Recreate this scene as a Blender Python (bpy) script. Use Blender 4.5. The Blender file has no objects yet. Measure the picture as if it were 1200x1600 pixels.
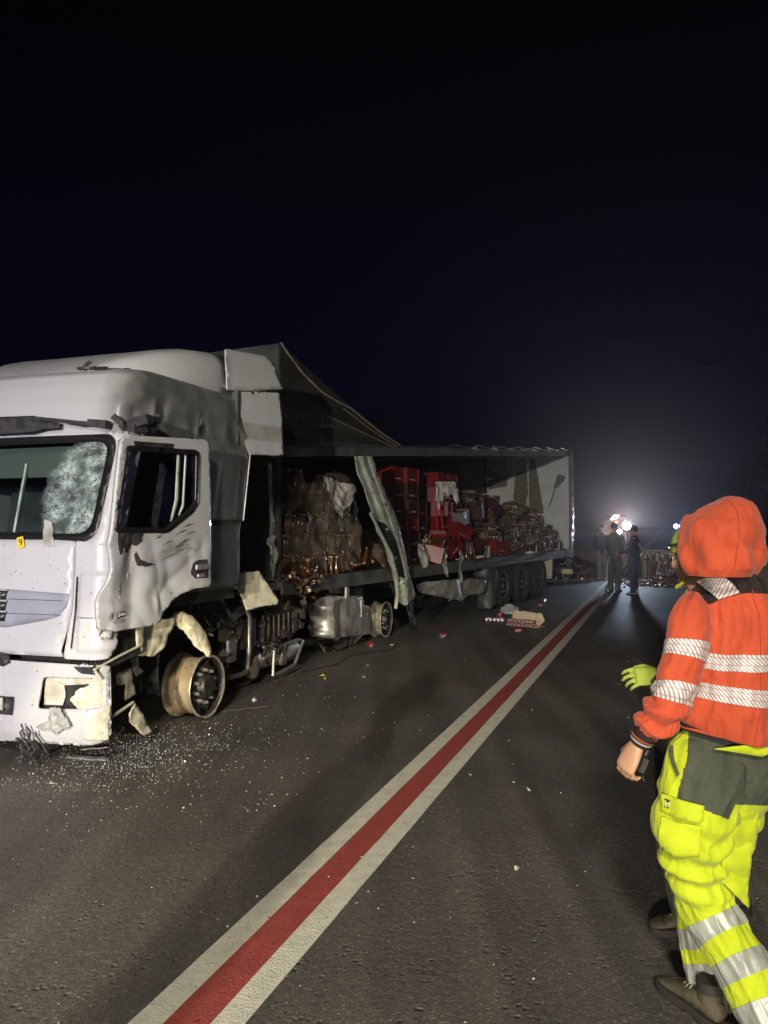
import bpy, bmesh, math, random
from mathutils import Vector, Matrix, noise
from mathutils.geometry import delaunay_2d_cdt
random.seed(7)
R = math.radians
scene = bpy.context.scene
COL = scene.collection
V = Vector

# ------------------------------------------------------------------ camera
cam_d = bpy.data.cameras.new("camera"); cam = bpy.data.objects.new("camera", cam_d); COL.objects.link(cam)
cam.location = (0, 0, 1.75)
cam.rotation_euler = (R(90 + 1.042), 0, 0)
cam_d.sensor_fit = 'VERTICAL'; cam_d.sensor_height = 36; cam_d.sensor_width = 27
cam_d.lens = 36 * 1209 / 1600
cam_d.clip_start = 0.05; cam_d.clip_end = 2000
scene.camera = cam
scene.view_settings.view_transform = 'Standard'
scene.view_settings.look = 'None'
scene.view_settings.gamma = 1
scene.view_settings.exposure = 0
scene.cycles.max_bounces = 4
scene.cycles.use_adaptive_sampling = True
scene.cycles.adaptive_threshold = 0.025
scene.cycles.adaptive_min_samples = 24
scene.cycles.volume_bounces = 0
scene.cycles.transparent_max_bounces = 12

# ------------------------------------------------------------------ night sky
world = bpy.data.worlds.new("World"); scene.world = world; world.use_nodes = True
nt = world.node_tree; bg = nt.nodes['Background']
tc = nt.nodes.new('ShaderNodeTexCoord'); sx = nt.nodes.new('ShaderNodeSeparateXYZ')
rp = nt.nodes.new('ShaderNodeValToRGB')
nt.links.new(tc.outputs['Generated'], sx.inputs[0]); nt.links.new(sx.outputs['Z'], rp.inputs[0])
cr = rp.color_ramp
cr.elements[0].position = 0.0; cr.elements[0].color = (0.0016, 0.0012, 0.0046, 1)
cr.elements[1].position = 0.62; cr.elements[1].color = (0.0003, 0.0003, 0.0007, 1)
e = cr.elements.new(0.22); e.color = (0.0011, 0.0011, 0.0062, 1)
e = cr.elements.new(0.42); e.color = (0.0005, 0.0005, 0.0022, 1)
nt.links.new(rp.outputs[0], bg.inputs[0]); bg.inputs[1].default_value = 1.0

# ------------------------------------------------------------------ the lamps of the rescue vehicles, an added soft fill and the phone's torch
def lamp(name, kind, loc, energy, color, size=0.1, target=None, angle=60, blend=0.5):
    d = bpy.data.lights.new(name, kind); d.energy = energy; d.color = color
    d.shadow_soft_size = size
    if kind == 'SPOT': d.spot_size = R(angle); d.spot_blend = blend
    o = bpy.data.objects.new(name, d); COL.objects.link(o); o.location = loc
    if target is not None:
        o.rotation_euler = (V(target) - V(loc)).to_track_quat('-Z', 'Y').to_euler()
    return o
lamp("rescue_work_lamp", 'SPOT', (-4.35, -12.5, 3.5), 11800, (1.0, 0.94, 0.82), 0.07, (-0.8, 11, 0.0), 34, 0.85)
lamp("overhead_fill_lamp", 'SPOT', (-1.0, -9.0, 7.5), 6400, (1.0, 0.93, 0.80), 0.7, (-0.9, 3.9, 0.0), 40, 0.95)  # added soft fill from high behind the camera
lamp("low_beam_lamp", 'SPOT', (-2.9, -5.5, 0.72), 3000, (1.0, 0.88, 0.58), 0.06, (-1.4, 6.0, 0.12), 13.5, 0.35)
lamp("cold_front_lamp", 'SPOT', (-5.2, -3.2, 2.3), 1350, (0.46, 0.42, 1.0), 0.25, (-3.7, 6.0, 1.3), 34, 0.95)
lamp("phone_torch", 'SPOT', (0.03, -0.01, 1.79), 26, (1.0, 0.96, 0.88), 0.012, (0.5, 3.0, 0.9), 120, 1.0)

# ------------------------------------------------------------------ materials
MATS = {}
def mat(name, col, rough=0.5, metal=0.0, col2=None, nscale=6, namt=0.5, nlo=0.4, nhi=0.65, bump=0, bscale=80, bdist=0.01,
        spec=0.5, trans=0, emit=None, estr=0, alpha=1, coat=0, detail=6, rvar=0, col3=None, c3=(0.55, 0.62), c3scale=25, sheen=0):
    m = bpy.data.materials.new(name); m.use_nodes = True
    t = m.node_tree; N = t.nodes; L = t.links; b = N['Principled BSDF']
    b.inputs['Base Color'].default_value = (*col, 1); b.inputs['Roughness'].default_value = rough
    b.inputs['Metallic'].default_value = metal; b.inputs['Specular IOR Level'].default_value = spec
    b.inputs['Transmission Weight'].default_value = trans; b.inputs['Alpha'].default_value = alpha
    b.inputs['Coat Weight'].default_value = coat
    if sheen: b.inputs['Sheen Weight'].default_value = sheen
    if emit: b.inputs['Emission Color'].default_value = (*emit, 1); b.inputs['Emission Strength'].default_value = estr
    tc = N.new('ShaderNodeTexCoord')
    def noise_n(scale, det):
        n = N.new('ShaderNodeTexNoise'); n.inputs['Scale'].default_value = scale; n.inputs['Detail'].default_value = det
        L.new(tc.outputs['Object'], n.inputs['Vector']); return n
    src = None
    if col2:
        n = noise_n(nscale, detail)
        mr = N.new('ShaderNodeMapRange'); mr.inputs['From Min'].default_value = nlo; mr.inputs['From Max'].default_value = nhi
        mr.inputs['To Max'].default_value = namt; L.new(n.outputs['Fac'], mr.inputs['Value'])
        mx = N.new('ShaderNodeMix'); mx.data_type = 'RGBA'; mx.inputs['A'].default_value = (*col, 1); mx.inputs['B'].default_value = (*col2, 1)
        L.new(mr.outputs[0], mx.inputs['Factor']); src = mx.outputs['Result']
        if rvar:
            mm = N.new('ShaderNodeMath'); mm.operation = 'MULTIPLY_ADD'; mm.inputs[1].default_value = rvar; mm.inputs[2].default_value = rough
            L.new(n.outputs['Fac'], mm.inputs[0]); L.new(mm.outputs[0], b.inputs['Roughness'])
    if col3:
        n = noise_n(c3scale, 8)
        mr = N.new('ShaderNodeMapRange'); mr.inputs['From Min'].default_value = c3[0]; mr.inputs['From Max'].default_value = c3[1]
        L.new(n.outputs['Fac'], mr.inputs['Value'])
        mx = N.new('ShaderNodeMix'); mx.data_type = 'RGBA'; mx.inputs['B'].default_value = (*col3, 1)
        if src: L.new(src, mx.inputs['A'])
        else: mx.inputs['A'].default_value = (*col, 1)
        L.new(mr.outputs[0], mx.inputs['Factor']); src = mx.outputs['Result']
    if src: L.new(src, b.inputs['Base Color'])
    if bump:
        n = noise_n(bscale, 4); bp = N.new('ShaderNodeBump'); bp.inputs['Strength'].default_value = bump; bp.inputs['Distance'].default_value = bdist
        L.new(n.outputs['Fac'], bp.inputs['Height']); L.new(bp.outputs[0], b.inputs['Normal'])
    MATS[name] = m
    return m
M = MATS
mat('white_paint', (0.50, 0.50, 0.505), 0.36, 0, (0.44, 0.43, 0.40), 3.5, 0.55, 0.45, 0.75, 0.06, 60, 0.004, col3=(0.20, 0.19, 0.17), c3=(0.66, 0.72), c3scale=34, coat=0.15)
mat('cab_side_grey', (0.21, 0.21, 0.205), 0.5, 0, (0.12, 0.12, 0.12), 2.2, 0.8, 0.35, 0.7, 0.08, 50, 0.004, col3=(0.10, 0.10, 0.10), c3=(0.62, 0.72), c3scale=20)  # greyer, darker tone than white_paint
mat('cream_paint', (0.66, 0.62, 0.48), 0.55, 0, (0.36, 0.32, 0.24), 9, 0.7, 0.42, 0.7, 0.2, 50, 0.01)
mat('grey_stripe_paint', (0.36, 0.36, 0.34), 0.5, 0, (0.26, 0.26, 0.25), 8, 0.6)
mat('grey_panel', (0.30, 0.31, 0.36), 0.45, 0, (0.22, 0.22, 0.25), 5, 0.5)
mat('black_plastic', (0.025, 0.025, 0.027), 0.55, 0, (0.07, 0.065, 0.06), 12, 0.7, bump=0.2, bscale=60)
mat('soot', (0.016, 0.015, 0.014), 0.85, 0, (0.05, 0.045, 0.04), 9, 0.8, bump=0.5, bscale=30, bdist=0.02)
mat('burnt_metal', (0.085, 0.075, 0.065), 0.55, 0.5, (0.03, 0.026, 0.022), 8, 0.9, bump=0.4, bscale=40, bdist=0.01, col3=(0.22, 0.13, 0.07), c3=(0.6, 0.7))
mat('dark_paint', (0.10, 0.10, 0.095), 0.5, 0, (0.04, 0.04, 0.038), 4, 0.8, bump=0.15, bscale=30)
mat('bare_metal', (0.55, 0.54, 0.50), 0.38, 0.85, (0.25, 0.23, 0.2), 9, 0.7, bump=0.15, bscale=30, rvar=0.2)
mat('alu', (0.62, 0.61, 0.57), 0.42, 0.6, (0.24, 0.22, 0.19), 5, 0.8, bump=0.1, bscale=40)
mat('rim_tan', (0.42, 0.31, 0.17), 0.5, 0.25, (0.60, 0.50, 0.34), 6, 0.6, bump=0.15, bscale=40, col3=(0.20, 0.13, 0.07), c3=(0.62, 0.7))
mat('rim_edge', (0.62, 0.56, 0.44), 0.42, 0.5, (0.32, 0.25, 0.17), 14, 0.8)
mat('hub_dark', (0.035, 0.033, 0.03), 0.45, 0.4, (0.09, 0.08, 0.07), 18, 0.7, bump=0.3, bscale=50)
mat('tyre', (0.022, 0.021, 0.020), 0.85, 0, (0.05, 0.047, 0.042), 8, 0.7, bump=0.3, bscale=60)
mat('fibre', (0.78, 0.72, 0.50), 0.9, 0, (0.45, 0.40, 0.25), 18, 0.8, bump=0.6, bscale=60, bdist=0.012)
mat('seal', (0.012, 0.012, 0.012), 0.35)
mat('interior', (0.05, 0.05, 0.055), 0.8, 0, (0.10, 0.10, 0.10), 5, 0.7)
mat('blind', (0.13, 0.15, 0.13), 0.7)
mat('green_post', (0.42, 0.45, 0.38), 0.45, 0.1, (0.22, 0.23, 0.19), 4, 0.8, bump=0.2, bscale=25, col3=(0.10, 0.09, 0.07), c3=(0.6, 0.68), c3scale=16)
mat('tarp', (0.038, 0.034, 0.029), 0.6, 0, (0.018, 0.016, 0.014), 2.5, 0.8, bump=0.3, bscale=12, bdist=0.03)
mat('door_inner', (0.55, 0.56, 0.53), 0.5, 0, (0.42, 0.42, 0.40), 3, 0.6)
mat('dark_olive', (0.12, 0.11, 0.07), 0.85)
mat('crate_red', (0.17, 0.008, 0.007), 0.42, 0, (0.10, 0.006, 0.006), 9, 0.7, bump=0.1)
mat('crate_grey', (0.10, 0.10, 0.10), 0.6, 0, (0.06, 0.06, 0.06), 9, 0.6)
mat('print_white', (0.75, 0.72, 0.68), 0.5)
mat('bottle_brown', (0.055, 0.022, 0.008), 0.12, 0, (0.12, 0.05, 0.015), 20, 0.6, spec=0.8)
mat('bottle_cap', (0.34, 0.20, 0.10), 0.35, 0.4, (0.55, 0.50, 0.40), 30, 0.9)
mat('can_red', (0.55, 0.03, 0.03), 0.3, 0.3, (0.8, 0.75, 0.72), 24, 1.0, 0.52, 0.56)
mat('worn_print', (0.30, 0.24, 0.22), 0.6, 0, (0.12, 0.05, 0.05), 40, 0.9)
mat('crate_red_shaded', (0.045, 0.006, 0.006), 0.5, 0, (0.022, 0.005, 0.005), 7, 0.9, bump=0.1)  # crate_red again, with the shade inside the trailer put into the colour
mat('can_brown', (0.30, 0.13, 0.06), 0.3, 0.3, (0.10, 0.04, 0.02), 20, 0.9)
mat('can_silver', (0.75, 0.72, 0.7), 0.25, 0.9)
mat('film', (0.17, 0.135, 0.095), 0.16, 0, (0.07, 0.055, 0.04), 4, 1.0, alpha=0.5, bump=0.5, bscale=14, bdist=0.03, spec=0.8)
mat('pack_film', (0.22, 0.19, 0.15), 0.15, 0, alpha=0.22, spec=0.9, bump=0.5, bscale=30, bdist=0.02)
mat('clear_film', (0.55, 0.54, 0.48), 0.25, 0, (0.3, 0.28, 0.24), 8, 0.8, alpha=0.8, bump=0.5, bscale=25, bdist=0.02, spec=0.8)
mat('cardboard', (0.62, 0.50, 0.32), 0.85, 0, (0.42, 0.33, 0.2), 9, 0.6)
mat('wood', (0.16, 0.11, 0.07), 0.85, 0, (0.08, 0.055, 0.035), 14, 0.7)
mat('deck', (0.045, 0.04, 0.035), 0.7, 0, (0.085, 0.075, 0.065), 6, 0.7, bump=0.2)
mat('glass_bit', (0.75, 0.78, 0.72), 0.1, 0, spec=1.0)
mat('yellow_bit', (0.7, 0.65, 0.05), 0.6)
mat('sticker', (0.80, 0.58, 0.03), 0.5)
mat('ink', (0.03, 0.03, 0.03), 0.6)
mat('reflector_yellow', (0.6, 0.58, 0.28), 0.4)
mat('lamp_red', (0.45, 0.02, 0.02), 0.3)
mat('lens_clear', (0.60, 0.58, 0.50), 0.15, 0, (0.35, 0.30, 0.2), 7, 0.7, spec=0.8)
mat('skin', (0.58, 0.33, 0.20), 0.5, 0, (0.48, 0.25, 0.15), 20, 0.6, bump=0.25, bscale=120, bdist=0.002)
mat('orange_fabric', (0.52, 0.068, 0.018), 0.85, 0, (0.42, 0.052, 0.014), 9, 0.6, bump=0.55, bscale=34, bdist=0.006, sheen=0.15, col3=(0.42, 0.06, 0.015), c3=(0.70, 0.80), c3scale=14)
mat('dark_fabric', (0.026, 0.018, 0.019), 0.9, 0, (0.04, 0.03, 0.028), 12, 0.6, bump=0.5, bscale=30, bdist=0.005, spec=0.12)
mat('grey_green_fabric', (0.082, 0.090, 0.064), 0.85, 0, (0.058, 0.064, 0.046), 10, 0.7, bump=0.5, bscale=26, bdist=0.006, spec=0.15)
mat('yellow_fabric', (0.54, 0.63, 0.010), 0.85, 0, (0.44, 0.53, 0.008), 9, 0.6, bump=0.5, bscale=26, bdist=0.007, sheen=0.1)
mat('silver_tape', (0.34, 0.36, 0.30), 0.4, 0.1, (0.50, 0.52, 0.45), 7, 0.8, bump=0.2, bscale=40)
mat('green_glove', (0.36, 0.44, 0.06), 0.8, 0, (0.26, 0.32, 0.04), 20, 0.6, bump=0.4, bscale=260, bdist=0.002)
mat('green_knit', (0.34, 0.44, 0.08), 0.9, 0, (0.24, 0.32, 0.05), 30, 0.6, bump=0.5, bscale=200, bdist=0.002)
mat('boot', (0.12, 0.10, 0.06), 0.7, 0, (0.06, 0.05, 0.03), 18, 0.8, bump=0.4, bscale=90, bdist=0.004)
mat('boot_sole', (0.03, 0.028, 0.02), 0.8)
mat('lace', (0.30, 0.27, 0.18), 0.8)
mat('seam_thread', (0.38, 0.05, 0.014), 0.9)
mat('hair', (0.035, 0.025, 0.018), 0.8)
mat('jeans', (0.05, 0.06, 0.13), 0.85, 0, (0.035, 0.04, 0.09), 10, 0.6)
mat('grey_trousers', (0.10, 0.10, 0.09), 0.85, 0, (0.07, 0.07, 0.06), 10, 0.6)
mat('grey_jacket', (0.09, 0.11, 0.09), 0.85, 0, (0.06, 0.075, 0.06), 8, 0.6)
mat('navy_jacket', (0.03, 0.032, 0.05), 0.8, 0, (0.02, 0.02, 0.035), 8, 0.6)
mat('light_trousers', (0.16, 0.17, 0.15), 0.85)
mat('white_shoe', (0.6, 0.6, 0.58), 0.6)
mat('paper', (0.8, 0.8, 0.78), 0.7)
mat('screen', (0.02, 0.02, 0.02), 0.2)
mat('blue_plastic', (0.04, 0.06, 0.3), 0.5)
mat('van_white', (0.35, 0.35, 0.36), 0.4, 0, (0.25, 0.25, 0.26), 4, 0.5)
mat('bark', (0.06, 0.048, 0.036), 0.9, 0, (0.03, 0.025, 0.02), 14, 0.8, bump=0.6, bscale=30, bdist=0.03)
mat('leaf', (0.030, 0.040, 0.016), 0.8, 0, (0.05, 0.045, 0.02), 3, 0.8)
mat('leaf_dry', (0.055, 0.035, 0.02), 0.8, 0, (0.03, 0.028, 0.015), 3, 0.8)
mat('grass_ground', (0.020, 0.024, 0.010), 0.95, 0, (0.035, 0.028, 0.016), 1.4, 0.8, bump=1, bscale=14, bdist=0.08)
mat('grass_blade', (0.040, 0.050, 0.018), 0.9, 0, (0.07, 0.06, 0.03), 2, 0.8)
mat('flood_lens', (1, 1, 1), 0.3, emit=(0.62, 0.80, 1.0), estr=600)
mat('flood_lens_small', (1, 1, 1), 0.3, emit=(0.85, 0.80, 1.0), estr=60)
mat('warm_lens', (1, 0.8, 0.5), 0.3, emit=(1.0, 0.72, 0.40), estr=110)
mat('red_lens', (1, 0.1, 0.05), 0.3, emit=(1.0, 0.10, 0.04), estr=10)
mat('blue_lens', (0.1, 0.3, 1), 0.3, emit=(0.10, 0.28, 1.0), estr=22)
mat('bluewhite_lens', (0.5, 0.7, 1), 0.3, emit=(0.30, 0.58, 1.0), estr=120)
mat('head_lens', (1, 0.85, 0.6), 0.3, emit=(1.0, 0.78, 0.45), estr=24)

def hatch_mat(name):
    """silver retroreflective tape: light grey with a printed pattern of fine slanted bars in rows"""
    m = bpy.data.materials.new(name); m.use_nodes = True; t = m.node_tree; N = t.nodes; L = t.links; b = N['Principled BSDF']
    b.inputs['Roughness'].default_value = 0.45
    uv = N.new('ShaderNodeUVMap'); sp = N.new('ShaderNodeSeparateXYZ'); L.new(uv.outputs[0], sp.inputs[0])
    def ma(op, a, c=None, v=None):
        n = N.new('ShaderNodeMath'); n.operation = op
        if hasattr(a, 'links'): L.new(a, n.inputs[0])
        else: n.inputs[0].default_value = a
        if c is not None:
            if hasattr(c, 'links'): L.new(c, n.inputs[1])
            else: n.inputs[1].default_value = c
        if v is not None: n.inputs[2].default_value = v
        return n.outputs[0]
    d = ma('ADD', sp.outputs['X'], ma('MULTIPLY', sp.outputs['Y'], 0.9))
    s = ma('FRACT', ma('MULTIPLY', d, 1 / 0.0150)); s = ma('GREATER_THAN', s, 0.64)
    r = ma('FRACT', ma('MULTIPLY', sp.outputs['Y'], 1 / 0.024)); r = ma('GREATER_THAN', r, 0.90)
    f = ma('MAXIMUM', s, r)
    mx = N.new('ShaderNodeMix'); mx.data_type = 'RGBA'; L.new(f, mx.inputs['Factor'])
    mx.inputs['A'].default_value = (0.60, 0.62, 0.61, 1); mx.inputs['B'].default_value = (0.34, 0.17, 0.13, 1)
    L.new(mx.outputs['Result'], b.inputs['Base Color']); MATS[name] = m
hatch_mat('hatch_tape')

def cracked_glass():
    m = bpy.data.materials.new('cracked_glass'); m.use_nodes = True; t = m.node_tree; N = t.nodes; L = t.links
    out = N['Material Output']; b = N['Principled BSDF']
    tc = N.new('ShaderNodeTexCoord')
    tr = N.new('ShaderNodeBsdfTransparent'); tr.inputs[0].default_value = (0.62, 0.72, 0.68, 1)
    gl = N.new('ShaderNodeBsdfGlossy'); gl.inputs['Roughness'].default_value = 0.05; gl.inputs[0].default_value = (0.5, 0.5, 0.6, 1)
    fr = N.new('ShaderNodeFresnel'); m1 = N.new('ShaderNodeMixShader'); L.new(fr.outputs[0], m1.inputs[0]); L.new(tr.outputs[0], m1.inputs[1]); L.new(gl.outputs[0], m1.inputs[2])
    # crack web
    nz = N.new('ShaderNodeTexNoise'); nz.inputs['Scale'].default_value = 6; nz.inputs['Detail'].default_value = 4; L.new(tc.outputs['Object'], nz.inputs['Vector'])
    va = N.new('ShaderNodeVectorMath'); va.operation = 'MULTIPLY_ADD'; L.new(nz.outputs['Color'], va.inputs[0]); va.inputs[1].default_value = (0.025, 0.025, 0.025); L.new(tc.outputs['Object'], va.inputs[2])
    fac = None
    for sc_, w in ((9, 0.03), (22, 0.045)):
        vo = N.new('ShaderNodeTexVoronoi'); vo.feature = 'DISTANCE_TO_EDGE'; vo.inputs['Scale'].default_value = sc_; L.new(va.outputs[0], vo.inputs['Vector'])
        mr = N.new('ShaderNodeMapRange'); mr.inputs['From Min'].default_value = w; mr.inputs['From Max'].default_value = 0.0; L.new(vo.outputs['Distance'], mr.inputs['Value'])
        if fac is None: fac = mr.outputs[0]
        else:
            mm = N.new('ShaderNodeMath'); mm.operation = 'MAXIMUM'; L.new(fac, mm.inputs[0]); L.new(mr.outputs[0], mm.inputs[1]); fac = mm.outputs[0]
    for sc_, lo in ((48, 0.35), (105, 0.30)):
        vo = N.new('ShaderNodeTexVoronoi'); vo.inputs['Scale'].default_value = sc_; L.new(va.outputs[0], vo.inputs['Vector'])
        sc2 = N.new('ShaderNodeSeparateColor'); L.new(vo.outputs['Color'], sc2.inputs[0])
        mr = N.new('ShaderNodeMapRange'); mr.inputs['From Min'].default_value = lo; mr.inputs['From Max'].default_value = 1.0; mr.inputs['To Max'].default_value = 0.85; L.new(sc2.outputs[0], mr.inputs['Value'])
        mm = N.new('ShaderNodeMath'); mm.operation = 'MAXIMUM'; L.new(fac, mm.inputs[0]); L.new(mr.outputs[0], mm.inputs[1]); fac = mm.outputs[0]
    n2 = N.new('ShaderNodeTexNoise'); n2.inputs['Scale'].default_value = 9; n2.inputs['Detail'].default_value = 8; L.new(tc.outputs['Object'], n2.inputs['Vector'])
    mr = N.new('ShaderNodeMapRange'); mr.inputs['From Min'].default_value = 0.36; mr.inputs['From Max'].default_value = 0.66; L.new(n2.outputs['Fac'], mr.inputs['Value'])
    cl = N.new('ShaderNodeMath'); cl.operation = 'MULTIPLY_ADD'; cl.inputs[2].default_value = 0.12; L.new(fac, cl.inputs[0]); L.new(mr.outputs[0], cl.inputs[1])
    # zone of the impact: an ellipse with a ragged edge
    mp = N.new('ShaderNodeMapping'); L.new(tc.outputs['Object'], mp.inputs['Vector'])
    mp.vector_type = 'TEXTURE'; mp.inputs['Location'].default_value = (-0.31, 0.2, 2.04); mp.inputs['Scale'].default_value = (0.33, 5, 0.42); mp.inputs['Rotation'].default_value = (0, R(14), 0)
    ln = N.new('ShaderNodeVectorMath'); ln.operation = 'LENGTH'; L.new(mp.outputs[0], ln.inputs[0])
    ad = N.new('ShaderNodeMath'); ad.operation = 'MULTIPLY_ADD'; ad.inputs[1].default_value = 0.7; L.new(n2.outputs['Fac'], ad.inputs[0]); L.new(ln.outputs['Value'], ad.inputs[2])
    zr = N.new('ShaderNodeMapRange'); zr.inputs['From Min'].default_value = 1.42; zr.inputs['From Max'].default_value = 1.2; L.new(ad.outputs[0], zr.inputs['Value'])
    mu = N.new('ShaderNodeMath'); mu.operation = 'MULTIPLY'; mu.use_clamp = True; L.new(cl.outputs[0], mu.inputs[0]); L.new(zr.outputs[0], mu.inputs[1])
    b.inputs['Base Color'].default_value = (0.46, 0.56, 0.51, 1); b.inputs['Roughness'].default_value = 0.4
    m2 = N.new('ShaderNodeMixShader'); L.new(mu.outputs[0], m2.inputs[0]); L.new(m1.outputs[0], m2.inputs[1]); L.new(b.outputs[0], m2.inputs[2])
    L.new(m2.outputs[0], out.inputs[0]); MATS['cracked_glass'] = m
cracked_glass()
def glass(name, tint):
    m = bpy.data.materials.new(name); m.use_nodes = True; t = m.node_tree; N = t.nodes; L = t.links
    tr = N.new('ShaderNodeBsdfTransparent'); tr.inputs[0].default_value = (*tint, 1)
    gl = N.new('ShaderNodeBsdfGlossy'); gl.inputs['Roughness'].default_value = 0.05
    fr = N.new('ShaderNodeFresnel'); m1 = N.new('ShaderNodeMixShader'); L.new(fr.outputs[0], m1.inputs[0]); L.new(tr.outputs[0], m1.inputs[1]); L.new(gl.outputs[0], m1.inputs[2])
    L.new(m1.outputs[0], N['Material Output'].inputs[0]); MATS[name] = m
glass('side_glass', (0.55, 0.56, 0.6))

def asphalt():
    m = mat('asphalt', (0.05, 0.05, 0.05), 0.8); t = m.node_tree; N = t.nodes; L = t.links; b = N['Principled BSDF']
    tc = N.new('ShaderNodeTexCoord')
    def nz(s, d=6, sc=None):
        n = N.new('ShaderNodeTexNoise'); n.inputs['Scale'].default_value = s; n.inputs['Detail'].default_value = d
        if sc:
            mp = N.new('ShaderNodeMapping'); mp.inputs['Scale'].default_value = sc; mp.inputs['Rotation'].default_value = (0, 0, R(20)); L.new(tc.outputs['Object'], mp.inputs['Vector']); L.new(mp.outputs[0], n.inputs['Vector'])
        else: L.new(tc.outputs['Object'], n.inputs['Vector'])
        return n.outputs['Fac']
    def ramp(src, stops):
        r = N.new('ShaderNodeValToRGB'); c = r.color_ramp
        c.elements[0].position = stops[0][0]; c.elements[0].color = (*[stops[0][1]] * 3, 1)
        c.elements[1].position = stops[-1][0]; c.elements[1].color = (*[stops[-1][1]] * 3, 1)
        for p, v in stops[1:-1]: q = c.elements.new(p); q.color = (v, v, v, 1)
        L.new(src, r.inputs[0]); return r.outputs[0]
    def mul(a, c, op='MULTIPLY'):
        x = N.new('ShaderNodeMix'); x.data_type = 'RGBA'; x.blend_type = op; x.inputs['Factor'].default_value = 1; L.new(a, x.inputs['A']); L.new(c, x.inputs['B']); return x.outputs['Result']
    big = ramp(nz(0.7), [(0.3, 0.7), (0.7, 1.15)])
    streak = ramp(nz(1.0, 5, (3.2, 0.10, 1)), [(0.35, 0.8), (0.65, 1.2)])
    vo = N.new('ShaderNodeTexVoronoi'); vo.inputs['Scale'].default_value = 130; L.new(tc.outputs['Object'], vo.inputs['Vector'])
    cell = N.new('ShaderNodeSeparateColor'); L.new(vo.outputs['Color'], cell.inputs[0])
    agg = ramp(cell.outputs[0], [(0.0, 0.7), (0.6, 1.0), (0.93, 1.15), (1.0, 2.2)])
    base = N.new('ShaderNodeRGB'); base.outputs[0].default_value = (0.125, 0.112, 0.092, 1)
    c = mul(mul(mul(base.outputs[0], big), streak), agg)
    L.new(c, b.inputs['Base Color'])
    bp = N.new('ShaderNodeBump'); bp.inputs['Strength'].default_value = 0.4; bp.inputs['Distance'].default_value = 0.003
    L.new(vo.outputs['Distance'], bp.inputs['Height'])
    v3 = N.new('ShaderNodeTexVoronoi'); v3.inputs['Scale'].default_value = 24; v3.inputs['Randomness'].default_value = 1; L.new(tc.outputs['Object'], v3.inputs['Vector'])
    pit = N.new('ShaderNodeMapRange'); pit.inputs['From Min'].default_value = 0.0; pit.inputs['From Max'].default_value = 0.34; pit.interpolation_type = 'SMOOTHSTEP'; L.new(v3.outputs['Distance'], pit.inputs['Value'])
    msk = N.new('ShaderNodeMapRange'); msk.inputs['From Min'].default_value = 0.50; msk.inputs['From Max'].default_value = 0.62; msk.inputs['To Min'].default_value = 1.0; msk.inputs['To Max'].default_value = 0.0; L.new(nz(5.0, 5), msk.inputs['Value'])
    mxx = N.new('ShaderNodeMath'); mxx.operation = 'MAXIMUM'; L.new(pit.outputs[0], mxx.inputs[0]); L.new(msk.outputs[0], mxx.inputs[1])
    hh = N.new('ShaderNodeMath'); hh.operation = 'MULTIPLY_ADD'; hh.inputs[1].default_value = 0.6; L.new(nz(28, 3), hh.inputs[0]); L.new(mxx.outputs[0], hh.inputs[2])
    b2 = N.new('ShaderNodeBump'); b2.inputs['Strength'].default_value = 0.75; b2.inputs['Distance'].default_value = 0.009
    L.new(hh.outputs[0], b2.inputs['Height']); L.new(bp.outputs[0], b2.inputs['Normal']); L.new(b2.outputs[0], b.inputs['Normal'])
    b.inputs['Roughness'].default_value = 0.62
asphalt()
def roof_paint_shaded():
    m = mat('roof_paint_shaded', (0.46, 0.46, 0.465), 0.38, 0, (0.42, 0.41, 0.39), 3.5, 0.5, 0.45, 0.75, 0.06, 60, 0.004, coat=0.1); t = m.node_tree; N = t.nodes; L = t.links; b = N['Principled BSDF']
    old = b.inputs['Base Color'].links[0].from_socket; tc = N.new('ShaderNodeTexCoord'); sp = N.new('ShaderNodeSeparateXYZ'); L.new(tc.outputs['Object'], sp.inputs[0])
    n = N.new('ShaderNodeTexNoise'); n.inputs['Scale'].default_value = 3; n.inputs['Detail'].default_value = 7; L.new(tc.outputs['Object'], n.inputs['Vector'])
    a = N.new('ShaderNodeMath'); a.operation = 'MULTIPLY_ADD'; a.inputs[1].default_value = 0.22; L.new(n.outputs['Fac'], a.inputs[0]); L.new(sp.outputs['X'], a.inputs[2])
    r = N.new('ShaderNodeMapRange'); r.inputs['From Min'].default_value = -0.20; r.inputs['From Max'].default_value = 0.0; L.new(a.outputs[0], r.inputs['Value'])  # greys towards the driver's side: the light's falloff painted into the colour
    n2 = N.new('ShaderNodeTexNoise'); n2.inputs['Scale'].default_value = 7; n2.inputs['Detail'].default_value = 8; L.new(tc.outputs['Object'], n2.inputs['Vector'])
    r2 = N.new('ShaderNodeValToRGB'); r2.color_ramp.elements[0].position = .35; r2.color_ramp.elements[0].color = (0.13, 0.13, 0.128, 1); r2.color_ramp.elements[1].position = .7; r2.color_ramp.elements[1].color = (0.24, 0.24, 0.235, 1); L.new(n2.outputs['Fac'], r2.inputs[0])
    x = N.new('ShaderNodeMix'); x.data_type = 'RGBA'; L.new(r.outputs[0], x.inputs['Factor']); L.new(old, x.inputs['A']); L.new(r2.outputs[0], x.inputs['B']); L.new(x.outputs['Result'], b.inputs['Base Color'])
roof_paint_shaded()
def line_paint(name, c1, c2):
    mat(name, c1, 0.7, 0, c2, 12, 0.8, 0.35, 0.7, 0.9, 110, 0.006, col3=tuple(x * 0.25 for x in c2), c3=(0.66, 0.72), c3scale=36)
line_paint('line_white', (0.80, 0.76, 0.60), (0.60, 0.57, 0.48))
line_paint('line_red', (0.42, 0.078, 0.062), (0.30, 0.055, 0.045))

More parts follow.
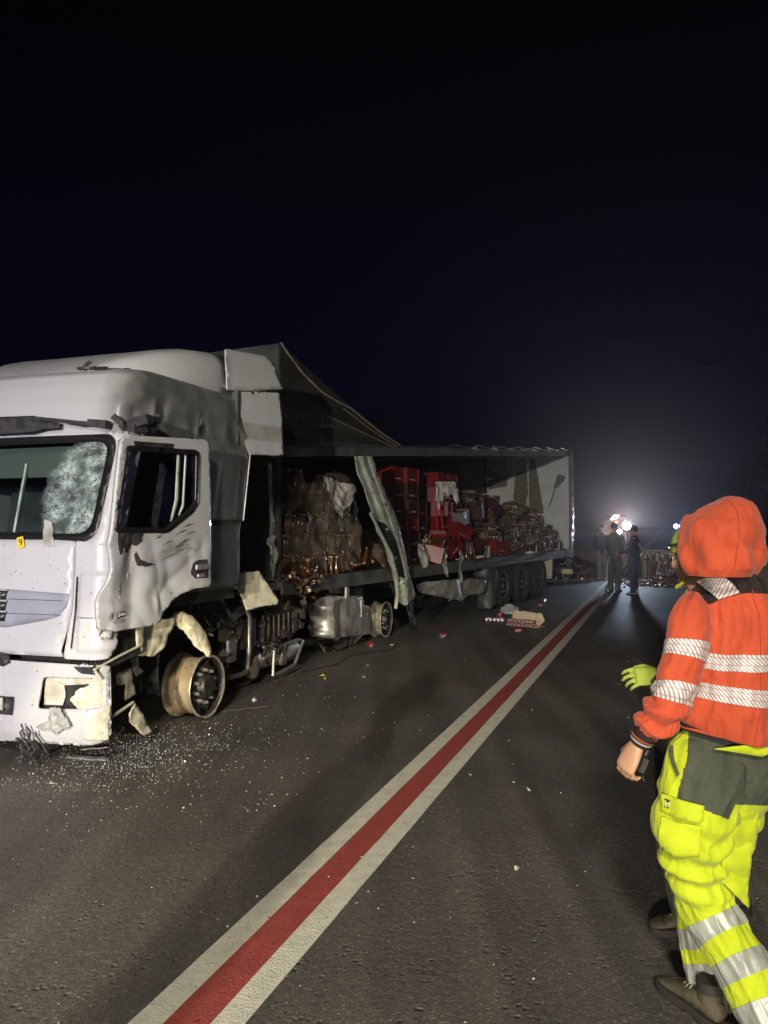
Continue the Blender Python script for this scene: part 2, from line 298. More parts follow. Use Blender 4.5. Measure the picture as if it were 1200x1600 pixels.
# ------------------------------------------------------------------ mesh helpers
def finish(o, parent=None, label=None, cat=None, group=None, kind=None):
    COL.objects.link(o)
    if parent is not None: o.parent = parent
    if label: o['label'] = label
    if cat: o['category'] = cat
    if group: o['group'] = group
    if kind: o['kind'] = kind
    return o
def empty(name, loc, rz=0, label=None, cat=None, group=None):
    o = bpy.data.objects.new(name, None); o.empty_display_size = 0.2
    o.location = loc; o.rotation_euler = (0, 0, rz)
    return finish(o, None, label, cat, group)
class MB:
    def __init__(s): s.v = []; s.f = []; s.m = []; s.uv = {}
    def add(s, vs, fs, mi=0, uvs=None):
        b = len(s.v); s.v += [tuple(x) for x in vs]
        for k, f in enumerate(fs):
            s.f.append([i + b for i in f]); s.m.append(mi[k] if isinstance(mi, list) else mi)
        if uvs:
            for i, u in enumerate(uvs): s.uv[b + i] = u
    def box(s, c, d, mi=0, rot=None, top=None):
        """box centred on c with size d, top: (sx, sy) taper"""
        hx, hy, hz = d[0] / 2, d[1] / 2, d[2] / 2; tx, ty = top or (1, 1)
        vs = [V((x * hx * (tx if z > 0 else 1), y * hy * (ty if z > 0 else 1), z * hz)) for z in (-1, 1) for y in (-1, 1) for x in (-1, 1)]
        if rot is not None: vs = [rot @ q for q in vs]
        s.add([V(c) + q for q in vs], [(0, 2, 3, 1), (4, 5, 7, 6), (0, 1, 5, 4), (2, 6, 7, 3), (0, 4, 6, 2), (1, 3, 7, 5)], mi)
    def tube(s, pts, r, n=8, mi=0, cap=True):
        pts = [V(p) for p in pts]; rs = r if isinstance(r, (list, tuple)) else [r] * len(pts)
        prev = None; rings = []
        for i, p in enumerate(pts):
            t = (pts[min(i + 1, len(pts) - 1)] - pts[max(i - 1, 0)]).normalized()
            a = prev if prev is not None else (V((0, 0, 1)) if abs(t.z) < 0.9 else V((1, 0, 0)))
            x = (a - t * a.dot(t)).normalized(); prev = x; y = t.cross(x)
            rings.append([p + (x * math.cos(k * 2 * math.pi / n) + y * math.sin(k * 2 * math.pi / n)) * rs[i] for k in range(n)])
        s.rings(rings, mi, cap)
    def rings(s, rings, mi=0, cap=True, closed=True, matf=None, uvf=None):
        n = len(rings[0]); vs = [q for r_ in rings for q in r_]; fs = []; ms = []
        for i in range(len(rings) - 1):
            for k in range(n if closed else n - 1):
                fs.append((i * n + k, i * n + (k + 1) % n, (i + 1) * n + (k + 1) % n, (i + 1) * n + k))
                ms.append(matf(i, k, vs[i * n + k]) if matf else mi)
        if cap and closed:
            fs.append(tuple(range(n - 1, -1, -1))); ms.append(mi); fs.append(tuple(range((len(rings) - 1) * n, len(rings) * n))); ms.append(mi)
        s.add(vs, fs, ms, uvf(rings) if uvf else None)
    def lathe(s, o, ax, prof, n=32, mi=0, matf=None):
        """profile [(r, h)] turned about the axis ax through o"""
        ax = V(ax).normalized(); x = ax.orthogonal().normalized(); y = ax.cross(x); o = V(o)
        rings = [[o + ax * h + (x * math.cos(2 * math.pi * k / n) + y * math.sin(2 * math.pi * k / n)) * max(r, 1e-4) for k in range(n)] for r, h in prof]
        s.rings(rings, mi, False, True, matf)
    def ball(s, c, r, n=10, mi=0, rot=None):
        r = V(r) if not isinstance(r, (int, float)) else V((r, r, r)); rings = []
        for i in range(n + 1):
            ph = -math.pi / 2 + math.pi * (i + 0.001) / (n + 0.002)
            ring = [V((math.cos(ph) * math.cos(a) * r.x, math.cos(ph) * math.sin(a) * r.y, math.sin(ph) * r.z)) for a in [2 * math.pi * k / (2 * n) for k in range(2 * n)]]
            if rot is not None: ring = [rot @ q for q in ring]
            rings.append([V(c) + q for q in ring])
        s.rings(rings, mi)
    def mesh(s, name, mats, smooth=True, angle=40):
        me = bpy.data.meshes.new(name); me.from_pydata(s.v, [], s.f)
        for m_ in (mats if isinstance(mats, (list, tuple)) else [mats]): me.materials.append(MATS[m_])
        me.polygons.foreach_set('material_index', s.m)
        if s.uv:
            ul = me.uv_layers.new(name='UVMap')
            for l in me.loops: ul.data[l.index].uv = s.uv.get(l.vertex_index, (0, 0))
        me.update()
        if smooth:
            me.polygons.foreach_set('use_smooth', [True] * len(me.polygons)); me.set_sharp_from_angle(angle=R(angle))
        return me
    def build(s, name, mats, parent=None, label=None, cat=None, group=None, kind=None, smooth=True, angle=40, bevel=0, solid=0):
        o = bpy.data.objects.new(name, s.mesh(name, mats, smooth, angle))
        if solid: md = o.modifiers.new('thickness', 'SOLIDIFY'); md.thickness = solid; md.offset = -1
        if bevel: md = o.modifiers.new('bevel', 'BEVEL'); md.width = bevel; md.segments = 2; md.limit_method = 'ANGLE'; md.angle_limit = R(35)
        return finish(o, parent, label, cat, group, kind)
def inside(p, poly):
    x, y = p; c = False; n = len(poly)
    for i in range(n):
        x1, y1 = poly[i]; x2, y2 = poly[(i + 1) % n]
        if (y1 > y) != (y2 > y) and x < (x2 - x1) * (y - y1) / (y2 - y1) + x1: c = not c
    return c
def dens(poly, d, jag=0):
    out = []
    for i in range(len(poly)):
        a = V(poly[i]); b = V(poly[(i + 1) % len(poly)]); n = max(1, int((b - a).length / d))
        for k in range(n):
            p = a.lerp(b, k / n)
            if jag and k: p = p + V((random.uniform(-jag, jag), random.uniform(-jag, jag)))
            out.append(p)
    return out
def rnd_poly(poly, r, n=4):
    """round the corners of a polygon"""
    out = []
    for i in range(len(poly)):
        p = V(poly[i]); a = V(poly[i - 1]) - p; b = V(poly[(i + 1) % len(poly)]) - p
        ra = min(r, a.length * 0.45); rb = min(r, b.length * 0.45)
        p1 = p + a.normalized() * ra; p2 = p + b.normalized() * rb
        for k in range(n + 1):
            t = k / n; out.append(p1 * (1 - t) ** 2 + p * 2 * t * (1 - t) + p2 * t * t)
    return out
def plate(poly, place, res=0.04, holes=(), jag=0):
    """a sheet with the outline poly (2D), triangulated with inner points; place(a, b) -> 3D point"""
    loops = [dens(poly, res, jag)] + [dens(h, res) for h in holes]
    pts = []; edges = []
    for lp in loops:
        b = len(pts); pts += lp; edges += [(b + i, b + (i + 1) % len(lp)) for i in range(len(lp))]
    xs = [p[0] for p in loops[0]]; ys = [p[1] for p in loops[0]]
    y = min(ys) + res * 0.6; row = 0
    polys = [[tuple(q) for q in lp] for lp in loops]
    while y < max(ys):
        x = min(xs) + res * (0.6 + 0.5 * (row % 2))
        while x < max(xs):
            if inside((x, y), polys[0]) and not any(inside((x, y), h) for h in polys[1:]):
                if min((V((x, y)) - q).length for q in pts[:sum(map(len, loops))]) > res * 0.45: pts.append(V((x, y)))
            x += res
        y += res * 0.87; row += 1
    vo, eo, fo, *_ = delaunay_2d_cdt(pts, edges, [], 0, 1e-5)
    mb = MB(); fs = []
    for f in fo:
        c = sum((vo[i] for i in f), V((0, 0))) / len(f)
        if inside(c, polys[0]) and not any(inside(c, h) for h in polys[1:]): fs.append(tuple(f))
    mb.add([place(q[0], q[1]) for q in vo], fs)
    return mb
def nz(p, s=1.0): return noise.noise(V(p) * s)
def catmull(pts, n):
    """resample a list of equal-length tuples"""
    out = []; L_ = len(pts)
    for i in range(L_ - 1):
        p0 = pts[max(i - 1, 0)]; p1 = pts[i]; p2 = pts[i + 1]; p3 = pts[min(i + 2, L_ - 1)]
        for k in range(n):
            t = k / n
            out.append(tuple(0.5 * (2 * b + (c - a) * t + (2 * a - 5 * b + 4 * c - d) * t * t + (3 * b - a - 3 * c + d) * t ** 3) for a, b, c, d in zip(p0, p1, p2, p3)))
    out.append(tuple(pts[-1])); return out
def loft(st, side, n=64, sub=8, disp=None, power=2.0):
    """st: [(x, y, z, r_side, r_front)], side: direction the first radius lies along. Returns rings and the length along them"""
    sm = catmull(st, sub); rings = []; side = V(side); ln = 0; lens = []
    for i, s_ in enumerate(sm):
        p = V(s_[:3]); a = V(sm[max(i - 1, 0)][:3]); b = V(sm[min(i + 1, len(sm) - 1)][:3]); t = (b - a).normalized()
        if i: ln += (p - V(sm[i - 1][:3])).length
        lens.append(ln)
        x = (side - t * side.dot(t)).normalized(); y = t.cross(x); ring = []
        for k in range(n):
            an = 2 * math.pi * k / n; c, s2 = math.cos(an), math.sin(an)
            if power != 2: c = math.copysign(abs(c) ** (2 / power), c); s2 = math.copysign(abs(s2) ** (2 / power), s2)
            d = disp(an, i / (len(sm) - 1), ln) if disp else 0
            ring.append(p + x * c * (s_[3] + d) + y * s2 * (s_[4] + d))
        rings.append(ring)
    return rings, lens
def voxel(mb, name, mats, size, smooth=4, parent=None, **kw):
    """join the closed pieces of mb into one continuous skin"""
    me = mb.mesh('tmp', mats); o = bpy.data.objects.new('tmp', me); COL.objects.link(o)
    md = o.modifiers.new('r', 'REMESH'); md.mode = 'VOXEL'; md.voxel_size = size; md.use_smooth_shade = True
    if smooth: ms = o.modifiers.new('s', 'SMOOTH'); ms.factor = 0.5; ms.iterations = smooth
    dg = bpy.context.evaluated_depsgraph_get()
    me2 = bpy.data.meshes.new_from_object(o.evaluated_get(dg)); me2.name = name
    bpy.data.objects.remove(o); bpy.data.meshes.remove(me)
    me2.materials.clear()
    for m_ in (mats if isinstance(mats, (list, tuple)) else [mats]): me2.materials.append(MATS[m_])
    ob = bpy.data.objects.new(name, me2); return finish(ob, parent, **kw)
def text_part(txt, size, matrix, m_, parent, name='lettering', ext=0.001, shear=0, sx=1):
    cu = bpy.data.curves.new('t', 'FONT'); cu.body = txt; cu.size = size; cu.extrude = ext; cu.shear = shear; cu.align_x = 'CENTER'; cu.align_y = 'CENTER'
    o = bpy.data.objects.new('t', cu); COL.objects.link(o)
    me = bpy.data.meshes.new_from_object(o.evaluated_get(bpy.context.evaluated_depsgraph_get())); bpy.data.objects.remove(o)
    me.materials.clear(); me.materials.append(MATS[m_]); me.transform(matrix @ Matrix.Diagonal((sx, 1, 1, 1)))
    return finish(bpy.data.objects.new(name, me), parent)
def basis(x, y, z, o):
    m = Matrix.Identity(4)
    for i, c in enumerate((x, y, z, o)):
        for j in range(3): m[j][i] = c[j]
    return m

# ================================================================== THE SETTING
TH = R(20.02); RDIR = V((math.sin(TH), math.cos(TH), 0)); RACR = V((math.cos(TH), -math.sin(TH), 0)); RO = V((-0.704, 2.719, 0))
def RD(u, v, z=0): return RO + RACR * u + RDIR * v + V((0, 0, z))
def strip(name, m_, u0, u1, v0, v1, z, nu=1, nv=40, kind='structure', wob=0):
    mb = MB(); rows = []
    for j in range(nv + 1):
        v = v0 + (v1 - v0) * (j / nv) ** 1.6
        rows.append([RD(u0 + (u1 - u0) * i / nu + (wob * nz((v * 3, i * 9, 3)) if wob else 0), v, z) for i in range(nu + 1)])
    mb.rings(rows, 0, False, False)
    return mb.build(name, m_, kind=kind, smooth=False)
g = MB(); g.add([(-700, -300, -0.12), (900, -300, -0.12), (900, 1200, -0.12), (-700, 1200, -0.12)], [(0, 1, 2, 3)]); g.build('ground', 'grass_ground', kind='structure')
strip('road', 'asphalt', -6.6, 5.6, -30, 320, 0.0, 4, 60)
strip('road_line_white', 'line_white', -0.1945, -0.0775, -16, 300, 0.004, 1, 900, wob=0.004).name = 'road_marking_white_left'
strip('road_line_red', 'line_red', -0.0775, 0.0775, -16, 300, 0.004, 1, 900)
strip('road_line_white_right', 'line_white', 0.0775, 0.1945, -16, 300, 0.004, 1, 900, wob=0.004)
strip('road_edge_line', 'line_white', -5.0, -4.85, -16, 300, 0.004)
strip('road_edge_line_right', 'line_white', 4.05, 4.2, -16, 300, 0.004)
# verge grass, one uncountable mass
mb = MB()
for i in range(9000):
    sd = random.choice((-1, 1)); u = -6.6 - random.random() ** 1.6 * 7 if sd < 0 else 5.6 + random.random() ** 1.6 * 7
    v = random.random() ** 1.3 * 75; p = RD(u, v, -0.12); a = random.random() * 6.3; h = random.uniform(0.1, 0.38); w = 0.012 + 0.0006 * v
    d = V((math.cos(a), math.sin(a), 0)); l_ = V((random.uniform(-.1, .1), random.uniform(-.1, .1), h))
    mb.add([p - d * w, p + d * w, p + l_], [(0, 1, 2)])
mb.build('verge_grass', 'grass_blade', kind='stuff', smooth=False)

# ================================================================== THE TRACTOR UNIT
CAB_O = V((-2.05, 5.46, 0))
tractor = empty('truck_cab', CAB_O, R(-20), 'wrecked white lorry cab with crazed windscreen, bare front wheel rim and dented door', 'truck')
def part(mb, name, mats, parent=None, **kw): return mb.build(name, mats, parent or tractor, **kw)
def lerp_t(t, tab):
    for (a, va), (b, vb) in zip(tab, tab[1:]):
        if t <= b: return va + (vb - va) * max(0, (t - a)) / (b - a)
    return tab[-1][1]
CX = -1.225
def cab_y0(z): return lerp_t(z, [(0.1, 0.03), (0.25, 0.0), (0.76, 0.0), (0.80, 0.03), (1.64, 0.08), (2.44, 0.30), (2.7, 0.35), (2.86, 0.41), (2.95, 0.46), (3.00, 0.55), (3.04, 0.72)])
def cab_in(z): return lerp_t(z, [(0.1, 0.03), (0.25, 0.0), (1.4, 0.0), (2.44, 0.03), (2.8, 0.05), (2.94, 0.075), (3.0, 0.12), (3.04, 0.24)])
_pc = {}
def cab_poly(z):
    k = round(z, 3)
    if k not in _pc:
        a = 1.225 - cab_in(z); r = 0.12 if z < 2.5 else lerp_t(z, [(2.5, 0.12), (3.0, 0.20)]); y0 = cab_y0(z); pts = []
        n = 60
        for i in range(n + 1): x = (a - r) * i / n; pts.append((x, y0 + 0.07 * (x / (a - r)) ** 2))
        for i in range(1, 17):
            t = math.pi / 2 * i / 16; pts.append((a - r + r * math.sin(t), y0 + 0.07 + r * (1 - math.cos(t))))
        full = [(-x, y) for x, y in reversed(pts[1:])] + pts
        ln = [0.0]
        for p, q in zip(full, full[1:]): ln.append(ln[-1] + math.hypot(q[0] - p[0], q[1] - p[1]))
        _pc[k] = (full, ln)
    return _pc[k]
def cs(L, z, off=0.0):
    """a point of the cab's skin: L is the length along the skin from the driver's corner (negative across the front, positive back along the side)"""
    full, ln = cab_poly(z); T = ln[-1]; s = T + L
    if L >= 0: x, y = full[-1][0], full[-1][1] + L; nx, ny = 1, 0
    elif s <= 0: x, y = full[0][0], full[0][1] - s; nx, ny = -1, 0
    else:
        lo, hi = 0, len(ln) - 1
        while hi - lo > 1:
            m_ = (lo + hi) // 2
            if ln[m_] <= s: lo = m_
            else: hi = m_
        t = (s - ln[lo]) / (ln[hi] - ln[lo]); p, q = full[lo], full[hi]
        x = p[0] + (q[0] - p[0]) * t; y = p[1] + (q[1] - p[1]) * t; dx, dy = q[0] - p[0], q[1] - p[1]; l_ = math.hypot(dx, dy); nx, ny = dy / l_, -dx / l_
    return V((CX + x + nx * off, y + ny * off, z))
def cab_T(z): return cab_poly(z)[1][-1]
def gauss(a, b, ca, cb, sa, sb, A): return A * math.exp(-((a - ca) / sa) ** 2 - ((b - cb) / sb) ** 2)
def both(poly):
    """front outline drawn for the driver's half (L, z) made symmetrical: L measured from the driver's corner"""
    T = cab_T(1.0); return [(-T - l, z) for l, z in reversed(poly)] + list(poly)

# ---- roof and upper cab
def roof_dent(L, z):
    d = 0.002 * nz((L * 3, z * 3, 1), 1.0)
    d -= gauss(L, z, -0.02, 2.62, 0.10, 0.10, 0.05) + gauss(L, z, 0.16, 2.64, 0.03, 0.10, -0.022) + gauss(L, z, 0.30, 2.62, 0.05, 0.12, 0.028)
    d -= gauss(L, z, -0.16, 2.68, 0.05, 0.07, -0.03) + gauss(L, z, 0.80, 2.62, 0.03, 0.09, -0.02) + gauss(L, z, 0.9, 2.62, 0.1, 0.07, 0.03)
    w_ = math.exp(-((z - 2.60) / 0.10) ** 2) * max(0, min(1, (L + 0.45) / 0.3))
    d += w_ * 0.022 * (0.5 - abs(nz((L * 3.2 + z * 1.5, z * 3.0, 5))) * 2.2)
    return d
mb = MB(); rows = []
zs = [2.45 + 0.55 * (i / 34) for i in range(35)] + [3.01, 3.02, 3.03, 3.035]
Ls = [-cab_T(2.5) - 1.85 + (cab_T(2.5) + 3.7) * j / 330 for j in range(331)]
for z in zs: rows.append([cs(L, z, roof_dent(L, z)) for L in Ls])
mb.rings(rows, 0, False, False, matf=lambda i, k, p: 1 if Ls[k] > 0.06 else 0)
c = len(mb.v); top = rows[-1]
for f in (0.45, 0.0):
    b = len(mb.v); mb.v += [tuple(V((CX, 1.4, 3.06)) + (p - V((CX, 1.4, 3.06))) * f * 0.98 + V((0, 0, 0.02 * (1 - f)))) for p in top]
    a0 = (len(zs) - 1) * len(Ls) if f else b - len(Ls)
    for k in range(len(Ls) - 1): mb.f.append([a0 + k, a0 + k + 1, b + k + 1, b + k]); mb.m.append(0)
part(mb, 'roof', ['roof_paint_shaded', 'roof_paint_shaded'], angle=60)
# ---- spoiler on the roof
mb = MB(); rings = []
for y, zt, hw in [(0.62, 2.97, 0.36), (0.72, 3.05, 0.55), (0.92, 3.17, 0.80), (1.18, 3.28, 0.97), (1.48, 3.36, 1.06), (1.8, 3.40, 1.11), (2.02, 3.42, 1.12)]:
    ring = []
    zb = 2.92
    r_ = min(0.13, (zt - zb) * 0.6)
    prof = [(1.0, zb)] + [(1 - r_ / hw * (1 - math.sin(t)) * 0.9 - 0.0, zt - r_ + r_ * (1 - math.cos(t)) ) for t in []]
    for k in range(41):
        s_ = -1 + 2 * k / 40; x = math.copysign(abs(s_) ** 0.35, s_); h = (1 - abs(x) ** 14) ** (1 / 4.5)
        ring.append(V((CX + hw * x, y, zb + (zt - zb) * h + 0.006 * nz((x * 4, y * 4, 2)))))
    rings.append(ring)
mb.rings(rings, 0, False, False)
spoiler = part(mb, 'roof_spoiler', ['white_paint'], solid=0.012, angle=50)
# rear end piece of the spoiler and the two-piece side deflector (both flare out a little)
def fl(a): return -0.085 + max(0, a - 1.95) * 0.22
mb = plate(rnd_poly([(1.9, 3.03), (1.9, 3.425), (2.50, 3.47), (2.60, 3.42), (2.72, 3.17), (2.22, 3.07)], 0.03), lambda a, b: V((fl(a) - 0.10 * max(0, (b - 3.2)) ** 1.0, a, b + 0.003 * nz((a, b, 1), 5))), 0.05)
part(mb, 'spoiler_end_panel', 'white_paint', solid=0.015)
mb = plate(rnd_poly([(2.10, 2.44), (2.085, 3.045), (2.655, 3.12), (2.70, 2.90), (2.72, 2.48)], 0.02), lambda a, b: V((fl(a) + 0.004 * nz((a, b, 1), 6), a, b)), 0.03)
for i, f in enumerate(mb.f):
    z = sum(mb.v[j][2] for j in f) / len(f)
    if 2.60 < z < 2.76: mb.m[i] = 1
part(mb, 'side_deflector', ['white_paint', 'grey_stripe_paint'], solid=0.015)
mb = MB(); mb.box((CX, 2.45, 3.2), (2.1, 0.02, 0.4)); mb.tube([(-0.3, 2.1, 2.6), (-0.12, 2.5, 2.62)], 0.015); mb.tube([(-0.3, 2.1, 2.95), (-0.12, 2.5, 2.95)], 0.015)
part(mb, 'spoiler_bracket', 'black_plastic')
# broken aerial and torn edge on the roof
mb = MB(); mb.tube([(-0.78, 0.75, 3.02), (-0.76, 0.77, 3.09), (-0.74, 0.80, 3.13)], 0.012); mb.box((-0.78, 0.78, 3.04), (0.07, 0.09, 0.04)); mb.tube([(-0.70, 0.7, 3.03), (-0.62, 0.7, 3.12)], 0.004)
part(mb, 'aerial', 'black_plastic')
mb = MB()
for k in range(9):
    x = -0.64 + 0.045 * k; mb.box((x, 0.60 + 0.012 * k, 3.02 + random.uniform(0, .015) - 0.003 * k), (0.07, 0.04, 0.022), rot=Matrix.Rotation(random.uniform(-.5, .5), 3, 'Z'))
part(mb, 'torn_trim', 'black_plastic')

# ---- windscreen, its seal, the posts
wz0, wz1 = 1.665, 2.425
T = cab_T(2.0)
ws = rnd_poly([(-T + 0.20, wz0), (-0.20, wz0), (-0.165, wz1), (-T + 0.165, wz1)], 0.13, 6)
part(plate(ws, lambda a, b: cs(a, b, -0.012 - gauss(a, b, -0.5, 2.05, 0.25, 0.3, 0.02)), 0.08), 'windscreen', 'cracked_glass')
ws_o = rnd_poly([(-T + 0.165, wz0 - 0.035), (-0.165, wz0 - 0.035), (-0.13, wz1 + 0.035), (-T + 0.13, wz1 + 0.035)], 0.15, 6)
ws_i = rnd_poly([(-T + 0.235, wz0 + 0.03), (-0.235, wz0 + 0.03), (-0.20, wz1 - 0.03), (-T + 0.20, wz1 - 0.03)], 0.12, 6)
part(plate(ws_o, lambda a, b: cs(a, b, -0.004), 0.06, [ws_i]), 'windscreen_seal', 'seal', solid=0.02)
# painted body round the screen: posts and the header strip
fr_o = [(-T - 0.06, 1.60), (0.06, 1.60), (0.10, 2.47), (-T - 0.10, 2.47)]
part(plate(fr_o, lambda a, b: cs(a, b, 0.0 + 0.003 * nz((a, b, 3), 6)), 0.06, [ws_o]), 'windscreen_surround', 'white_paint', solid=0.02)
# wiper
mb = MB(); mb.tube([cs(-1.9, 1.70, 0.02), cs(-1.5, 1.74, 0.03), cs(-1.05, 1.71, 0.02)], 0.009); mb.tube([cs(-1.2, 1.66, 0.01), cs(-1.5, 1.74, 0.035)], 0.012)
part(mb, 'wiper', 'black_plastic')
# crumpled clear film stuck low on the screen
mb = plate([(-0.60, 1.60), (-0.50, 1.60), (-0.56, 1.78), (-0.63, 1.80)], lambda a, b: cs(a, b, 0.012 + 0.012 * nz((a, b, 4), 30)), 0.02)
part(mb, 'stuck_film', 'clear_film')
# ---- sun visor remains and the mirror arm
mb = plate([(-T + 0.6, 2.475), (-0.86, 2.475), (-0.74, 2.50), (-0.60, 2.505), (-0.62, 2.545), (-0.78, 2.56), (-0.86, 2.61), (-T + 0.6, 2.63)], lambda a, b: cs(a, b, 0.05 + 0.25 * (2.62 - b)), 0.05)
part(mb, 'sun_visor', 'black_plastic', solid=0.02)
mb = MB()
mb.tube([cs(-0.88, 2.585, 0.06), cs(-0.62, 2.56, 0.08), cs(-0.42, 2.525, 0.07), cs(-0.30, 2.53, 0.06)], 0.018)
mb.box(cs(-0.27, 2.525, 0.06), (0.17, 0.06, 0.055), rot=Matrix.Rotation(0.15, 3, 'Y')); mb.box(cs(-0.05, 2.53, 0.07), (0.26, 0.07, 0.07), rot=Matrix.Rotation(-0.2, 3, 'Y'))
mb.box(cs(0.06, 2.575, 0.05), (0.17, 0.10, 0.05)); 
mb.tube([cs(-0.02, 2.55, 0.06), cs(0.02, 2.44, 0.06), cs(0.03, 2.40, 0.03)], 0.02)
for _ in range(16): mb.box(cs(-0.14 + random.uniform(0, .24), 2.47 + random.uniform(0, .12), 0.05 + random.uniform(-.02, .05)), [random.uniform(.03, .11), random.uniform(.03, .08), random.uniform(.02, .06)], rot=Matrix.Rotation(random.uniform(-.8, .8), 3, 'Y') @ Matrix.Rotation(random.uniform(-.8, .8), 3, 'Z'))
for v_ in range(len(mb.v)): mb.v[v_] = tuple(V(mb.v[v_]) + V((0.012 * nz(mb.v[v_], 20), 0, 0.012 * nz(mb.v[v_], 23))))
part(mb, 'mirror_arm', 'black_plastic')

# ---- front panel, grey band, grille, corner panel
fp = both([(-0.40, 0.80), (-0.42, 0.84), (-0.375, 1.00), (-0.345, 1.15), (-0.345, 1.64), (-0.50, 1.648)])
part(plate(fp, lambda a, b: cs(a, b, 0.004 + 0.002 * nz((a, b, 1), 3)), 0.07), 'front_panel', 'white_paint', solid=0.02)
band = both([(-0.90, 0.995), (-0.55, 1.06), (-0.46, 1.085), (-0.385, 1.16), (-0.365, 1.255), (-0.9, 1.28)])
part(plate(band, lambda a, b: cs(a, b, 0.009), 0.07), 'grille_band', 'grey_panel', solid=0.008)
for z in (1.205, 1.10):
    mb = plate(both([(-0.92, z - 0.002), (-0.42, z - 0.002), (-0.42, z + 0.002), (-0.92, z + 0.002)]), lambda a, b: cs(a, b, 0.0105), 0.05)
    part(mb, 'band_groove', 'seal')
for k, z in enumerate((1.235, 1.155, 1.075)):
    g_ = plate([(-T + 0.92, z - 0.035), (-0.92, z - 0.035), (-0.905, z + 0.03), (-T + 0.905, z + 0.03)], lambda a, b: cs(a, b, 0.016), 0.08)
    gr = part(g_, 'grille_opening', 'seal', solid=0.008)
    mb = MB(); n_ = 60
    for r_ in range(3):
        for i in range(n_):
            L = -T + 0.95 + (T - 1.9) * i / n_ + (0.5 * r_ % 1) * 0.012
            mb.box(cs(L, z - 0.022 + 0.019 * r_, 0.02), (0.011, 0.006, 0.005))
    mb.build('grille_mesh', 'grey_panel', gr)
    mb = plate([(-T + 0.9, z + 0.032), (-0.895, z + 0.032), (-0.895, z + 0.042), (-T + 0.9, z + 0.042)], lambda a, b: cs(a, b, 0.03), 0.08)
    mb.build('grille_slat', 'grey_stripe_paint', gr, solid=0.01)
cp = rnd_poly([(-0.395, 0.79), (-0.03, 0.79), (0.0, 0.86), (0.02, 1.60), (-0.335, 1.645), (-0.335, 1.15), (-0.365, 1.0)], 0.03)
slot = rnd_poly([(-0.345, 0.86), (-0.325, 0.86), (-0.300, 1.15), (-0.300, 1.38), (-0.322, 1.38), (-0.322, 1.12)], 0.01)
def cpd(a, b):
    d = 0.006 + 0.002 * nz((a, b, 9), 5)
    # raised lower box of the corner moulding
    ins = min(max((a + 0.285) / 0.02, 0), 1) * min(max((1.42 - b) / 0.03, 0), 1) * min(max((b - 0.83) / 0.03, 0), 1)
    return d + 0.022 * ins
corner = part(plate(cp, lambda a, b: cs(a, b, cpd(a, b)), 0.02, [slot]), 'corner_panel', 'white_paint', solid=0.02)
plate(rnd_poly([(-0.36, 0.84), (-0.29, 0.84), (-0.27, 1.40), (-0.35, 1.40)], 0.01), lambda a, b: cs(a, b, -0.02), 0.05).build('air_slot', 'seal', corner)
mb = plate([(-0.29, 1.085), (0.0, 1.085), (0.0, 1.091), (-0.29, 1.091)], lambda a, b: cs(a, b, cpd(a, 1.0) + 0.0015), 0.03); mb.build('panel_joint', 'seal', corner)
# dark gap and hinge area between the corner and the door
part(plate([(-0.02, 0.80), (0.40, 0.80), (0.40, 2.44), (0.04, 2.44)], lambda a, b: cs(a, b, -0.035 + 0.01 * nz((a, b, 2), 8)), 0.08), 'door_pillar', 'soot')
mb = plate([(-0.01, 1.06), (0.05, 1.02), (0.11, 1.30), (0.12, 1.62), (0.06, 1.68), (0.04, 1.42), (-0.01, 1.3)], lambda a, b: cs(a, b, 0.01 + 0.02 * nz((a * 3, b, 4), 12)), 0.02)
part(mb, 'torn_hinge_trim', 'cream_paint', solid=0.008)

# ---- bumper with the smashed headlamp
bo = both([(-0.7, 0.175), (-0.2, 0.185), (-0.06, 0.20), (-0.03, 0.26), (-0.02, 0.74), (-0.10, 0.755), (-0.9, 0.765)])
hl = rnd_poly([(-0.56, 0.43), (-0.07, 0.455), (-0.06, 0.665), (-0.53, 0.655)], 0.035)
T1 = cab_T(0.5)
hl2 = [(-T1 - l, z) for l, z in reversed(hl)]
fog = [(-0.93, 0.37), (-0.76, 0.37), (-0.76, 0.50), (-0.93, 0.50)]
def bd(a, b):
    d = 0.02 + 0.03 * math.exp(-((b - 0.32) / 0.18) ** 2) + 0.002 * nz((a, b, 9), 5)
    if a > -0.24: d += 0.016 * (abs(nz((a * 7, b * 9, 2))) + 0.6 * abs(nz((a * 17, b * 15, 4))) - 0.3) * min(1, (a + 0.24) / 0.08) * (1 if b < 0.5 else 0.6)
    return d
bumper = part(plate(bo, lambda a, b: cs(a, b, bd(a, b)), 0.022, [hl, hl2, fog]), 'bumper', 'white_paint', solid=0.02)
# headlamp bowl, lens, broken innards
mb = plate(rnd_poly([(-0.57, 0.42), (-0.06, 0.445), (-0.05, 0.675), (-0.54, 0.665)], 0.03), lambda a, b: cs(a, b, -0.10), 0.06)
for i in range(len(mb.v)): pass
hlo = part(mb, 'headlight', 'black_plastic')
mb = plate([(-0.535, 0.45), (-0.375, 0.455), (-0.36, 0.52), (-0.375, 0.64), (-0.52, 0.645)], lambda a, b: cs(a, b, -0.005 + 0.012 * nz((a, b, 1), 10)), 0.025)
mb.build('headlight_lens', 'lens_clear', hlo, solid=0.006)
mb = plate([(-0.36, 0.60), (-0.10, 0.625), (-0.07, 0.66), (-0.50, 0.65)], lambda a, b: cs(a, b, 0.0 + 0.02 * nz((a, b, 3), 14)), 0.02); mb.build('broken_housing', 'lens_clear', hlo, solid=0.005)
def crumple(poly, seed, amp=0.03, sc=18, off=0.0, res=0.014):
    return plate(poly, lambda a, b: cs(a, b, off + amp * noise.fractal(V((a * sc, b * sc, seed)), 0.7, 2.1, 4)), res, jag=0.005)
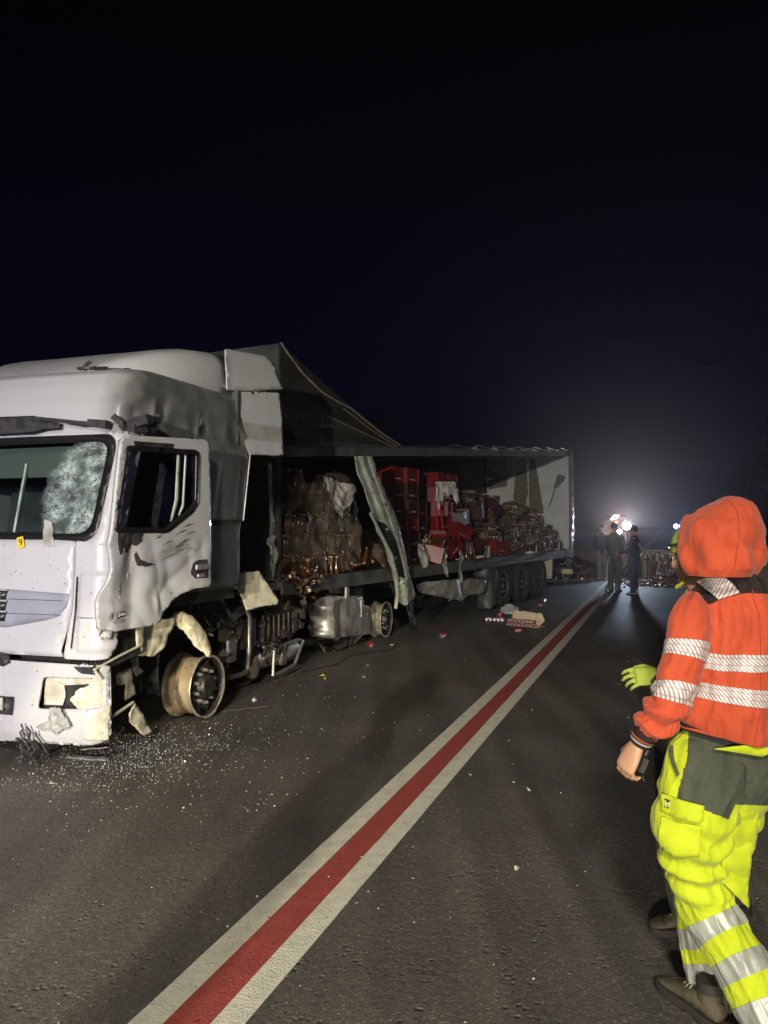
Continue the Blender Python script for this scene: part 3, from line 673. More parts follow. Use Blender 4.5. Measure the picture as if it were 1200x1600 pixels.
part(crumple([(-0.30, 0.50), (-0.24, 0.58), (-0.16, 0.61), (-0.10, 0.655), (-0.04, 0.66), (-0.045, 0.36), (-0.09, 0.30), (-0.13, 0.40), (-0.22, 0.43)], 4, 0.020, 9, 0.016, 0.009), 'crushed_corner', 'cream_paint', solid=0.004)
part(crumple([(-0.17, 0.24), (-0.05, 0.22), (-0.035, 0.47), (-0.10, 0.43), (-0.15, 0.36)], 8, 0.010, 9, 0.056, 0.010), 'rubbed_lit_patch', 'cream_paint', solid=0.004)  # rubbed patch; its cream also stands for the low beam's warm light
# torn grey plastic hanging under the lens with wires
mb = crumple([(-0.41, 0.46), (-0.33, 0.46), (-0.27, 0.37), (-0.24, 0.33), (-0.32, 0.30), (-0.36, 0.27), (-0.40, 0.30), (-0.46, 0.29), (-0.54, 0.31), (-0.43, 0.36)], 2, 0.02, 20, 0.09)
part(mb, 'torn_plastic', 'grey_stripe_paint', solid=0.004)
mb = MB()
for k in range(5):
    x = -0.42 + random.uniform(-.06, .10); z0 = random.uniform(0.27, 0.33); p = [cs(x - 0.2, z0, 0.1)]
    for q in range(6): p.append(p[-1] + V((random.uniform(-.045, .045), random.uniform(-.02, .02), -random.uniform(.015, .05))))
    p = [q for q in p if q.z > 0.02]
    mb.tube(p, random.choice((.004, .007)), 5)
for k in range(34): mb.box(cs(-0.62 + random.uniform(-.09, .10), random.uniform(0.03, 0.2), 0.06), [random.uniform(.01, .035) for _ in range(3)], rot=Matrix.Rotation(random.random() * 3, 3, 'Y') @ Matrix.Rotation(random.random() * 3, 3, 'Z'))
part(mb, 'hanging_wires', 'black_plastic', smooth=False)
mb = MB(); mb.box(cs(-0.845, 0.435, -0.02), (0.18, 0.03, 0.15)); mb.lathe(cs(-0.83, 0.435, 0.0), (0, -1, 0), [(0.0, -.01), (0.03, 0.0), (0.045, 0.012), (0.05, 0.0)], 16)
fg = part(mb, 'fog_light', 'black_plastic'); mb = MB(); mb.box(cs(-0.90, 0.44, 0.02), (0.05, 0.01, 0.09)); mb.build('lamp_lens', 'lens_clear', fg)
mb = plate(both([(-0.93, 0.74), (-0.86, 0.72), (-0.80, 0.755), (-0.84, 0.80), (-0.93, 0.82)]), lambda a, b: cs(a, b, 0.045), 0.06)
part(mb, 'bumper_step', 'black_plastic', solid=0.02)
mb = MB(); mb.box(V((CX, 0.16, 0.5)), (2.3, 0.16, 0.5)); mb.box(V((CX, 0.5, 0.6)), (2.0, 0.7, 0.4)); part(mb, 'front_bulkhead', 'soot')
# yellow number sticker
st = cs(-0.80, 1.625, 0.012)
mb = MB(); mb.box((0, 0, 0), (0.062, 0.003, 0.084), rot=Matrix.Rotation(R(-14), 3, 'Y')); o = part(mb, 'number_sticker', 'sticker'); o.location = st + V((0, -0.004, 0.002))
text_part('9', 0.075, basis(V((math.cos(R(-14)), 0, -math.sin(R(-14)))), V((math.sin(R(-14)), 0, math.cos(R(-14)))), V((0, -1, 0)), V((0.004, -0.004, 0))), 'ink', o, 'digit')
# ---- side behind the door, back wall, floor
part(plate([(0.9, 1.80), (1.74, 1.80), (1.72, 2.47), (0.9, 2.47)], lambda a, b: cs(a, b, 0.006 * nz((a, b, 1), 4) - gauss(a, b, 1.3, 2.2, 0.05, 0.4, 0.012) - gauss(a, b, 1.55, 2.1, 0.04, 0.3, -0.01)), 0.04), 'sleeper_side', 'cab_side_grey', solid=0.02)
part(plate([(0.9, 1.18), (1.75, 1.18), (1.75, 1.80), (0.9, 1.80)], lambda a, b: cs(a, b, -0.008 + 0.008 * nz((a, b, 1), 6)), 0.06), 'side_locker', 'dark_paint', solid=0.02)
mb = MB(); mb.tube([cs(1.73, 2.46, 0.012), cs(1.745, 1.8, 0.012)], 0.008); part(mb, 'side_trim', 'alu')
mb = MB(); mb.box((CX, 2.05, 2.1), (2.36, 0.05, 1.9)); part(mb, 'back_wall', 'dark_paint')
mb = MB(); mb.box((CX - 1.2, 1.1, 1.75), (0.03, 1.8, 1.5)); part(mb, 'far_side_wall', 'white_paint')
mb = MB(); mb.box((CX, 1.15, 1.12), (2.3, 1.75, 0.10)); part(mb, 'cab_floor', 'soot')
# inside: seat, dashboard, wheel, rolled blind, bunk
mb = MB(); mb.box((-0.55, 1.15, 1.45), (0.55, 0.5, 0.25)); mb.box((-0.55, 1.42, 1.85), (0.52, 0.16, 0.75), rot=Matrix.Rotation(R(-8), 3, 'X')); mb.ball((-0.55, 1.45, 2.27), (0.15, 0.06, 0.10), 8)
mb.box((-1.9, 1.15, 1.45), (0.55, 0.5, 0.25)); mb.box((-1.9, 1.42, 1.85), (0.52, 0.16, 0.75), rot=Matrix.Rotation(R(-8), 3, 'X')); part(mb, 'seats', 'interior', bevel=0.04)
mb = MB(); mb.box((CX, 0.42, 1.52), (2.2, 0.36, 0.26), rot=Matrix.Rotation(R(-12), 3, 'X')); mb.box((CX - 0.1, 0.6, 1.45), (0.7, 0.3, 0.5)); part(mb, 'dashboard', 'interior', bevel=0.05)
mb = MB(); mb.tube([V((-0.6 + 0.23 * math.cos(a), 0.72 + 0.16 * math.sin(a), 1.78 + 0.14 * math.sin(a))) for a in [i * math.pi / 12 for i in range(25)]], 0.015, 8, cap=False); mb.tube([(-0.6, 0.55, 1.5), (-0.6, 0.72, 1.78)], 0.03); part(mb, 'steering_wheel', 'black_plastic')
mb = MB(); mb.box((CX - 0.15, 0.46, 2.26), (1.75, 0.02, 0.24)); part(mb, 'sun_blind', 'blind')
mb = MB(); mb.tube([(-1.05, 0.45, 2.25), (-1.07, 0.35, 1.7)], 0.02); part(mb, 'inner_post', 'bare_metal')
mb = MB(); mb.box((CX, 1.9, 2.0), (2.2, 0.3, 0.12)); mb.box((CX, 1.86, 2.35), (2.2, 0.35, 0.25)); part(mb, 'bunk', 'interior', bevel=0.03)

# ---- the dented door, standing a little ajar
def dplace(a, b, off=0.0): return V((0.02 + 0.12 * a + off, a, b))
def ddent(a, b):
    d = 0.003 * nz((a, b, 1), 5)
    low = 1 / (1 + math.exp((b - 1.62) / 0.05))
    d -= gauss(a, b, 0.33, 1.33, 0.16, 0.18, 0.035) + gauss(a, b, 0.62, 1.16, 0.03, 0.08, -0.018) + gauss(a, b, 0.55, 1.22, 0.08, 0.09, 0.022) + gauss(a, b, 0.78, 1.30, 0.16, 0.12, 0.022)
    d -= gauss(a, b, 0.92, 1.55, 0.10, 0.05, 0.02) + gauss(a, b, 0.35, 1.52, 0.05, 0.12, 0.03) + gauss(a, b, 0.22, 1.15, 0.10, 0.03, -0.018)
    d += low * (0.050 * abs(nz((a * 1.7 + b * 1.4, (b - a * 0.7) * 2.6, 3))) + 0.030 * abs(nz((a * 3.4 - b * 1.0, (b + a) * 2.2, 8))) - 0.018)
    # bent lower front edge
    d -= 0.05 * max(0, (0.16 - a) / 0.12) * low
    return d
door_o = [(0.30, 2.423), (1.171, 2.478), (1.215, 2.45), (1.235, 1.87), (1.255, 1.27), (1.215, 1.238), (1.05, 1.236), (0.90, 1.205), (0.78, 1.15), (0.70, 1.07), (0.639, 1.004), (0.536, 0.985), (0.155, 0.985), (0.066, 1.02), (0.042, 1.125), (0.053, 1.214), (0.122, 1.323), (0.157, 1.436), (0.132, 1.621), (0.155, 1.759), (0.225, 2.322), (0.25, 2.39)]
win_o = rnd_poly([(0.288, 2.335), (1.03, 2.368), (1.07, 2.355), (1.062, 1.95), (1.0, 1.875), (0.70, 1.708), (0.179, 1.715)], 0.03, 3)
door = part(plate(door_o, lambda a, b: dplace(a, b, ddent(a, b)), 0.022, [win_o]), 'door', 'white_paint', solid=0.035, angle=55)
# seal of the window: a ring just inside the opening
def shrink(poly, d):
    c = sum((V(p) for p in poly), V((0, 0))) / len(poly); out = []
    for i, p in enumerate(poly):
        a = V(poly[i - 1]); b = V(poly[(i + 1) % len(poly)]); t = (b - a).normalized(); n = V((-t.y, t.x)); p = V(p)
        if n.dot(c - p) < 0: n = -n
        out.append(p + n * d)
    return out
wi = shrink(win_o, 0.028)
plate(shrink(win_o, -0.012), lambda a, b: dplace(a, b, 0.010), 0.04, [wi]).build('window_seal', 'seal', door, solid=0.03)
plate(shrink(win_o, 0.0), lambda a, b: dplace(a, b, -0.02), 0.12).build('window_pane', 'side_glass', door)
mb = plate([(0.845, 2.35), (0.885, 2.352), (0.865, 1.95), (0.80, 1.80), (0.765, 1.785), (0.82, 1.96)], lambda a, b: dplace(a, b, -0.012), 0.05); mb.build('window_divider', 'green_post', door, solid=0.02)
mb = plate([(0.935, 2.355), (0.955, 2.356), (0.925, 1.90), (0.875, 1.842), (0.86, 1.835), (0.905, 1.93)], lambda a, b: dplace(a, b, -0.012), 0.05); mb.build('window_divider', 'white_paint', door, solid=0.02)
mb = plate(rnd_poly([(0.985, 1.36), (1.018, 1.445), (1.07, 1.468), (1.195, 1.472), (1.203, 1.315), (1.035, 1.318)], 0.02), lambda a, b: dplace(a, b, ddent(a, b) + 0.003 - 0.0), 0.03)
hd = mb.build('door_handle', 'black_plastic', door)
mb = MB(); mb.box(dplace(1.10, 1.41, 0.02), (0.02, 0.17, 0.045)); mb.box(dplace(1.10, 1.34, 0.012), (0.02, 0.10, 0.03)); mb.build('handle_lever', 'alu', hd, bevel=0.006)
# scraped, torn top strip of the door and tear under the window
mb = plate([(0.35, 2.385), (0.78, 2.405), (0.77, 2.362), (0.36, 2.350)], lambda a, b: dplace(a, b, 0.004 + ddent(a, b) + 0.004 * nz((a, b, 2), 20)), 0.02); mb.build('scraped_strip', 'burnt_metal', door)
mb = plate([(0.20, 1.70), (0.45, 1.70), (0.44, 1.64), (0.40, 1.60), (0.36, 1.62), (0.34, 1.55), (0.27, 1.57), (0.22, 1.54)], lambda a, b: dplace(a, b, 0.006 + ddent(a, b) + 0.01 * nz((a, b, 2), 20)), 0.02, jag=0.006); mb.build('torn_hole', 'soot', door)
mb = plate([(0.40, 1.58), (0.44, 1.50), (0.52, 1.47), (0.60, 1.455), (0.50, 1.44), (0.43, 1.45), (0.40, 1.52)], lambda a, b: dplace(a, b, 0.004 + ddent(a, b)), 0.015, jag=0.005); mb.build('scrape_mark', 'burnt_metal', door)
for k in range(22):
    a0 = random.uniform(0.55, 1.0); b0 = random.uniform(1.50, 1.78) - (1.0 - a0) * 0.15; l_ = random.uniform(0.04, 0.2); w = random.uniform(0.0015, 0.005)
    if a0 + l_ > 1.22: l_ = 0.05
    q = [(a0, b0), (a0 + l_ * .5, b0 + l_ * .20 + w), (a0 + l_, b0 + l_ * 0.28), (a0 + l_ * .5, b0 + l_ * .20 - w)]
    mb = plate(q, lambda a, b: dplace(a, b, 0.0025 + ddent(a, b)), 0.02); mb.build('scratch', 'burnt_metal', door)
# badge on the foot of the door
dx = (dplace(1, 1) - dplace(0, 1)).normalized(); dn = V((dx.y, -dx.x, 0))
bm_ = lambda a, b, off=0.012: basis(dx, V((0, 0, 1)), dn, dplace(a, b, ddent(a, b) + off))
text_part('4 5', 0.075, bm_(0.155, 1.095), 'grey_panel', door, shear=0.25)
mb = plate(rnd_poly([(0.195, 1.078), (0.285, 1.086), (0.285, 1.128), (0.205, 1.12)], 0.01), lambda a, b: dplace(a, b, ddent(a, b) + 0.006), 0.03); bg_ = mb.build('badge', 'ink', door)
text_part('0', 0.045, bm_(0.215, 1.102, 0.014), 'print_white', door, shear=0.2)
text_part('dxi', 0.035, bm_(0.256, 1.106, 0.014), 'print_white', door, shear=0.2)
mb = plate(rnd_poly([(0.165, 1.040), (0.272, 1.050), (0.272, 1.074), (0.165, 1.064)], 0.006), lambda a, b: dplace(a, b, ddent(a, b) + 0.006), 0.03); mb.build('badge', 'grey_panel', door)
# crushed corner at the door's foot
mb = plate([(0.04, 1.02), (0.13, 1.0), (0.19, 0.985), (0.12, 0.935), (0.06, 0.945)], lambda a, b: dplace(a, b, 0.03 * noise.fractal(V((a * 20, b * 20, 1)), 0.8, 2, 3)), 0.014, jag=0.004); part(mb, 'crushed_sill', 'white_paint', solid=0.005)

# ---- step, torn mudguards, brackets
sp_ = lambda a, b, x=-0.1: V((x, a, b))
mb = MB(); mb.box((-0.17, 0.30, 0.755), (0.30, 0.52, 0.05), rot=Matrix.Rotation(R(8), 3, 'X'))
stp = part(mb, 'entry_step', 'black_plastic')
mb = MB()
for i in range(8):
    for j in range(9): mb.box((-0.30 + 0.037 * i, 0.07 + 0.057 * j, 0.785 + (0.057 * j - 0.23) * 0.14), (0.010, 0.032, 0.022), top=(0.4, 0.5))
mb.build('step_teeth', 'burnt_metal', stp)
mb = MB(); mb.tube([(-0.02, 0.04, 0.73), (-0.01, 0.30, 0.79), (-0.02, 0.56, 0.83)], 0.010); mb.tube([(-0.02, 0.05, 0.72), (0.0, 0.09, 0.66)], 0.012); mb.tube([(-0.03, 0.14, 0.70), (-0.03, 0.15, 0.55), (-0.03, 0.13, 0.40)], 0.006)
mb.build('step_rail', 'cream_paint', stp)
def torn(poly, name, m_, x=-0.1, curve=0.0, amp=0.01, sc=8, solid=0.008, jag=0.006, res=0.025, c0=None, sh=0.0, **kw):
    c = c0 or (sum(p[0] for p in poly) / len(poly))
    mb = plate(poly, lambda a, b: V((x + curve * (a - c) ** 2 + sh * (a - c) + amp * noise.fractal(V((a * sc, b * sc, x)), 0.8, 2, 3), a, b)), res, jag=jag)
    return part(mb, name, m_, solid=solid, **kw)
torn([(0.50, 0.99), (0.60, 1.0), (0.72, 1.0), (0.93, 1.0), (0.98, 0.97), (0.94, 0.89), (0.868, 0.78), (0.78, 0.705), (0.65, 0.73), (0.547, 0.759), (0.50, 0.85)], 'torn_mudguard', 'cream_paint', -0.06, amp=0.03, sc=6, sh=0.25)
torn([(0.50, 0.96), (0.60, 0.98), (0.60, 0.78), (0.52, 0.76)], 'mudguard_bracket', 'cream_paint', -0.02, amp=0.008)
mb = MB()
fib = [(0.97, 0.955, .02), (1.05, 0.975, .06), (1.13, 0.93, .075), (1.20, 0.85, .085), (1.26, 0.76, .08), (1.29, 0.69, .055), (1.27, 0.64, .015)]
rg, _ = loft([(-0.05 + 0.03 * i, a, b, r_ * 0.45, r_) for i, (a, b, r_) in enumerate(fib)], (1, 0, 0), 20, 5, disp=lambda u, v, l: 0.015 * noise.fractal(V((math.cos(u) * 2, math.sin(u) * 2, l * 12)), 0.8, 2, 3)); mb.rings(rg)
part(mb, 'torn_insulation', 'fibre')
torn([(0.40, 0.62), (0.44, 0.64), (0.587, 0.650), (0.60, 0.54), (0.63, 0.43), (0.50, 0.41), (0.51, 0.53), (0.42, 0.55)], 'torn_flap', 'cream_paint', -0.12, amp=0.012)
torn([(0.56, 0.73), (0.63, 0.73), (0.66, 0.63), (0.70, 0.60), (0.62, 0.57), (0.57, 0.63)], 'torn_bracket', 'cab_side_grey', -0.10, amp=0.012)
torn([(0.42, 0.335), (0.50, 0.40), (0.60, 0.27), (0.72, 0.12), (0.60, 0.13), (0.52, 0.19), (0.44, 0.27)], 'broken_fairing', 'cream_paint', -0.02, amp=0.015)
mb = MB(); mb.tube([(-0.02, 0.10, 0.33), (0.0, 0.28, 0.38), (-0.02, 0.47, 0.41)], 0.012); mb.tube([(-0.03, 0.16, 0.62), (-0.03, 0.145, 0.35)], 0.006); part(mb, 'fairing_stay', 'cream_paint')
mb = MB(); mb.ball((-0.45, 0.62, 0.28), (0.12, 0.16, 0.14), 8); mb.box((-0.5, 0.35, 0.35), (0.5, 0.5, 0.3)); part(mb, 'horn_housing', 'soot')
torn([(2.20, 1.281), (2.56, 1.292), (2.60, 1.25), (2.84, 0.97), (2.82, 0.93), (2.62, 0.93), (2.40, 0.905), (2.36, 1.0), (2.30, 1.10)], 'rear_mudguard', 'cream_paint', -0.12, amp=0.004, sh=0.30, jag=0.003)
# black plastic lining of the arch, cables
mb = MB(); rings = []
for i in range(15):
    a = R(-20 + 200 * i / 14 * 0.92); y = 1.62 - 0.62 * math.cos(a); z = 0.55 + 0.62 * math.sin(a)
    rings.append([V((x, y + 0.03 * nz((x * 6, i, 1)), z + 0.04 * nz((x * 5, i * 0.8, 4)))) for x in [-0.18 - 0.06 * j for j in range(10)]])
mb.rings(rings, 0, False, False); part(mb, 'arch_liner', 'soot', solid=0.01)
mb = MB()
for k in range(26):
    y0 = random.uniform(1.15, 2.05); z0 = random.uniform(0.85, 1.2); x0 = random.uniform(-0.45, -0.12); p = [V((x0, y0, z0))]
    for q in range(6): p.append(p[-1] + V((random.uniform(-.05, .05), random.uniform(-.05, .13), random.uniform(-.10, .06))))
    mb.tube(p, random.choice((0.004, 0.007, 0.012)), 5)
part(mb, 'loose_cables', 'black_plastic')

# ---- wheel rims
def rim(parent, c, r, w, name='wheel_rim', tan='rim_tan', broken=True, ax=(1, 0, 0), tyre=None):
    mb = MB(); n = 72; c = V(c); ax = V(ax).normalized()
    prof = [(r * 0.80, -w), (r * 0.985, -w), (r * 1.0, -w + 0.012), (r * 0.985, -w + 0.022), (r * 0.90, -w + 0.04), (r * 0.885, -w + 0.07), (r * 0.86, -w + 0.10), (r * 0.86, -0.09), (r * 0.885, -0.06), (r * 0.895, -0.035), (r * 0.985, -0.018), (r * 1.0, -0.008), (r * 0.985, 0.002), (r * 0.90, -0.006), (r * 0.86, -0.04), (r * 0.85, -w * 0.5)]
    x = ax.orthogonal().normalized(); x = V((0, 0, 1)) - ax * ax.z; x.normalize(); y = ax.cross(x); rings = []
    for rr, h in prof:
        ring = []
        for k in range(n):
            a = 2 * math.pi * k / n; q = rr
            if broken and h > -0.03 and rr > r * 0.9:
                q -= r * 0.07 * max(0, nz((math.cos(a) * 2.2, math.sin(a) * 2.2, 1.3))) + r * 0.05 * max(0, math.cos(a * 3 + 0.6) - 0.4) * (1 if math.sin(a) < 0.2 else 0)
            ring.append(c + ax * h + (x * math.cos(a) + y * math.sin(a)) * q)
        rings.append(ring)
    mb.rings(rings, 0, False, matf=lambda i, k, p: 1 if (i < 4 or 9 <= i <= 12) else (2 if i > 12 else 0))
    ro = mb.build(name, [tan, 'rim_edge', 'hub_dark'], parent)
    mb = MB(); mb.lathe(c, ax, [(r * 0.86, -w * 0.5), (r * 0.80, -0.06), (r * 0.66, -0.035), (r * 0.58, -0.05), (r * 0.40, -0.045), (r * 0.37, -0.01), (r * 0.33, 0.02), (r * 0.20, 0.03), (0, 0.03)], 48)
    mb.build('hub', 'hub_dark', ro)
    for k in range(10):
        a = 2 * math.pi * k / 10; d = x * math.cos(a) + y * math.sin(a)
        nb = MB(); nb.lathe(c + d * r * 0.50 - ax * 0.048, ax, [(0.024, 0), (0.024, 0.012), (0.017, 0.014), (0.016, 0.045), (0.011, 0.05), (0, 0.05)], 8)
        nb.build('wheel_nut', 'bare_metal', ro)
    for k in range(10):
        a = 2 * math.pi * (k + 0.5) / 10; d = x * math.cos(a) + y * math.sin(a)
        nb = MB(); nb.lathe(c + d * r * 0.74 - ax * 0.042, ax, [(0, 0.006), (0.030, 0.006), (0.034, 0.0), (0.03, -0.004)], 12)
        nb.build('vent_hole', 'seal', ro)
    return ro
rim(tractor, (-0.10, 1.62, 0.305), 0.29, 0.30)
mb = MB(); mb.tube([(-0.35, 1.62, 0.31), (-2.1, 1.62, 0.31)], 0.07); mb.box((-0.55, 1.62, 0.32), (0.14, 0.25, 0.25)); mb.lathe((-0.42, 1.62, 0.305), (1, 0, 0), [(0.0, 0), (0.2, 0), (0.21, 0.05), (0.2, 0.1)], 24); part(mb, 'front_axle', 'burnt_metal')
rim(tractor, (-2.1, 1.62, 0.305), 0.29, 0.28, ax=(-1, 0, 0))
# rear rim: bare ring standing by the box
rim_r = rim(tractor, (-0.33, 7.02, 0.285), 0.283, 0.20, broken=False, tan='rim_edge')
mb = MB(); mb.tube([(-0.4, 7.02, 0.32), (-2.0, 7.02, 0.32)], 0.09); mb.ball((-1.2, 7.02, 0.33), 0.2, 8); part(mb, 'rear_axle', 'burnt_metal')
rim(tractor, (-2.1, 7.02, 0.285), 0.283, 0.20, broken=False, ax=(-1, 0, 0))
# ---- chassis and what hangs from it
mb = MB()
for x in (-0.85, -1.65): mb.box((x, 4.0, 0.80), (0.08, 7.0, 0.25))
for y in (0.7, 2.6, 4.4, 6.2, 7.3): mb.box((CX, y, 0.80), (0.75, 0.12, 0.2))
mb.box((CX, 1.4, 0.75), (0.9, 1.6, 0.75)); mb.box((CX, 2.5, 0.55), (0.5, 1.2, 0.4)); part(mb, 'chassis', 'soot', bevel=0.02)
mb = MB(); mb.tube([(-0.40, 2.70, 0.98), (-0.32, 2.74, 0.80), (-0.33, 2.75, 0.45), (-0.34, 2.745, 0.25), (-0.36, 2.66, 0.205), (-0.4, 2.46, 0.205)], 0.026, 10); part(mb, 'bent_pipe', 'bare_metal')
mb = MB(); mb.tube([(-0.35, 3.10, 0.43), (-0.34, 3.25, 0.43), (-0.33, 3.31, 0.36), (-0.33, 3.28, 0.09), (-0.33, 3.40, 0.085), (-0.33, 3.82, 0.115), (-0.33, 4.05, 0.37), (-0.33, 3.9, 0.40), (-0.34, 3.52, 0.385), (-0.35, 3.1, 0.30)], 0.02, 8); part(mb, 'tube_guard', 'bare_metal')
mb = MB(); mb.lathe((-0.60, 3.22, 0.26), (0.1, 1, 0), [(0, 0), (0.10, 0.01), (0.14, 0.05), (0.145, 0.5), (0.14, 0.85), (0.1, 0.9), (0, 0.91)], 24); part(mb, 'air_tank', 'alu')
mb = MB(); mb.lathe((-0.42, 3.0, 0.22), (1, 0.2, 0), [(0.12, -0.05), (0.13, 0), (0.12, 0.03), (0.05, 0.04), (0, 0.04)], 20); part(mb, 'brake_chamber', 'rim_edge'); mb = MB(); mb.lathe((-0.45, 3.75, 0.24), (1, 0.2, 0), [(0.12, -0.05), (0.13, 0), (0.12, 0.03), (0.05, 0.04), (0, 0.04)], 20); part(mb, 'brake_chamber', 'rim_edge')
mb = MB(); mb.box((-0.62, 2.45, 0.30), (0.3, 0.25, 0.35)); mb.box((-0.5, 2.75, 0.62), (0.35, 0.3, 0.3)); mb.box((-0.55, 3.5, 0.62), (0.4, 0.8, 0.3))
for k in range(6): mb.box((-0.34, 3.2 + 0.12 * k, 0.62), (0.03, 0.04, 0.26))
part(mb, 'battery_box', 'burnt_metal', bevel=0.01)
mb = MB()
for k in range(34):
    y0 = random.uniform(2.3, 4.2); z0 = random.uniform(0.35, 0.95); x0 = random.uniform(-0.45, -0.3)
    mb.box((x0, y0, z0), [random.uniform(.02, .12) for _ in range(3)], rot=Matrix.Rotation(random.random() * 3, 3, 'Y') @ Matrix.Rotation(random.random() * 3, 3, 'X'))
    p = [V((x0, y0, z0))]
    for q in range(5): p.append(p[-1] + V((random.uniform(-.04, .04), random.uniform(-.08, .12), random.uniform(-.10, .06))))
    mb.tube(p, random.choice((0.005, 0.009, 0.014)), 5)
part(mb, 'torn_fittings', 'burnt_metal', smooth=False)
mb = MB(); mb.box((-0.36, 2.52, 0.85), (0.06, 0.28, 0.10), rot=Matrix.Rotation(0.3, 3, 'X')); part(mb, 'bent_bracket', 'bare_metal'); mb = MB(); mb.box((-0.30, 2.35, 0.50), (0.03, 0.14, 0.22)); part(mb, 'bent_bracket', 'bare_metal')
# dented metal box before the rear wheel
bx = plate(rnd_poly([(5.05, 0.80), (5.95, 0.745), (6.05, 0.74), (6.12, 0.60), (6.30, 0.57), (6.42, 0.135), (5.0, 0.27), (5.02, 0.50), (4.95, 0.66)], 0.03), lambda a, b: V((-0.35 + 0.02 * noise.fractal(V((a * 3, b * 3, 2)), 0.8, 2, 3) - gauss(a, b, 5.3, 0.5, 0.12, 0.3, 0.06), a, b)), 0.05)
part(bx, 'metal_box', 'alu', solid=0.35, angle=35)
mb = MB(); mb.box((-0.345, 5.45, 0.86), (0.03, 0.09, 0.20)); mb.box((-0.345, 6.0, 0.56), (0.03, 0.08, 0.24)); part(mb, 'box_strap', 'bare_metal')
mb = plate([(5.0, 0.98), (6.2, 0.88), (6.2, 0.74), (5.0, 0.86)], lambda a, b: V((-0.4 + 0.02 * nz((a, b, 1), 4), a, b)), 0.08); part(mb, 'chassis_cover', 'burnt_metal', solid=0.02)
mb = plate([(5.3, 0.25), (6.1, 0.17), (5.95, 0.03), (5.6, 0.01), (5.4, 0.06)], lambda a, b: V((-0.5 + 0.06 * nz((a, b, 1), 6), a, b)), 0.04, jag=0.01); part(mb, 'dark_ragged_sheet', 'dark_paint', solid=0.01)
mb = MB(); mb.tube([(-0.3, 3.9, 0.02), (-0.1, 4.5, 0.012), (-0.2, 5.2, 0.012), (0.15, 5.9, 0.012), (0.05, 6.4, 0.012)], 0.008, 6); part(mb, 'trailing_hose', 'black_plastic')

# ================================================================== THE SEMI-TRAILER
TR_O = V((-1.24, 9.33, 0)); TR_A = R(28)
trailer = empty('semi_trailer', TR_O, -TR_A, 'burst-open curtain trailer with sagging roof behind the wrecked cab', 'trailer')
TX = V((math.cos(TR_A), -math.sin(TR_A), 0)); TY = V((math.sin(TR_A), math.cos(TR_A), 0))
def TW(x, y, z): return TR_O + TX * x + TY * y + V((0, 0, z))
def tpart(mb, name, mats, parent=None, **kw): return mb.build(name, mats, parent or trailer, **kw)
W = 2.48
def rail(y): return 2.66 + 0.0815 * y
mb = MB(); mb.box((-W / 2, 6.8, 1.03), (W, 13.6, 0.12)); tpart(mb, 'deck', 'deck', bevel=0.01)
for x in (0.01, -W - 0.01):
    mb = MB(); mb.box((x, 6.8, 1.01), (0.03, 13.6, 0.19)); tpart(mb, 'side_rave', 'dark_paint')
mb = MB()
for x in (-0.8, -1.68): mb.box((x, 7.2, 0.83), (0.10, 12.6, 0.28))
for k in range(14): mb.box((-W / 2, 0.5 + k * 0.98, 0.93), (2.3, 0.06, 0.08))
tpart(mb, 'chassis', 'soot')
# roof rails: one sloping beam each side, with small dents
for x in (-0.04, -W + 0.04):
    mb = MB(); rings = []
    for i in range(60):
        y = 13.75 * i / 59; z = rail(y) + 0.012 * nz((y * 1.3, x, 4)); dx = 0.012 * nz((y * 1.1, x, 9))
        rings.append([V((x + sx_ * 0.035 + dx, y, z + sz * 0.068)) for sx_, sz in ((-1, -1), (1, -1), (1, 1), (-1, 1))])
    mb.rings(rings); tpart(mb, 'roof_rail', 'dark_paint')
mb = MB(); mb.box((-W / 2, -0.03, 2.52), (W, 0.06, 2.86)); tpart(mb, 'front_wall', 'dark_paint')
mb = plate([(-0.27, 2.50), (-0.20, 2.50), (-0.13, 1.9), (-0.085, 1.46), (-0.21, 1.46), (-0.24, 1.9)], lambda a, b: V((0.0 + 0.05 * nz((a * 2, b, 1), 3), a, b)), 0.04, jag=0.004); tpart(mb, 'bent_front_post', 'green_post', solid=0.02)
mb = plate([(-0.62, 2.45), (-0.38, 2.40), (-0.36, 1.5), (-0.55, 1.3)], lambda a, b: V((-0.1 + 0.05 * nz((a * 2, b, 1), 3), a, b)), 0.06, jag=0.01); tpart(mb, 'torn_curtain', 'tarp', solid=0.01)
mb = plate([(-0.32, 1.60), (-0.22, 1.66), (-0.16, 1.42), (-0.19, 1.10), (-0.25, 1.15)], lambda a, b: V((0.05 + 0.05 * nz((a * 2, b, 1), 8), a, b)), 0.03, jag=0.01); tpart(mb, 'torn_curtain', 'green_post', solid=0.01)
# the roof sheet: hanging from the top of the front wall down to the rail, then lying along it in folds
def edge(y): return lerp_t(y, [(-0.06, 3.95), (0.1, 3.84), (0.41, 3.66), (0.86, 3.49), (1.25, 3.42), (1.6, 3.38), (2.34, 3.17), (3.11, rail(3.11) + 0.08), (14, rail(14) + 0.08)])
mb = MB(); rows = []
for i in range(150):
    y = -0.06 + 13.7 * (i / 149) ** 1.25; row = []
    for j in range(25):
        x = 0.0 - W * j / 24; f = math.sin(math.pi * j / 24)
        z = edge(y) - 0.10 * f * (1 if y < 3 else 0.5) + 0.03 * nz((x * 2, y * 1.5, 3)) * (0.3 + f)
        if y > 3.1: z += 0.05 * abs(math.sin(y * 2.6 + 0.5 * nz((x, y, 2)))) ** 3 * (1 - f * 0.5) * (1.0 if y > 5 else 0.3) + 0.015 * nz((x, y * 5, 1))
        row.append(V((x, y, z)))
    rows.append(row)
mb.rings(rows, 0, False, False); tpart(mb, 'roof_sheet', 'tarp', solid=0.01)
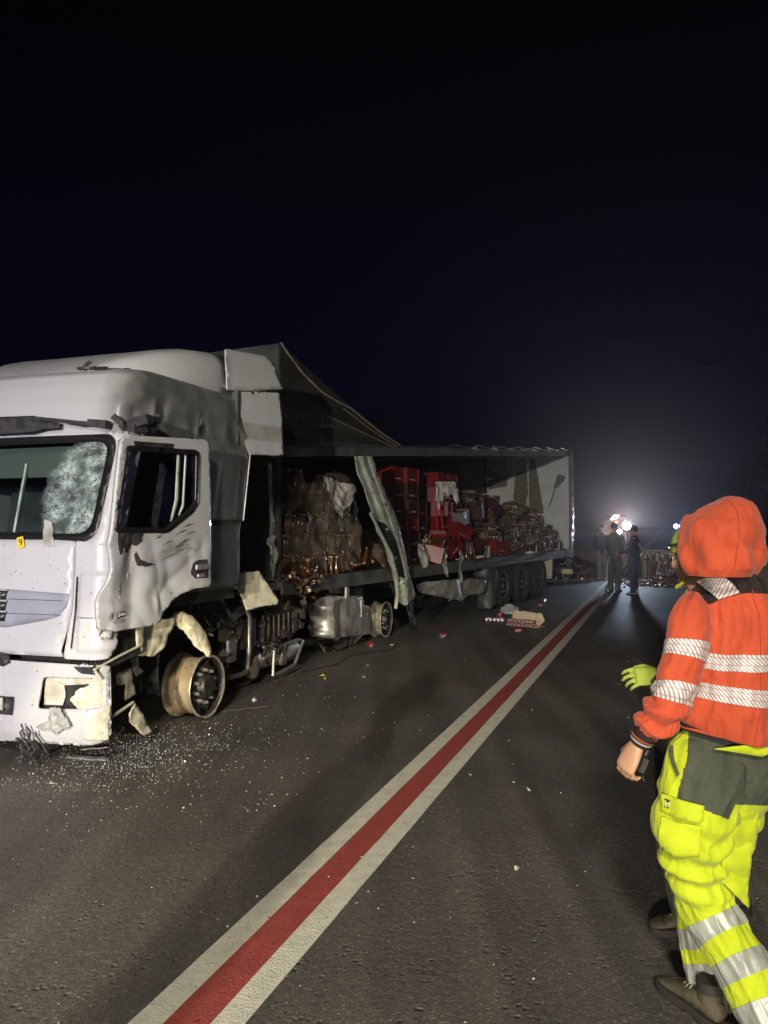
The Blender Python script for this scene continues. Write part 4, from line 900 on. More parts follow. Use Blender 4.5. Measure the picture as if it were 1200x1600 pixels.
# folded side of the hanging sheet, creases running into the corner where it meets the rail
mb = MB(); rows = []; A = V((3.12, rail(3.11) + 0.07))
for i in range(70):
    t = i / 69; row = []
    # fan of lines from A: upper end on the edge curve / front wall
    if t < 0.55: yy = 3.1 - (3.14) * (t / 0.55); E_ = V((yy, edge(yy)))
    else: E_ = V((-0.04, 3.95 - (3.95 - rail(0) - 0.06) * (t - 0.55) / 0.45))
    for j in range(40):
        s_ = j / 39; p = A.lerp(E_, s_)
        if t < 0.55: p = V((E_[0], E_[1])).lerp(V((E_[0], max(rail(max(E_[0], 0)) + 0.06, 0))), j / 39 * 0.0) if False else p
        row.append(V((0.015 + 0.07 * s_ * (1 - s_) * math.sin(t * 34 + 2 * nz((t * 4, s_, 1))) - 0.12 * math.sin(math.pi * t) * s_ * 0.6 * (1 - s_), p[0], p[1])))
    rows.append(row)
mb.rings(rows, 0, False, False); tpart(mb, 'hanging_sheet', 'tarp')
mb = MB(); mb.tube([(0.03, y, edge(y) + 0.01) for y in (-0.05, 0.1, 0.41, 0.86, 1.25, 1.6, 2.34, 3.13)], 0.012, 6); mb.tube([(0.03, 1.4, 3.36), (0.035, 2.1, 3.17), (0.03, 3.0, 2.98)], 0.007, 6); mb.tube([(0.04, 1.0, 3.2), (0.05, 1.9, 3.08), (0.03, 2.9, 2.96)], 0.006, 6); tpart(mb, 'sheet_rope', 'rim_edge')
# folds standing up from the rail
for y, h in ((6.3, .07), (7.4, .10), (8.4, .06), (9.3, .05), (10.1, .07), (11.3, .05), (12.1, .04)):
    mb = plate([(y - 0.12, rail(y) + 0.05), (y + 0.35, rail(y) + 0.07), (y + 0.10, rail(y) + 0.06 + h)], lambda a, b: V((0.02 - 0.3 * (b - rail(a) - 0.05) + 0.02 * nz((a, b, 1), 8), a, b)), 0.04); tpart(mb, 'sheet_fold', 'door_inner', solid=0.004)
# rear frame and doors
mb = MB(); mb.box((-W / 2, 13.62, 2.45), (W - 0.1, 0.06, 2.66))
for k in range(14): mb.box((-0.12 - 0.172 * k, 13.58, 2.45), (0.012, 0.02, 2.6))
tpart(mb, 'rear_door', 'door_inner')
for x in (-0.02, -W + 0.02):
    mb = MB(); mb.box((x, 13.70, 2.36), (0.11, 0.16, 2.92)); tpart(mb, 'rear_post', 'dark_paint', bevel=0.01)
mb = MB(); mb.box((-W / 2, 13.70, 3.80), (W, 0.16, 0.10)); tpart(mb, 'rear_header', 'dark_paint')
for x in (0.05,):
    for z in (3.2, 2.6, 2.1, 1.6):
        mb = MB(); mb.box((x, 13.72, z), (0.03, 0.10, 0.12)); tpart(mb, 'door_hinge', 'burnt_metal')
mb = plate([(13.60, 2.30), (13.66, 2.45), (13.70, 2.0), (13.63, 1.25), (13.58, 1.2)], lambda a, b: V((0.06 + 0.02 * nz((a, b, 1), 9), a, b)), 0.05, jag=0.01); tpart(mb, 'torn_marker_strip', 'lamp_red', solid=0.01)
mb = plate([(13.40, 1.55), (13.50, 1.60), (13.52, 1.2), (13.44, 0.85), (13.38, 1.2)], lambda a, b: V((0.07, a, b)), 0.05, jag=0.02); tpart(mb, 'torn_film_rag', 'can_red', solid=0.01)
sheetx = lambda a, b: V((a, 13.50 + 0.03 * nz((a, b, 2), 4), b))
for pl_ in ([(-2.36, 3.66), (-1.80, 3.66), (-1.74, 3.3), (-1.80, 2.9), (-2.36, 2.8)], [(-1.50, 3.66), (-1.24, 3.66), (-1.18, 2.7), (-1.28, 2.2), (-1.62, 2.4)], [(-1.14, 3.66), (-0.98, 3.66), (-0.80, 2.6), (-0.72, 2.1), (-1.15, 2.1)]):
    tpart(plate(pl_, sheetx, 0.08, jag=0.015), 'dark_ragged_sheet', 'dark_olive', solid=0.006)  # dark sheets across the rear door; the leftmost stands in for a shadow
mb = plate([(-0.42, 2.82), (-0.30, 3.18), (-0.10, 3.12), (-0.12, 3.02), (-0.34, 2.80)], lambda a, b: V((a, 13.42, b)), 0.05); fan_o = tpart(mb, 'dark_fan', 'dark_olive', solid=0.03)  # dark fan shape with a stem, set before the rear door
mb = MB(); mb.tube([(-0.38, 13.42, 2.82), (-0.44, 13.42, 2.6), (-0.55, 13.42, 2.3)], 0.014); mb.build('stick', 'dark_olive', fan_o)
# landing gear, side guard, crumpled plate under the deck
for x in (-0.35, -2.1):
    mb = MB(); mb.box((x, 2.25, 0.55), (0.14, 0.14, 0.85)); mb.box((x, 2.25, 0.08), (0.28, 0.28, 0.04)); tpart(mb, 'landing_leg', 'burnt_metal')
mb = plate([(3.9, 0.767), (4.3, 0.79), (4.9, 0.80), (5.8, 0.76), (6.61, 0.72), (6.962, 0.64), (6.96, 0.40), (6.3, 0.42), (5.8, 0.36), (5.33, 0.42), (4.6, 0.56), (3.98, 0.666)], lambda a, b: V((-0.05 + 0.07 * math.sin(a * 3.5 + b * 3) + 0.04 * noise.fractal(V((a * 2, b * 4, 2)), 0.8, 2, 3), a, b)), 0.06, jag=0.01)
tpart(mb, 'crumpled_side_guard', 'alu', solid=0.008)
# ---- axles, tyres, rims
for wy in (8.30, 9.60, 10.93):
    for sgn, x in ((1, -0.03), (-1, -W + 0.03)):
        mb = MB(); ax = (sgn, 0, 0)
        mb.lathe((x, wy, 0.475), ax, [(0.295, -0.385), (0.34, -0.385), (0.43, -0.375), (0.468, -0.34), (0.475, -0.20), (0.468, -0.05), (0.43, -0.012), (0.34, 0.0), (0.31, -0.015), (0.295, -0.03)], 40)
        ty = tpart(mb, 'tyre', 'tyre')
        rr = rim(ty, (x - sgn * 0.05, wy, 0.475), 0.285, 0.22, name='rim', broken=False, tan='burnt_metal', ax=ax) if sgn > 0 else None
        # only three levels: nuts and holes of these small wheels are joined to the rim
        if rr:
            for ch in list(rr.children):
                if ch.name.startswith('vent_hole') or ch.name.startswith('wheel_nut') or ch.name.startswith('hub'):
                    ch.parent = ty
    mb = MB(); mb.tube([(-0.3, wy, 0.475), (-2.2, wy, 0.475)], 0.07); tpart(mb, 'axle', 'soot')
mb = MB(); mb.box((0.0, 9.72, 0.955), (0.05, 3.75, 0.035)); mb.box((-0.2, 9.72, 0.975), (0.42, 3.75, 0.01)); tpart(mb, 'wheel_cover', 'alu', bevel=0.008)
mb = MB(); mb.box((-0.2, 11.66, 0.70), (0.42, 0.02, 0.55)); mb.box((0.02, 11.66, 0.72), (0.02, 0.05, 0.52)); tpart(mb, 'mud_flap', 'rim_edge')
mb = plate([(7.15, 0.93), (7.72, 0.95), (7.72, 0.60), (7.66, 0.30), (7.55, 0.10), (7.30, 0.06), (7.42, 0.35), (7.36, 0.62), (7.1, 0.74)], lambda a, b: V((-0.02 + 0.02 * nz((a, b, 1), 6), a, b)), 0.05, jag=0.006); tpart(mb, 'front_mudguard', 'dark_paint', solid=0.3)
mb = MB(); mb.box((-W / 2, 13.75, 0.52), (2.3, 0.12, 0.14)); tpart(mb, 'rear_bumper', 'burnt_metal')
mb = MB(); mb.box((-0.12, 13.67, 0.49), (0.30, 0.02, 0.13)); tpart(mb, 'reflector', 'reflector_yellow')
mb = MB(); mb.box((-0.05, 13.6, 0.75), (0.16, 0.2, 0.16), rot=Matrix.Rotation(0.4, 3, 'Y')); mb.tube([(0, 13.5, 0.8), (0.1, 13.7, 0.7), (0.2, 13.6, 0.62)], 0.02); tpart(mb, 'rear_lamp', 'burnt_metal')
# ---- the bent side post hanging from the rail
bent_o = [(1.638, 2.72), (2.155, 2.76), (2.12, 2.60), (2.117, 2.489), (2.28, 2.40), (2.43, 2.28), (2.52, 2.13), (2.593, 1.961), (2.70, 1.75), (2.866, 1.476), (3.06, 1.20), (3.262, 0.966), (3.45, 0.78), (3.56, 0.66), (3.50, 0.56), (3.40, 0.60), (3.25, 0.52), (3.12, 0.56), (2.98, 0.60), (2.90, 0.75), (2.70, 0.98), (2.41, 1.297), (2.156, 1.583), (1.98, 1.80), (1.87, 2.05), (1.80, 2.30), (1.68, 2.46)]
def bent(a, b):
    # distance across the strip gives the folded channel section
    c_ = lerp_t(b, [(0.5, 3.25), (1.0, 2.98), (1.5, 2.54), (2.0, 2.25), (2.3, 2.12), (2.75, 1.90)]); w_ = (a - c_) / 0.28
    x = 0.08 + 0.14 * math.sin((b - 0.5) / 2.25 * math.pi) ** 2 + 0.05 * (1 if abs(w_) < 0.55 else max(0, 1 - (abs(w_) - 0.55) / 0.12)) - 0.02 * (1 if abs(w_) < 0.12 else 0)
    return V((x + 0.012 * noise.fractal(V((a * 3, b * 3, 7)), 0.8, 2, 3) - gauss(a, b, 2.15, 1.72, 0.10, 0.10, 0.06), a, b))
post = tpart(plate(bent_o, bent, 0.03, jag=0.004), 'bent_side_post', 'green_post', solid=0.012, angle=25)
mb = MB(); mb.tube([bent(*p) + V((0.04, 0, 0)) for p in ((1.79, 1.93), (2.08, 1.66), (2.41, 1.34), (2.70, 0.99), (2.84, 0.72), (2.80, 0.50))], [0.02, 0.025, 0.03, 0.035, 0.035, 0.03], 8)
mb.build('bent_strut', 'green_post', post)
mb = plate([(1.95, 1.85), (2.15, 1.65), (2.5, 1.25), (2.75, 1.0), (2.95, 0.95), (2.80, 1.15), (2.5, 1.50), (2.2, 1.80)], lambda a, b: bent(a, b) + V((0.012, 0, 0)), 0.04); mb.build('open_slot', 'seal', post)
mb = plate([(2.86, 0.95), (3.02, 0.98), (3.2, 0.60), (3.05, 0.52), (2.86, 0.62), (2.80, 0.80)], lambda a, b: bent(a, b) + V((0.05 + 0.02 * nz((a, b, 3), 10), 0, 0)), 0.03, jag=0.006); mb.build('torn_bracket', 'green_post', post, solid=0.008)
mb = MB()
for k in range(8):
    p = bent(3.15 + 0.05 * k, 0.6 - 0.01 * k); mb.tube([p, p + V((0.0, random.uniform(-.03, .05), -0.12 - random.uniform(0, .1))), p + V((0.05, random.uniform(-.05, .05), -0.25 - random.uniform(0, .12)))], 0.008, 5)
mb.build('loose_straps', 'black_plastic', post)
for b_ in (2.3, 2.1, 1.9, 1.6, 1.3, 1.1):
    c_ = lerp_t(b_, [(0.5, 3.25), (1.0, 2.98), (1.5, 2.54), (2.0, 2.25), (2.3, 2.12), (2.75, 1.90)]); p = bent(c_ + 0.24, b_)
    nb = MB(); nb.box(p + V((0.01, 0, 0)), (0.03, 0.05, 0.03)); nb.build('rivet', 'rim_edge', post)
mb = plate([(3.02, 0.95), (3.5, 0.92), (3.62, 0.72), (3.4, 0.66), (3.2, 0.7)], lambda a, b: V((-0.15 + 0.05 * nz((a, b, 3), 10), a, b)), 0.04, jag=0.02); tpart(mb, 'shredded_tarp', 'soot')

# ================================================================== THE CARGO
def bottle_profile(h=0.25, r=0.031): return [(0, 0), (r * .9, 0.0), (r, 0.01), (r, h * 0.58), (r * 0.62, h * 0.74), (r * 0.42, h * 0.86), (r * 0.42, h * 0.92)]
def bottle_into(mb, c, ax=(0, 0, 1), n=7, h=0.25, r=0.031):
    mb.lathe(c, ax, bottle_profile(h, r), n, 0); a = V(ax).normalized()
    mb.lathe(V(c) + a * h * 0.92, ax, [(r * 0.5, 0), (r * 0.5, h * 0.07), (0, h * 0.08)], n, 1)
mb = MB()
for i in range(3):
    for j in range(2): bottle_into(mb, ((j - 0.5) * 0.064, (i - 1) * 0.064, 0))
# shrink film: a sleeve drawn in over the shoulders
hx, hy = 0.066, 0.098; rings = []
for z, s_ in ((0.0, 0.95), (0.01, 1.0), (0.14, 1.0), (0.19, 0.86), (0.205, 0.70)):
    rings.append([V((x * hx * s_ + 0.003 * nz((x, y, z * 30), 2), y * hy * s_, z)) for x, y in ((1, 1), (0.3, 1), (-0.3, 1), (-1, 1), (-1, 0), (-1, -1), (-.3, -1), (.3, -1), (1, -1), (1, 0))])
mb.rings(rings, 2, False)
pack_me = mb.mesh('bottle_pack', ['bottle_brown', 'bottle_cap', 'pack_film'], angle=50)
npack = 0
def pack(p, rot, label, group):
    global npack
    o = bpy.data.objects.new('bottle_pack', pack_me); o.location = p; o.rotation_euler = rot
    finish(o, None, label, 'bottle pack', group); npack += 1
    return o
# wrapped pallet just behind the front wall
for k in range(5):
    for i in range(9):
        for d in range(2):
            if d and k < 4: continue
            if random.random() < (0.35 if k == 4 else 0.14): continue
            y = 0.20 + 0.197 * i + random.uniform(-.015, .015); x = -0.16 - 0.14 * d + random.uniform(-.02, .02) - 0.015 * k
            pack(TW(x, y, 1.13 + 0.275 * k + random.uniform(-.03, .03)), (random.uniform(-.22, .22), random.uniform(-.12, .25), -TR_A + random.uniform(-.35, .35)), 'pack of brown bottles in the film-wrapped stack at the front of the trailer', 'bottle packs in the wrapped stack')
def drape(x0, seed, amp):
    return lambda a, b: V((x0 + amp * noise.fractal(V((a * 3.2 + b, b * 1.6, seed)), 0.8, 2, 4) + 0.10 * abs(nz((a * 4.2 + 0.8 * math.sin(b * 5), b * 1.8, seed + 9))) - 0.05 * abs(nz((a * 9 + b * 3, b * 4.5, seed))), a, b))
film = plate([(0.10, 2.30), (0.45, 2.42), (0.62, 2.28), (0.85, 2.42), (1.3, 2.50), (1.70, 2.42), (1.88, 2.25), (1.92, 1.6), (2.0, 1.2), (1.5, 1.12), (0.9, 1.14), (0.3, 1.16), (0.15, 1.25)], drape(-0.03, 2, 0.09), 0.035,
             [[(0.95, 1.25), (1.35, 1.24), (1.33, 1.36), (1.0, 1.38)], [(0.25, 1.75), (0.55, 1.8), (0.5, 2.0), (0.3, 2.05)], [(1.45, 1.95), (1.7, 1.9), (1.68, 2.15), (1.5, 2.2)]], jag=0.008)
o = film.build('wrapping_film', 'film', None, 'torn dirty wrapping film draped over the front stack of bottle packs', 'film')
o.location = TR_O; o.rotation_euler = (0, 0, -TR_A)
o = plate([(0.80, 2.40), (1.62, 2.30), (1.50, 2.05), (1.25, 1.85), (1.05, 2.0), (0.92, 2.2)], drape(0.06, 5, 0.07), 0.03, jag=0.008).build('film_flap', 'clear_film', None, 'pale crumpled flap of film on the upper part of the wrapped stack', 'film')
o.location = TR_O; o.rotation_euler = (0, 0, -TR_A)
# heap core: the collapsed load behind the packs one can make out
def heap(y): return lerp_t(y, [(2.0, 1.35), (3.2, 1.5), (4.4, 1.75), (5.6, 1.8), (6.4, 2.2), (7.1, 2.35), (8.6, 2.38), (9.9, 2.3), (11.4, 2.15), (13.5, 2.05)])
def heap_pt(y, t, lift=0): 
    h = heap(y); return V((-0.12 - 1.05 * t, y, 1.12 + (h - 1.12) * min(1, t * 1.15) ** 0.8 + 0.10 * nz((y * 2, t * 3, 1)) + lift))
mb = MB(); rows = []
for i in range(110):
    y = 1.95 + 11.5 * i / 109; row = []
    for j in range(24):
        t = j / 14; q = heap_pt(y, t) if t <= 1 else heap_pt(y, 1) - V(((t - 1) * 1.3 * 1.05, 0, 0))
        row.append(q + V((-0.10, 0, -0.08)) + V((0.06 * nz(q, 6), 0, 0.06 * nz(q, 7))))
    rows.append(row)
mb.rings(rows, 0, False, False)
o = mb.build('collapsed_load', 'film', None, 'dark heap of crushed bottles and film filling the trailer behind the packs', 'heap', kind='stuff'); o.location = TR_O; o.rotation_euler = (0, 0, -TR_A)
n_ = 0
for k in range(205):
    y = 4.6 + 8.7 * random.random() ** 0.85; t = random.random() ** 0.9
    if y < 6.3 and t > 0.35: t *= 0.35
    q = heap_pt(y, t); reg = (y > 6.2 and random.random() < 0.45)
    rot = (random.uniform(-.12, .12), random.uniform(-.15, .3), -TR_A + random.uniform(-.3, .3)) if reg else (random.uniform(-1.3, 1.3), random.uniform(-1.3, 1.3), random.uniform(-3, 3))
    pack(TW(q.x, q.y, q.z), rot, 'shrink-wrapped pack of brown bottles in the slumped heap on the trailer', 'bottle packs in the slumped heap')
# neat remaining columns between crates and heap
for y, n1 in ((6.75, 5), (6.98, 5), (7.35, 5), (7.6, 5), (7.95, 4), (8.2, 4)):
    for k in range(n1):
        if random.random() < .12: continue
        pack(TW(-0.75 + 0.05 * k, y + random.uniform(-.02, .02), 1.15 + 0.26 * k + 0.03), (random.uniform(-.08, .08), random.uniform(-.1, .1), -TR_A + random.uniform(-.1, .1)), 'pack of brown bottles in the columns still standing beside the red crates', 'bottle packs still stacked')
# loose bottles standing and lying at the deck's edge
mb = MB(); bottle_into(mb, (0, 0, 0), n=10); bot_me = mb.mesh('bottle', ['bottle_brown', 'bottle_cap'], angle=50)
mb = MB(); bottle_into(mb, (0, 0, 0), n=10); bot2_me = mb.mesh('bottle', ['clear_film', 'bottle_cap'], angle=50)
for k in range(54):
    y = 5.7 + 7.4 * (k + random.uniform(-.3, .3)) / 54; x = -0.06 - random.random() * 0.12
    if random.random() < 0.62: o = bpy.data.objects.new('bottle', bot_me if random.random() < .7 else bot2_me); o.location = TW(x, y, 1.095); o.rotation_euler = (random.uniform(-.1, .1), random.uniform(-.1, .1), 0); lb = 'brown bottle left standing in the row along the trailer deck edge'
    else: o = bpy.data.objects.new('bottle', bot_me if random.random() < .5 else bot2_me); o.location = TW(x, y, 1.13); o.rotation_euler = (1.5, random.uniform(-.2, .2), random.uniform(-3, 3)); lb = 'loose bottle lying on its side at the trailer deck edge'
    finish(o, None, lb, 'bottle', 'standing deck bottles' if 'standing' in lb else 'lying deck bottles')
for k in range(30):
    y = random.choice((random.uniform(1.0, 1.35), random.uniform(1.5, 3.0), random.uniform(0.0, 0.5))); up = 1.0 <= y <= 1.36
    o = bpy.data.objects.new('bottle', bot_me); o.location = TW(-0.02 - random.random() * 0.06, y, 1.095 if up else 1.12 + random.random() * 0.10); o.rotation_euler = (0, 0, 0) if up else (random.uniform(-1.5, 1.5), random.uniform(-1, 1), random.uniform(-3, 3))
    finish(o, None, 'brown bottle standing in front of the wrapped stack' if up else 'loose brown bottle among the rags before the wrapped stack', 'bottle', 'bottles before the wrapped stack' if up else 'loose bottles among rags')
# heap of caps, cans and film hanging over the deck's front edge
mb = MB()
for k in range(120):
    c = (random.uniform(-.05, .22), 0.30 + random.gauss(0, .16), 1.12 + random.gauss(0, .12)); mb.box(c, [random.uniform(.015, .05) for _ in range(3)], random.choice((0, 0, 1, 2)), rot=Matrix.Rotation(random.random() * 3, 3, 'Y') @ Matrix.Rotation(random.random() * 3, 3, 'X'))
o = mb.build('debris_heap', ['bottle_brown', 'film', 'bottle_cap'], None, 'small glittering heap of crushed bottles hanging off the front of the deck', 'debris', kind='stuff', smooth=False); o.location = TR_O; o.rotation_euler = (0, 0, -TR_A)
# rags of film over the side
for (y, w, z0, z1, x, lb) in ((3.9, .30, 1.5, 1.12, .02, 'crumpled pale film rag nearest the bent post on the deck'), (4.75, .40, 1.35, 0.95, .05, 'grey film rag hanging over the deck edge under the red crates'), (5.55, .22, 1.3, 0.72, .06, 'long narrow film rag hanging lowest over the deck edge'), (7.9, .28, 1.75, 1.2, -.2, 'pale film rag hanging in the middle of the bottle heap'), (2.6, .5, 1.5, 1.1, -.02, 'brown film rag piled behind the bent post')):
    mb = plate([(y - w / 2, z0), (y + w / 2, z0 - 0.05), (y + w * .45, (z0 + z1) / 2), (y + w * .6, z1), (y + w * .1, z1 - 0.1), (y - w * .35, (z0 + z1) / 2)], drape(x, y, 0.10), 0.03, jag=0.012)
    o = mb.build('film_rag', 'clear_film' if y > 3 else 'film', None, lb, 'film rag'); o.location = TR_O; o.rotation_euler = (0, 0, -TR_A)
# ---- bottle crates
def make_crate(mname):
    mb = MB(); a, b, h = 0.15, 0.20, 0.27
    mb.box((a - 0.006, 0, h / 2), (0.012, 2 * b, h)); mb.box((-a + 0.006, 0, h / 2), (0.012, 2 * b, h))
    mb.box((0, b - 0.006, h / 2), (2 * a - 0.024, 0.012, h)); mb.box((0, -b + 0.006, h / 2), (2 * a - 0.024, 0.012, h)); mb.box((0, 0, 0.01), (2 * a - .03, 2 * b - .03, 0.014))
    for z in (0.012, h - 0.012, h * 0.42):
        for s_ in (-1, 1): mb.box((s_ * (a + 0.003), 0, z), (0.012, 2 * b + 0.012, 0.02)); mb.box((0, s_ * (b + 0.003), z), (2 * a - 0.006, 0.012, 0.02))
    for s_ in (-1, 1):
        for q in (-1, 1): mb.box((s_ * (a + .004), q * (b + .004), h / 2), (0.02, 0.02, h - .004))
    me = mb.mesh('bottle_crate', mname, False)
    mb = MB()
    for i in (-1, 1):
        for z in (0.165, 0.215): mb.box((0.152, i * 0.035, z), (0.004, 0.045, 0.035))
        mb.box((0.152, i * 0.035, 0.14), (0.004, 0.03, 0.012))
    holes = mb.mesh('grip_hole', 'seal', False)
    mb = MB()
    mb.tube([(0.158, y, z) for y, z in ((-0.11, 0.055), (-0.125, 0.07), (-0.11, 0.088), (-0.09, 0.08), (-0.10, 0.06), (-0.075, 0.06), (-0.065, 0.08), (-0.05, 0.062), (-0.035, 0.08), (-0.02, 0.06), (0.0, 0.085), (0.01, 0.06), (0.03, 0.09), (0.035, 0.06), (0.06, 0.08), (0.075, 0.06), (0.12, 0.075))], 0.0045, 4)
    mark = mb.mesh('script_mark', 'worn_print', False)
    mb = MB()
    for i in range(6):
        for j in range(4):
            mb.lathe(((j - 1.5) * 0.066, (i - 2.5) * 0.062, 0.02), (0, 0, 1), [(0.028, 0), (0.028, 0.15), (0.012, 0.21), (0.012, 0.235), (0, 0.237)], 6)
    bt = mb.mesh('bottles_inside', 'bottle_brown')
    return me, holes, mark, bt
cr_red = make_crate('crate_red'); cr_shaded = make_crate('crate_red_shaded'); cr_grey = make_crate('crate_grey')
def crate(x, y, z, rx=0, ry=0, rz=0, label='', group=None, kind=cr_red):
    o = bpy.data.objects.new('bottle_crate', kind[0]); o.location = TW(x, y, z); o.rotation_euler = (Matrix.Rotation(-TR_A + rz, 3, 'Z') @ Matrix.Rotation(rx, 3, 'X') @ Matrix.Rotation(ry, 3, 'Y')).to_euler()
    finish(o, None, label, 'crate', group)
    finish(bpy.data.objects.new('grip_hole', kind[1]), o); finish(bpy.data.objects.new('script_mark', kind[2]), o)
    finish(bpy.data.objects.new('bottles_inside', kind[3]), o)
G = 'red bottle crates in the trailer'
for k in range(6):
    lb = ['lowest red crate in the left crate column behind the bent post', 'second red crate from the deck in the left crate column', 'third red crate from the deck in the left crate column', 'fourth red crate from the deck in the left crate column', 'fifth red crate from the deck in the left crate column', 'topmost red crate of the left crate column, beside the bent post'][k]
    crate(-0.50 - 0.01 * k, 3.90 + random.uniform(-.02, .02), 1.10 + 0.275 * k, rz=random.uniform(-.06, .06), label=lb, group=G, kind=cr_red if k == 5 else cr_shaded)
    crate(-0.48 + random.uniform(-.02, .02), 4.34 + random.uniform(-.02, .02), 1.10 + 0.275 * k, rz=random.uniform(-.08, .08), label=lb.replace('left crate column', 'second crate column from the left').replace(' behind the bent post', '').replace(', beside the bent post', ''), group=G, kind=cr_shaded if k in (0, 1, 3, 4) else cr_red)
for k in range(6):
    nm_ = ['lowest', 'second from the deck', 'third from the deck', 'fourth from the deck', 'fifth from the deck', 'topmost'][k]
    if k != 4: crate(-0.62, 4.98, 1.10 + 0.272 * k - (0.0), rz=random.uniform(-.1, .1), label='red crate %s in the dark middle column' % nm_, group=G, kind=cr_shaded) if k < 5 else None
    crate(-0.50 + random.uniform(-.05, .05), 5.72 + (0.05 * k if k < 4 else 0.02), 1.12 + 0.272 * k, rz=random.uniform(-.3, .25), rx=random.uniform(-.03, .03), label='red crate %s in the brightly lit column beside the white sheet' % nm_, group=G)
    if k > 1: crate(-0.55, 6.20, 1.12 + 0.272 * k, rz=random.uniform(-.05, .05), label='red crate %s in the rightmost crate column' % nm_, group=G, kind=cr_red if k > 4 else cr_shaded)
crate(-0.16, 5.02, 1.27, 0.45, 0, 0.12, 'red crate tilted forward at the foot of the crate stack, left one of two', G)
crate(-0.14, 5.50, 1.25, 0.5, 0, -0.2, 'red crate tilted forward at the foot of the crate stack, right one of two', G)
crate(-0.30, 6.45, 1.22, 0.12, 0.1, 0.5, 'shaded red crate turned aside between the tilted crates and the bottle heap', G, cr_shaded)
crate(-0.32, 6.92, 1.25, -0.1, 0.2, 0.9, 'shaded red crate leaning against the bottle packs', G, cr_shaded)
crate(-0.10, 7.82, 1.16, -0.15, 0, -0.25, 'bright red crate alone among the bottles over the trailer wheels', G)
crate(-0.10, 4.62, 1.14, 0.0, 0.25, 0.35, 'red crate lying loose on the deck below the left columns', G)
crate(-0.62, 8.75, 2.05, 0.5, 0.3, 0.6, 'red crate thrown on top of the bottle heap towards the rear', G, cr_shaded)
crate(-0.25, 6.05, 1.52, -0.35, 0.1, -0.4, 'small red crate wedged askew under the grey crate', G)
crate(-0.35, 7.35, 1.95, 0.35, -0.1, 0.3, 'red crate tipped over between the standing bottle columns', G, cr_shaded)
crate(-0.30, 6.28, 1.78, 0.2, 0, 0.1, 'grey bottle crate tilted below the rightmost red column', None, cr_grey)
o = plate([(5.08, 2.55), (6.05, 2.60), (6.22, 2.45), (6.20, 2.20), (6.05, 2.15), (5.95, 2.35), (5.50, 2.35), (5.48, 2.12), (5.35, 2.02), (5.22, 2.15)], drape(-0.28, 7, 0.02), 0.04, jag=0.006).build('torn_sheet', 'paper', None, 'white torn sheet hanging round the lit red crates', 'sheet', solid=0.004)
o.location = TR_O; o.rotation_euler = (0, 0, -TR_A)
for k in range(2):
    mb = MB(); mb.box((-0.22, 5.05 + 0.22 * k, 1.95), (0.02, 0.02, 0.55), rot=Matrix.Rotation(0.25, 3, 'X')); o = mb.build('broken_slat', 'lamp_red', None, ['left', 'right'][k] + ' one of two thin red sticks leaning before the crates', 'stick'); o.location = TR_O; o.rotation_euler = (0, 0, -TR_A)
# far side curtain of the trailer, still drawn
mb = MB(); rows = []
for j in range(6):
    rows.append([V((-W + 0.02 + 0.03 * math.sin(i * 1.7) + 0.02 * nz((i * .4, j, 1)), 13.6 * i / 90, 1.0 + (rail(13.6 * i / 90) - 1.0) * j / 5)) for i in range(91)])
mb.rings(rows, 0, False, False); tpart(mb, 'far_curtain', 'tarp', solid=0.01)

